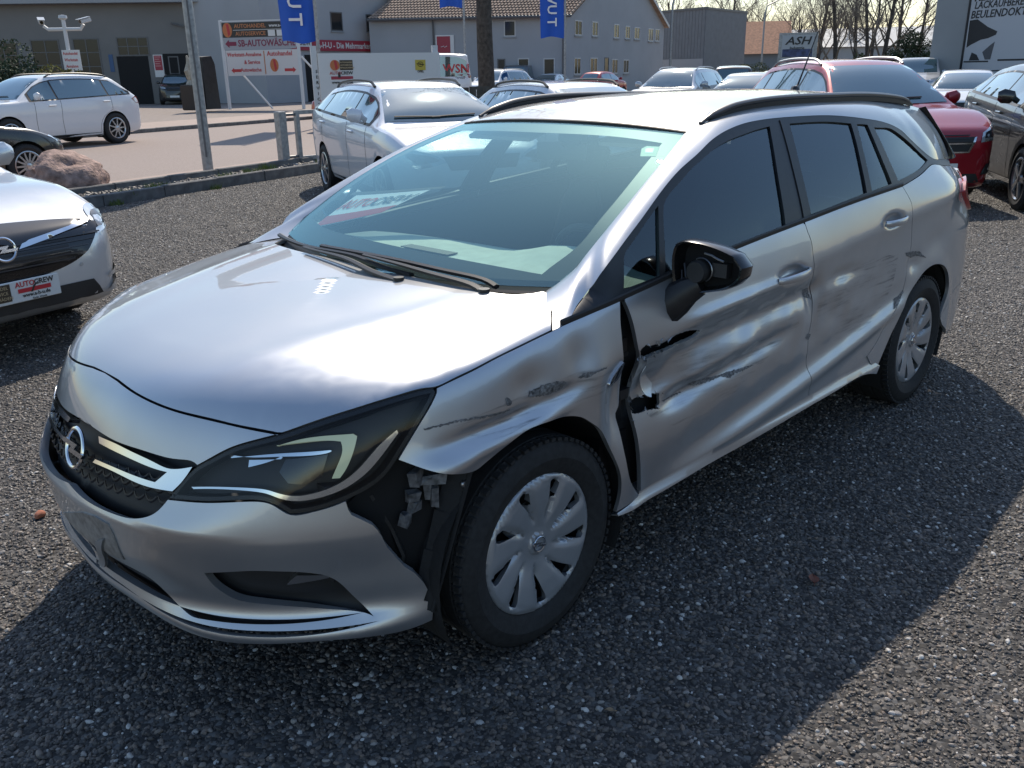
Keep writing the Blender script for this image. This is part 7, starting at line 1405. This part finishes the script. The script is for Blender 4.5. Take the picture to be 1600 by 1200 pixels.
# flags on poles
LV = np.array([-.704, .710])
def flag(x, y, zb, w, z1, txt, label):
    t = thing('flag_pole', label.replace('banner', 'pole carrying a blue banner') if False else 'slim steel flag pole of the '+label, 'flag pole', (x, y, 0), 0, 'flag poles'); mb = MB(); mb.tube([(0, 0, -.05), (0, 0, z1+.2)], [.06, .045], 10); mb.obj('pole', M_POLE, t); mb = MB(); mb.tube([(0, 0, z1), (LV[0]*w, LV[1]*w, z1)], .025, 6); mb.obj('arm', M_POLE, t)
    nu, nv = 16, 40; r = np.random.default_rng(int(x*7)); P = np.zeros((nu, nv, 3)); 
    for i, u in enumerate(np.linspace(0, 1, nu)):
        for j, v in enumerate(np.linspace(0, 1, nv)):
            z = z1-.03-(z1-zb)*v; wv = .07*math.sin(5*u+2.2*v*3+x)*(.3+v)+.05*math.sin(11*u-4*v)*v; q = LV*(.06+w*u*(1-.06*v))+np.array([LV[1], -LV[0]])*wv; P[i, j] = (q[0], q[1], z+.05*math.sin(6*u+x)*v)
    fo = link('banner', grid_mesh('banner', P, mat('flag_blue', (.015, .10, .50), .7)), None, (x, y, 0)); tag(fo, label, 'flag', 'blue banners')
    for k, ch in enumerate(txt):
        me = text_mesh('letter', ch, w*.52, M_WHT, .002, True); o = link('letter', me, fo); u = .5; z = zb+(z1-zb)*.0+w*(.55+.46*(len(txt)-1-k)); q = LV*(.06+w*u)-np.array([LV[1], -LV[0]])*-.0
        nrm = np.array([LV[1], -LV[0]])*-1; nrm = nrm*np.sign(nrm@(np.array(CAM[:2])-np.array([x, y])))
        o.matrix_local = frame((q[0]+nrm[0]*.13, q[1]+nrm[1]*.13, z), (0, 0, -1), (*nrm, 0))
flag(15.16, 22.53, 2.55, 1.12, 7.2, 'WUT', 'blue banner right above the car wash sign'); flag(29.61, 31.45, 4.55, 1.15, 8.2, 'WUT', 'blue banner between hoarding and tree trunk'); flag(36.02, 30.59, 3.25, 1.30, 8.0, 'AWUT', 'blue banner before the tiled roof corner')
# pole with an added box out of view, gate, boulder on the stone bed
pl = thing('sign_pole', 'tall leaning grey steel pole rising from the stone bed', 'pole', (5.65, 11.95, 0)); mb = MB(); mb.tube([(0, 0, 0), (0, 0, 4.4)], [.085, .075], 14); mb.obj('pole', M_POLE, pl); mb = MB(); mb.tube([(-.05, -.09, .3), (-.05, -.09, 4.3)], .016, 6); mb.obj('cable', M_WFD, pl)
bx = thing('reflection_box', 'unseen white and red box added on the grey pole for its reflection in the bonnet', 'sign', (5.65, 11.95, 4.05), .25); bx.scale = (.62, .62, .62); mb = MB(); mb.box((0, 0, 0), (3.0, .24, 1.9), bev=.03); mb.obj('box', M_SW, bx, smooth=False)  # out of view; added for the red it mirrors in the bonnet
mb = MB(); mb.box((0, -.125, -.22), (2.9, .014, 1.3)); mb.obj('stripe', mat('box_bright_red', (.62, .03, .03), .45), bx, smooth=False)
gt_ = thing('steel_gate', 'galvanised steel barrier frame hinged on a square post beside the white estate car', 'gate', (7.13, 11.97, 0), math.atan2(E1[1], E1[0])-.2); mb = MB(); mb.box((0, 0, .46), (.15, .15, 1.0), bev=.008); mb.obj('post', M_POLE, gt_, smooth=False); mb = MB(); mb.box((1.08, .0, .93), (1.52, .07, .07)); mb.box((1.08, 0, .13), (1.52, .07, .07)); mb.box((.36, 0, .53), (.08, .07, .73)); mb.box((1.80, 0, .53), (.08, .07, .73)); mb.obj('frame', M_POLE, gt_, smooth=False); mb = MB(); mb.tube([(.07, 0, .90), (.33, 0, .90)], .025, 8); mb.tube([(.07, 0, .17), (.33, 0, .17)], .025, 8); mb.obj('hinge', M_WFD, gt_)
def rock(name, label, loc, d, seed, m, rz=0, sub=4, amp=.30):
    bm = bmesh.new(); bmesh.ops.create_icosphere(bm, subdivisions=sub, radius=.5); from mathutils import noise as N_
    for v in bm.verts:
        p = v.co.copy(); q = Vector((seed, seed*2, 0)); s = 1+amp*N_.noise(p*2.2+q)+amp*.5*N_.noise(p*5+q)+amp*.22*N_.noise(p*13+q); p = p*s; p.z = max(p.z, -.33)
        c = p.normalized(); 
        v.co = Vector((p.x*d[0], p.y*d[1], (p.z+.30)*d[2]))
    me = bpy.data.meshes.new(name); bm.to_mesh(me); bm.free(); me.materials.append(m); me.polygons.foreach_set('use_smooth', [True]*len(me.polygons)); sharp(me, 40); o = link(name, me, None, loc, rz)
    return tag(o, label, 'rock')
rock('boulder', 'reddish granite boulder on the concrete edging in front of the black saloon', (3.10, 11.15, .02), (1.30, .85, .70), 3.1, mat('granite_red', (.34, .225, .185), .85, noise=(9, .45, 10), bump=(22, .8, .03)), .3)
tufts('bed_weeds', [(*sp(a, b), .07) for a, b in ((2.6, .35), (3.3, .5), (5.0, .4), (1.2, .3), (.5, .1), (3.9, .7))], .16, 120, .10, 8, mat('weed_green', (.13, .17, .04), .9)); tufts('bed_weeds', [(*sp(a, -.07), 0) for a in (.15, 1.9, 4.6, 6.3)], .10, 90, .09, 9, MATS['weed_green']); tufts('dandelions', [(*sp(a, 1.04), .0) for a in (2.5, 2.9, 3.3, 1.4, 4.4)], .22, 90, .08, 10, mat('weed_yellow', (.30, .26, .05), .9))
# monument, lamp with cameras, board fence
mo = thing('monument', 'dark stone slab with a pale carved flame on a brown plinth by the street', 'monument', (19.0, 38.2, .1), .5); mb = MB(); mb.box((-.55, 0, .55), (.75, .7, 1.1), bev=.04); mb.obj('plinth', mat('plinth_brown', (.06, .045, .035), .8), mo, smooth=False); mb = MB(); mb.tube([(-.6, 0, 1.0), (-.45, 0, 1.35), (-.7, 0, 1.7), (-.50, 0, 2.05), (-.62, 0, 2.35)], [.30, .26, .20, .16, .05], 8, flat=(1, .6)); mb.obj('carving', mat('carving_pale', (.38, .34, .27), .8, noise=(6, .4)), mo); mb = MB(); mb.prism([(.0, 0), (1.15, 0), (1.05, 2.0), (.85, 2.35), (.1, 2.3)], -.3, .3, Matrix.Rotation(math.pi/2, 4, 'X')); mb.obj('slab', mat('slab_dark', (.020, .019, .020), .6, noise=(5, .4)), mo, smooth=False)
cv = thing('camera_mast', 'white mast with two surveillance cameras and a small notice, left of the car wash sign', 'mast', (12.3, 35.1, 0), .78-math.pi/2); mb = MB(); mb.tube([(0, 0, 0), (0, 0, 3.7)], [.075, .07], 10); mb.tube([(-.78, 0, 3.45), (-.62, 0, 3.33), (0, 0, 3.33), (.62, 0, 3.33), (.74, 0, 3.5)], .065, 8); mb.obj('mast', M_WP, cv)
for x, r in ((-.82, .5), (.84, -.6)):
    mb = MB(); mb.box((0, 0, 0), (.20, .42, .16), bev=.03); mb.box((0, -.05, .10), (.24, .50, .02)); o = mb.obj('camera_housing', mat('camera_white', (.52, .53, .54), .4), cv, smooth=False); o.location = (x, -.05, 3.62); o.rotation_euler = (.25, 0, r); mb = MB(); mb.lathe([(0, 0), (.06, 0), (.06, .03)], 12, 'y', (0, -.235, 0)); mb.obj('lens', M_GLOSS, o)
mb = MB(); mb.lathe([(0, .12), (.14, .10), (.16, 0), (.10, -.05), (0, -.05)], 16, 'z', (0, 0, 3.72)); mb.obj('dome', MATS['camera_white'], cv)
nb = MB(); nb.box((.12, -.09, 2.22), (.68, .03, .74)); nbo = nb.obj('notice', M_SW, cv, smooth=False)
for k, t in enumerate(('Autohandel', 'Werkstatt', 'Annahme')): o = link('lettering', text_mesh('lettering', t, .15, M_INKR, .002, True, .8), nbo); o.matrix_local = frame((.10, -.108, 2.46-.23*k), (1, 0, 0), (0, -1, 0))
BF = Facade((11.0, 13.25), (13.6, 10.85)); bf = thing('board_fence', 'dark weathered board fence in front of the low orange car', 'fence'); rb = random.Random(5)
for k in range(int(BF.L/.155)):
    mb = MB(); BF.box(mb, k*.155, k*.155+.145, .02, 1.25+rb.uniform(-.03, .03), -.012+rb.uniform(-.006, .006), .012+rb.uniform(-.004, .006)); mb.obj('board', mat('board_weathered', (.075, .068, .060), .9, noise=(7, .4, 8)), bf, smooth=False)
mb = MB(); BF.box(mb, 0, BF.L, .35, .43, -.06, -.014); BF.box(mb, 0, BF.L, .95, 1.03, -.06, -.014); mb.obj('rail', MATS['board_weathered'], bf, smooth=False)
# ---------------------------------------------------------------- trees
M_BARK = mat('bark_brown', (.075, .062, .052), .95, noise=(12, .45, 8), bump=(30, .9, .02)); M_TWIG = mat('twig_brown', (.15, .125, .105), .9); M_TWIG2 = mat('twig_tan', (.21, .165, .125), .9)
def tree_mesh(seed, h, spread, depth, lean=0.0, start=.3, r0=None, twig=None):
    rg = np.random.default_rng(seed); tr, cr = MB(), MB(); r0 = r0 or h*.018
    def seg(mb, P, Rr, n):
        mb.tube(P, Rr, n, cap=False)
    def grow(p, d, L, r, k):
        pts = [p]; q = p; dd = d
        for i in range(3 if k > 0 else 4): dd = dd+rg.normal(0, .13, 3)*(1 if k else .4)+np.array([0, 0, .08]); dd /= np.linalg.norm(dd); q = q+dd*L/(3 if k > 0 else 4); pts.append(q)
        rr = [r*(1-.55*i/(len(pts)-1)) for i in range(len(pts))]; seg(tr if k == 0 else cr, pts, rr, 8 if k == 0 else 4 if k < 2 else 3)
        if k >= depth: return
        m = [9, 5, 5, 4, 3, 3][k]
        for i in range(m):
            t = start+(1-start)*(i+rg.uniform(.2, .8))/m if k == 0 else rg.uniform(.25, 1); s = t*(len(pts)-1); j = min(int(s), len(pts)-2); pp = pts[j]+(pts[j+1]-pts[j])*(s-j); a = rg.uniform(0, 2*math.pi) if k else 2.4*i+rg.uniform(-.4, .4)
            base = dd if k else np.array([0, 0, 1.]); side = np.cross(base, [math.cos(a), math.sin(a), .3]); side /= np.linalg.norm(side); nd = base*rg.uniform(.45, .8)+side*spread*rg.uniform(.6, 1.1); nd /= np.linalg.norm(nd)
            grow(pp, nd, L*rg.uniform(.42, .62)*(1-.25*t if k == 0 else 1), max(r*(1-.5*t)*.5, .006), k+1)
    grow(np.array([0, 0, -.1]), np.array([lean, 0, 1.]), h*(.75), r0, 0)
    return tr.me('trunk', M_BARK, True, 60), cr.me('crown', twig or M_TWIG, False)
TREES = [tree_mesh(1, 8.5, .55, 4), tree_mesh(2, 9.5, .38, 4, .02, .15, None, M_TWIG2), tree_mesh(3, 8.0, .75, 4, -.03), tree_mesh(4, 10, .5, 4, 0, .2, None, M_TWIG2)]
def tree(k, x, y, s, rz, label, group='bare spring trees'):
    t = thing('bare_tree', label, 'tree', (x, y, 0), rz, group); t.scale = (s, s, s*random.uniform(.92, 1.08)); link('trunk', TREES[k][0], t); link('crown', TREES[k][1], t); return t
def at(px, D): a = YAW-math.atan(((px-800)/1376.97-.0055)/1.06); return (CAM[0]+D*math.cos(a), CAM[1]+D*math.sin(a))
for k, px, D, s, lb in ((1, 1318, 64, 1.0, 'bare tree with upright branches just right of the signboard'), (0, 1350, 70, 1.05, 'bare tree with a thick bare stem behind the red crossover'), (1, 1368, 60, .85, 'slender tan tree in front of the thick stemmed one'), (3, 1392, 66, 1.0, 'dense tan tree left of the clipped evergreen'), (2, 1375, 78, 1.15, 'wide bare tree behind the slender tan tree'), (0, 1447, 82, 1.1, 'bare tree beside the advertising wall'), (3, 1415, 90, 1.15, 'tan tree behind the clipped evergreen'), (1, 1290, 84, 1.0, 'thin bare tree behind the signboard'), (2, 1265, 100, 1.05, 'spreading bare tree above the long pale hall')):
    tree(k, *at(px, D), s, k*1.3+px, lb)
rt = random.Random(4)
TL_ = ['bare tree %s, %s' % (a, b_) for a in ('far behind the tiled gable', 'above the right end of the tiled gable', 'above the dark flat block', 'behind the orange cottage roof', 'behind the tall signboard', 'behind the upright tan trees', 'behind the slender tan tree') for b_ in ('a broad crown', 'a thin crown', 'a tall crown', 'a low crown')]
for i, px in enumerate(np.linspace(945, 1345, 26)): tree(rt.choice((0, 2, 3)), *at(px+rt.uniform(-8, 8), rt.uniform(125, 165)), rt.uniform(1.15, 1.6), rt.uniform(0, 6), TL_[i], 'bare trees behind the roofs')
for i, px in enumerate((-40, 20, 80)): tree(rt.choice((0, 2, 3)), *at(px, 95), 1.1, i, 'bare tree behind the workshop hall, '+('leftmost', 'middle', 'rightmost')[i], 'bare trees behind the hall')
tk = thing('street_tree', 'thick dark tree trunk standing behind the board fence', 'tree', (15.75, 15.65, 0)); mb = MB(); zz = np.linspace(-.1, 5.2, 16); mb.tube([(.02*math.sin(z*2), .02*math.cos(z*1.7), z) for z in zz], [.30-.06*min(1, z/1.2)-.012*z for z in np.maximum(zz, 0)], 20); mb.obj('trunk', M_BARK, tk)
cr_ = link('crown', TREES[2][1], tk, (0, 0, 2.6)); tag_ = None
def leaf_bush(name, label, cat, loc, rad, n, m, seed, leaf=.07, clumps=26, group=None):
    rg = np.random.default_rng(seed); v = []; f = []; R_ = np.array(rad); C = rg.normal(0, 1, (clumps, 3)); C /= np.linalg.norm(C, axis=1)[:, None]; C *= rg.uniform(.35, .82, (clumps, 1)); cs = rg.uniform(.22, .42, clumps)
    for i in range(n):
        k = i % clumps; d = rg.normal(0, 1, 3); d /= np.linalg.norm(d); p = (C[k]+d*cs[k]*rg.uniform(.5, 1)**.4)*R_; p[2] = max(p[2], -R_[2]*.98)
        a = rg.normal(0, 1, 3); a /= np.linalg.norm(a); b_ = np.cross(a, rg.normal(0, 1, 3)); b_ /= np.linalg.norm(b_); l = leaf*rg.uniform(.6, 1.3); q = len(v); v += [tuple(p-a*l*.5), tuple(p+b_*l*.3), tuple(p+a*l*.5), tuple(p-b_*l*.3)]; f.append((q, q+1, q+2, q+3))
    t = thing(name, label, cat, (loc[0], loc[1], 0), 0, group); link('foliage', mesh('foliage', [(x, y, z+loc[2]) for x, y, z in v], f, m, False), t); mb = MB()
    for k in range(5): a = k*1.3; mb.tube([(0.1*math.cos(a), .1*math.sin(a), -.05), (R_[0]*.3*math.cos(a), R_[1]*.3*math.sin(a), loc[2])], [.04, .02], 5)
    mb.obj('stem', M_BARK, t); return t
M_EVG = mat('leaf_dark', (.035, .055, .025), .8, noise=(3, .5)); M_YEL = mat('leaf_yellow', (.16, .15, .035), .8, noise=(4, .4)); M_OLV = mat('leaf_olive', (.075, .095, .035), .8, noise=(3, .4))
leaf_bush('evergreen_bush', 'tall dark evergreen at the left edge behind the white crossover', 'shrub', (*at(5, 40), 1.35), (2.3, 2.0, 1.6), 9000, M_EVG, 1, .13); leaf_bush('evergreen_bush', 'lower dark evergreen right beside the tall one', 'shrub', (*at(48, 39), 1.0), (1.4, 1.2, 1.1), 5000, M_EVG, 2, .12)
leaf_bush('flowering_bush', 'yellow green bush above the roof of the white crossover', 'shrub', (*at(108, 36), 1.1), (1.35, 1.1, .98), 7000, M_YEL, 3, .09)
leaf_bush('clipped_evergreen', 'dark clipped evergreen block left of the advertising wall', 'shrub', (*at(1437, 58), 1.7), (1.35, 1.4, 1.85), 12000, M_EVG, 4, .12, 40)
for i, (px, D, z, r, lb) in enumerate(((1305, 60, .9, (.9, .9, 1.0), 'olive shrub at the foot of the bare trees'), (1338, 57, .85, (1.0, .9, 1.0), 'rounded olive shrub right of the first one'), (1362, 62, 1.2, (.8, .8, 1.3), 'taller olive shrub behind the red roof'), (1190, 75, 1.0, (2.4, 1.2, 1.1), 'long olive hedge under the orange roof'), (1240, 70, .8, (2.0, 1.0, .9), 'olive hedge at the foot of the signboard'))): leaf_bush('olive_shrub', lb, 'shrub', (*at(px, D), z), r, 4000, M_OLV, 10+i, .11)
for px, D, arm, lb in ((1062, 66, 1.5, 'tall street lamp in front of the dark block'), (1204, 85, 3.0, 'street lamp with long curved arm above the cottage')):
    x, y = at(px, D); t = thing('street_lamp', lb, 'street lamp', (x, y, 0), -.78); mb = MB(); H_ = 6.6 if arm < 2 else 6.9; mb.tube([(0, 0, 0), (0, 0, H_*.86), (.15, 0, H_*.95), (arm*.4, 0, H_*1.02), (arm, 0, H_*1.06)], [.09, .07, .06, .05, .05], 8); mb.obj('pole', M_POLE, t); mb = MB(); mb.box((arm+.35, 0, H_*1.065), (.8, .25, .14), bev=.05); mb.obj('lamp_head', M_WP, t, smooth=False)
# hall and trees behind the viewer, seen only mirrored in the glass and paint
RH = Facade((2, -24), (52, -30)); b = bld('rear_hall', 'dark gabled hall across the yard behind the photographer'); mb = MB(); g = [(0, 0), (50, 0), (50, 5.2), (38, 6.6), (26, 9.6), (14, 6.4), (0, 5.0)]; n = len(g); mb.add([RH.p(u, z, 0) for u, z in g]+[RH.p(u, z, -12) for u, z in g], [tuple(range(n)), tuple(range(2*n-1, n-1, -1))]+[(i, (i+1) % n, n+(i+1) % n, n+i) for i in range(n)]); mb.obj('wall', mat('rear_dark', (.035, .035, .037), .8), b, smooth=False)
# ================================================================ small things lying on the gravel
def leaf(name, label, loc, s, rz, m):
    t = np.linspace(0, 1, 9); w = np.sin(np.pi*t**.8)*.34; v = []; f = []
    for i, (a, b) in enumerate(zip(t, w)):
        c = .10*math.sin(3*a); v += [((a-.5)*s, -b*s, (c+.10)*s), ((a-.5)*s, 0, c*s+.001), ((a-.5)*s, b*s, (c+.14)*s)]
    for i in range(8): k = 3*i; f += [(k, k+3, k+4, k+1), (k+1, k+4, k+5, k+2)]
    mb = MB(); mb.add(v, f); mb.tube([(-.5*s, 0, .003), (-.72*s, .03*s, .004)], .0012, 4); o = mb.obj(name, m, None); o.location = loc; o.rotation_euler = (.08, -.05, rz); return tag(o, label, 'leaf')
leaf('dead_leaf', 'reddish brown dead leaf in the shadow right of the front wheel', (.818, -1.300, .012), .050, .6, mat('leaf_redbrown', (.16, .055, .035), .8, noise=(60, .3)))
leaf('dead_leaf', 'small tan dead leaf in the shadow below the front wheel', (-.115, -1.210, .012), .026, 2.2, mat('leaf_tan', (.28, .19, .11), .8, noise=(60, .3)))
rock('brick_piece', 'small orange brick fragment on the gravel left of the bumper', (-.74, 1.03, .004), (.048, .034, .030), 5.5, mat('brick_orange', (.40, .15, .09), .9, noise=(40, .3)), .4, 2, .35)
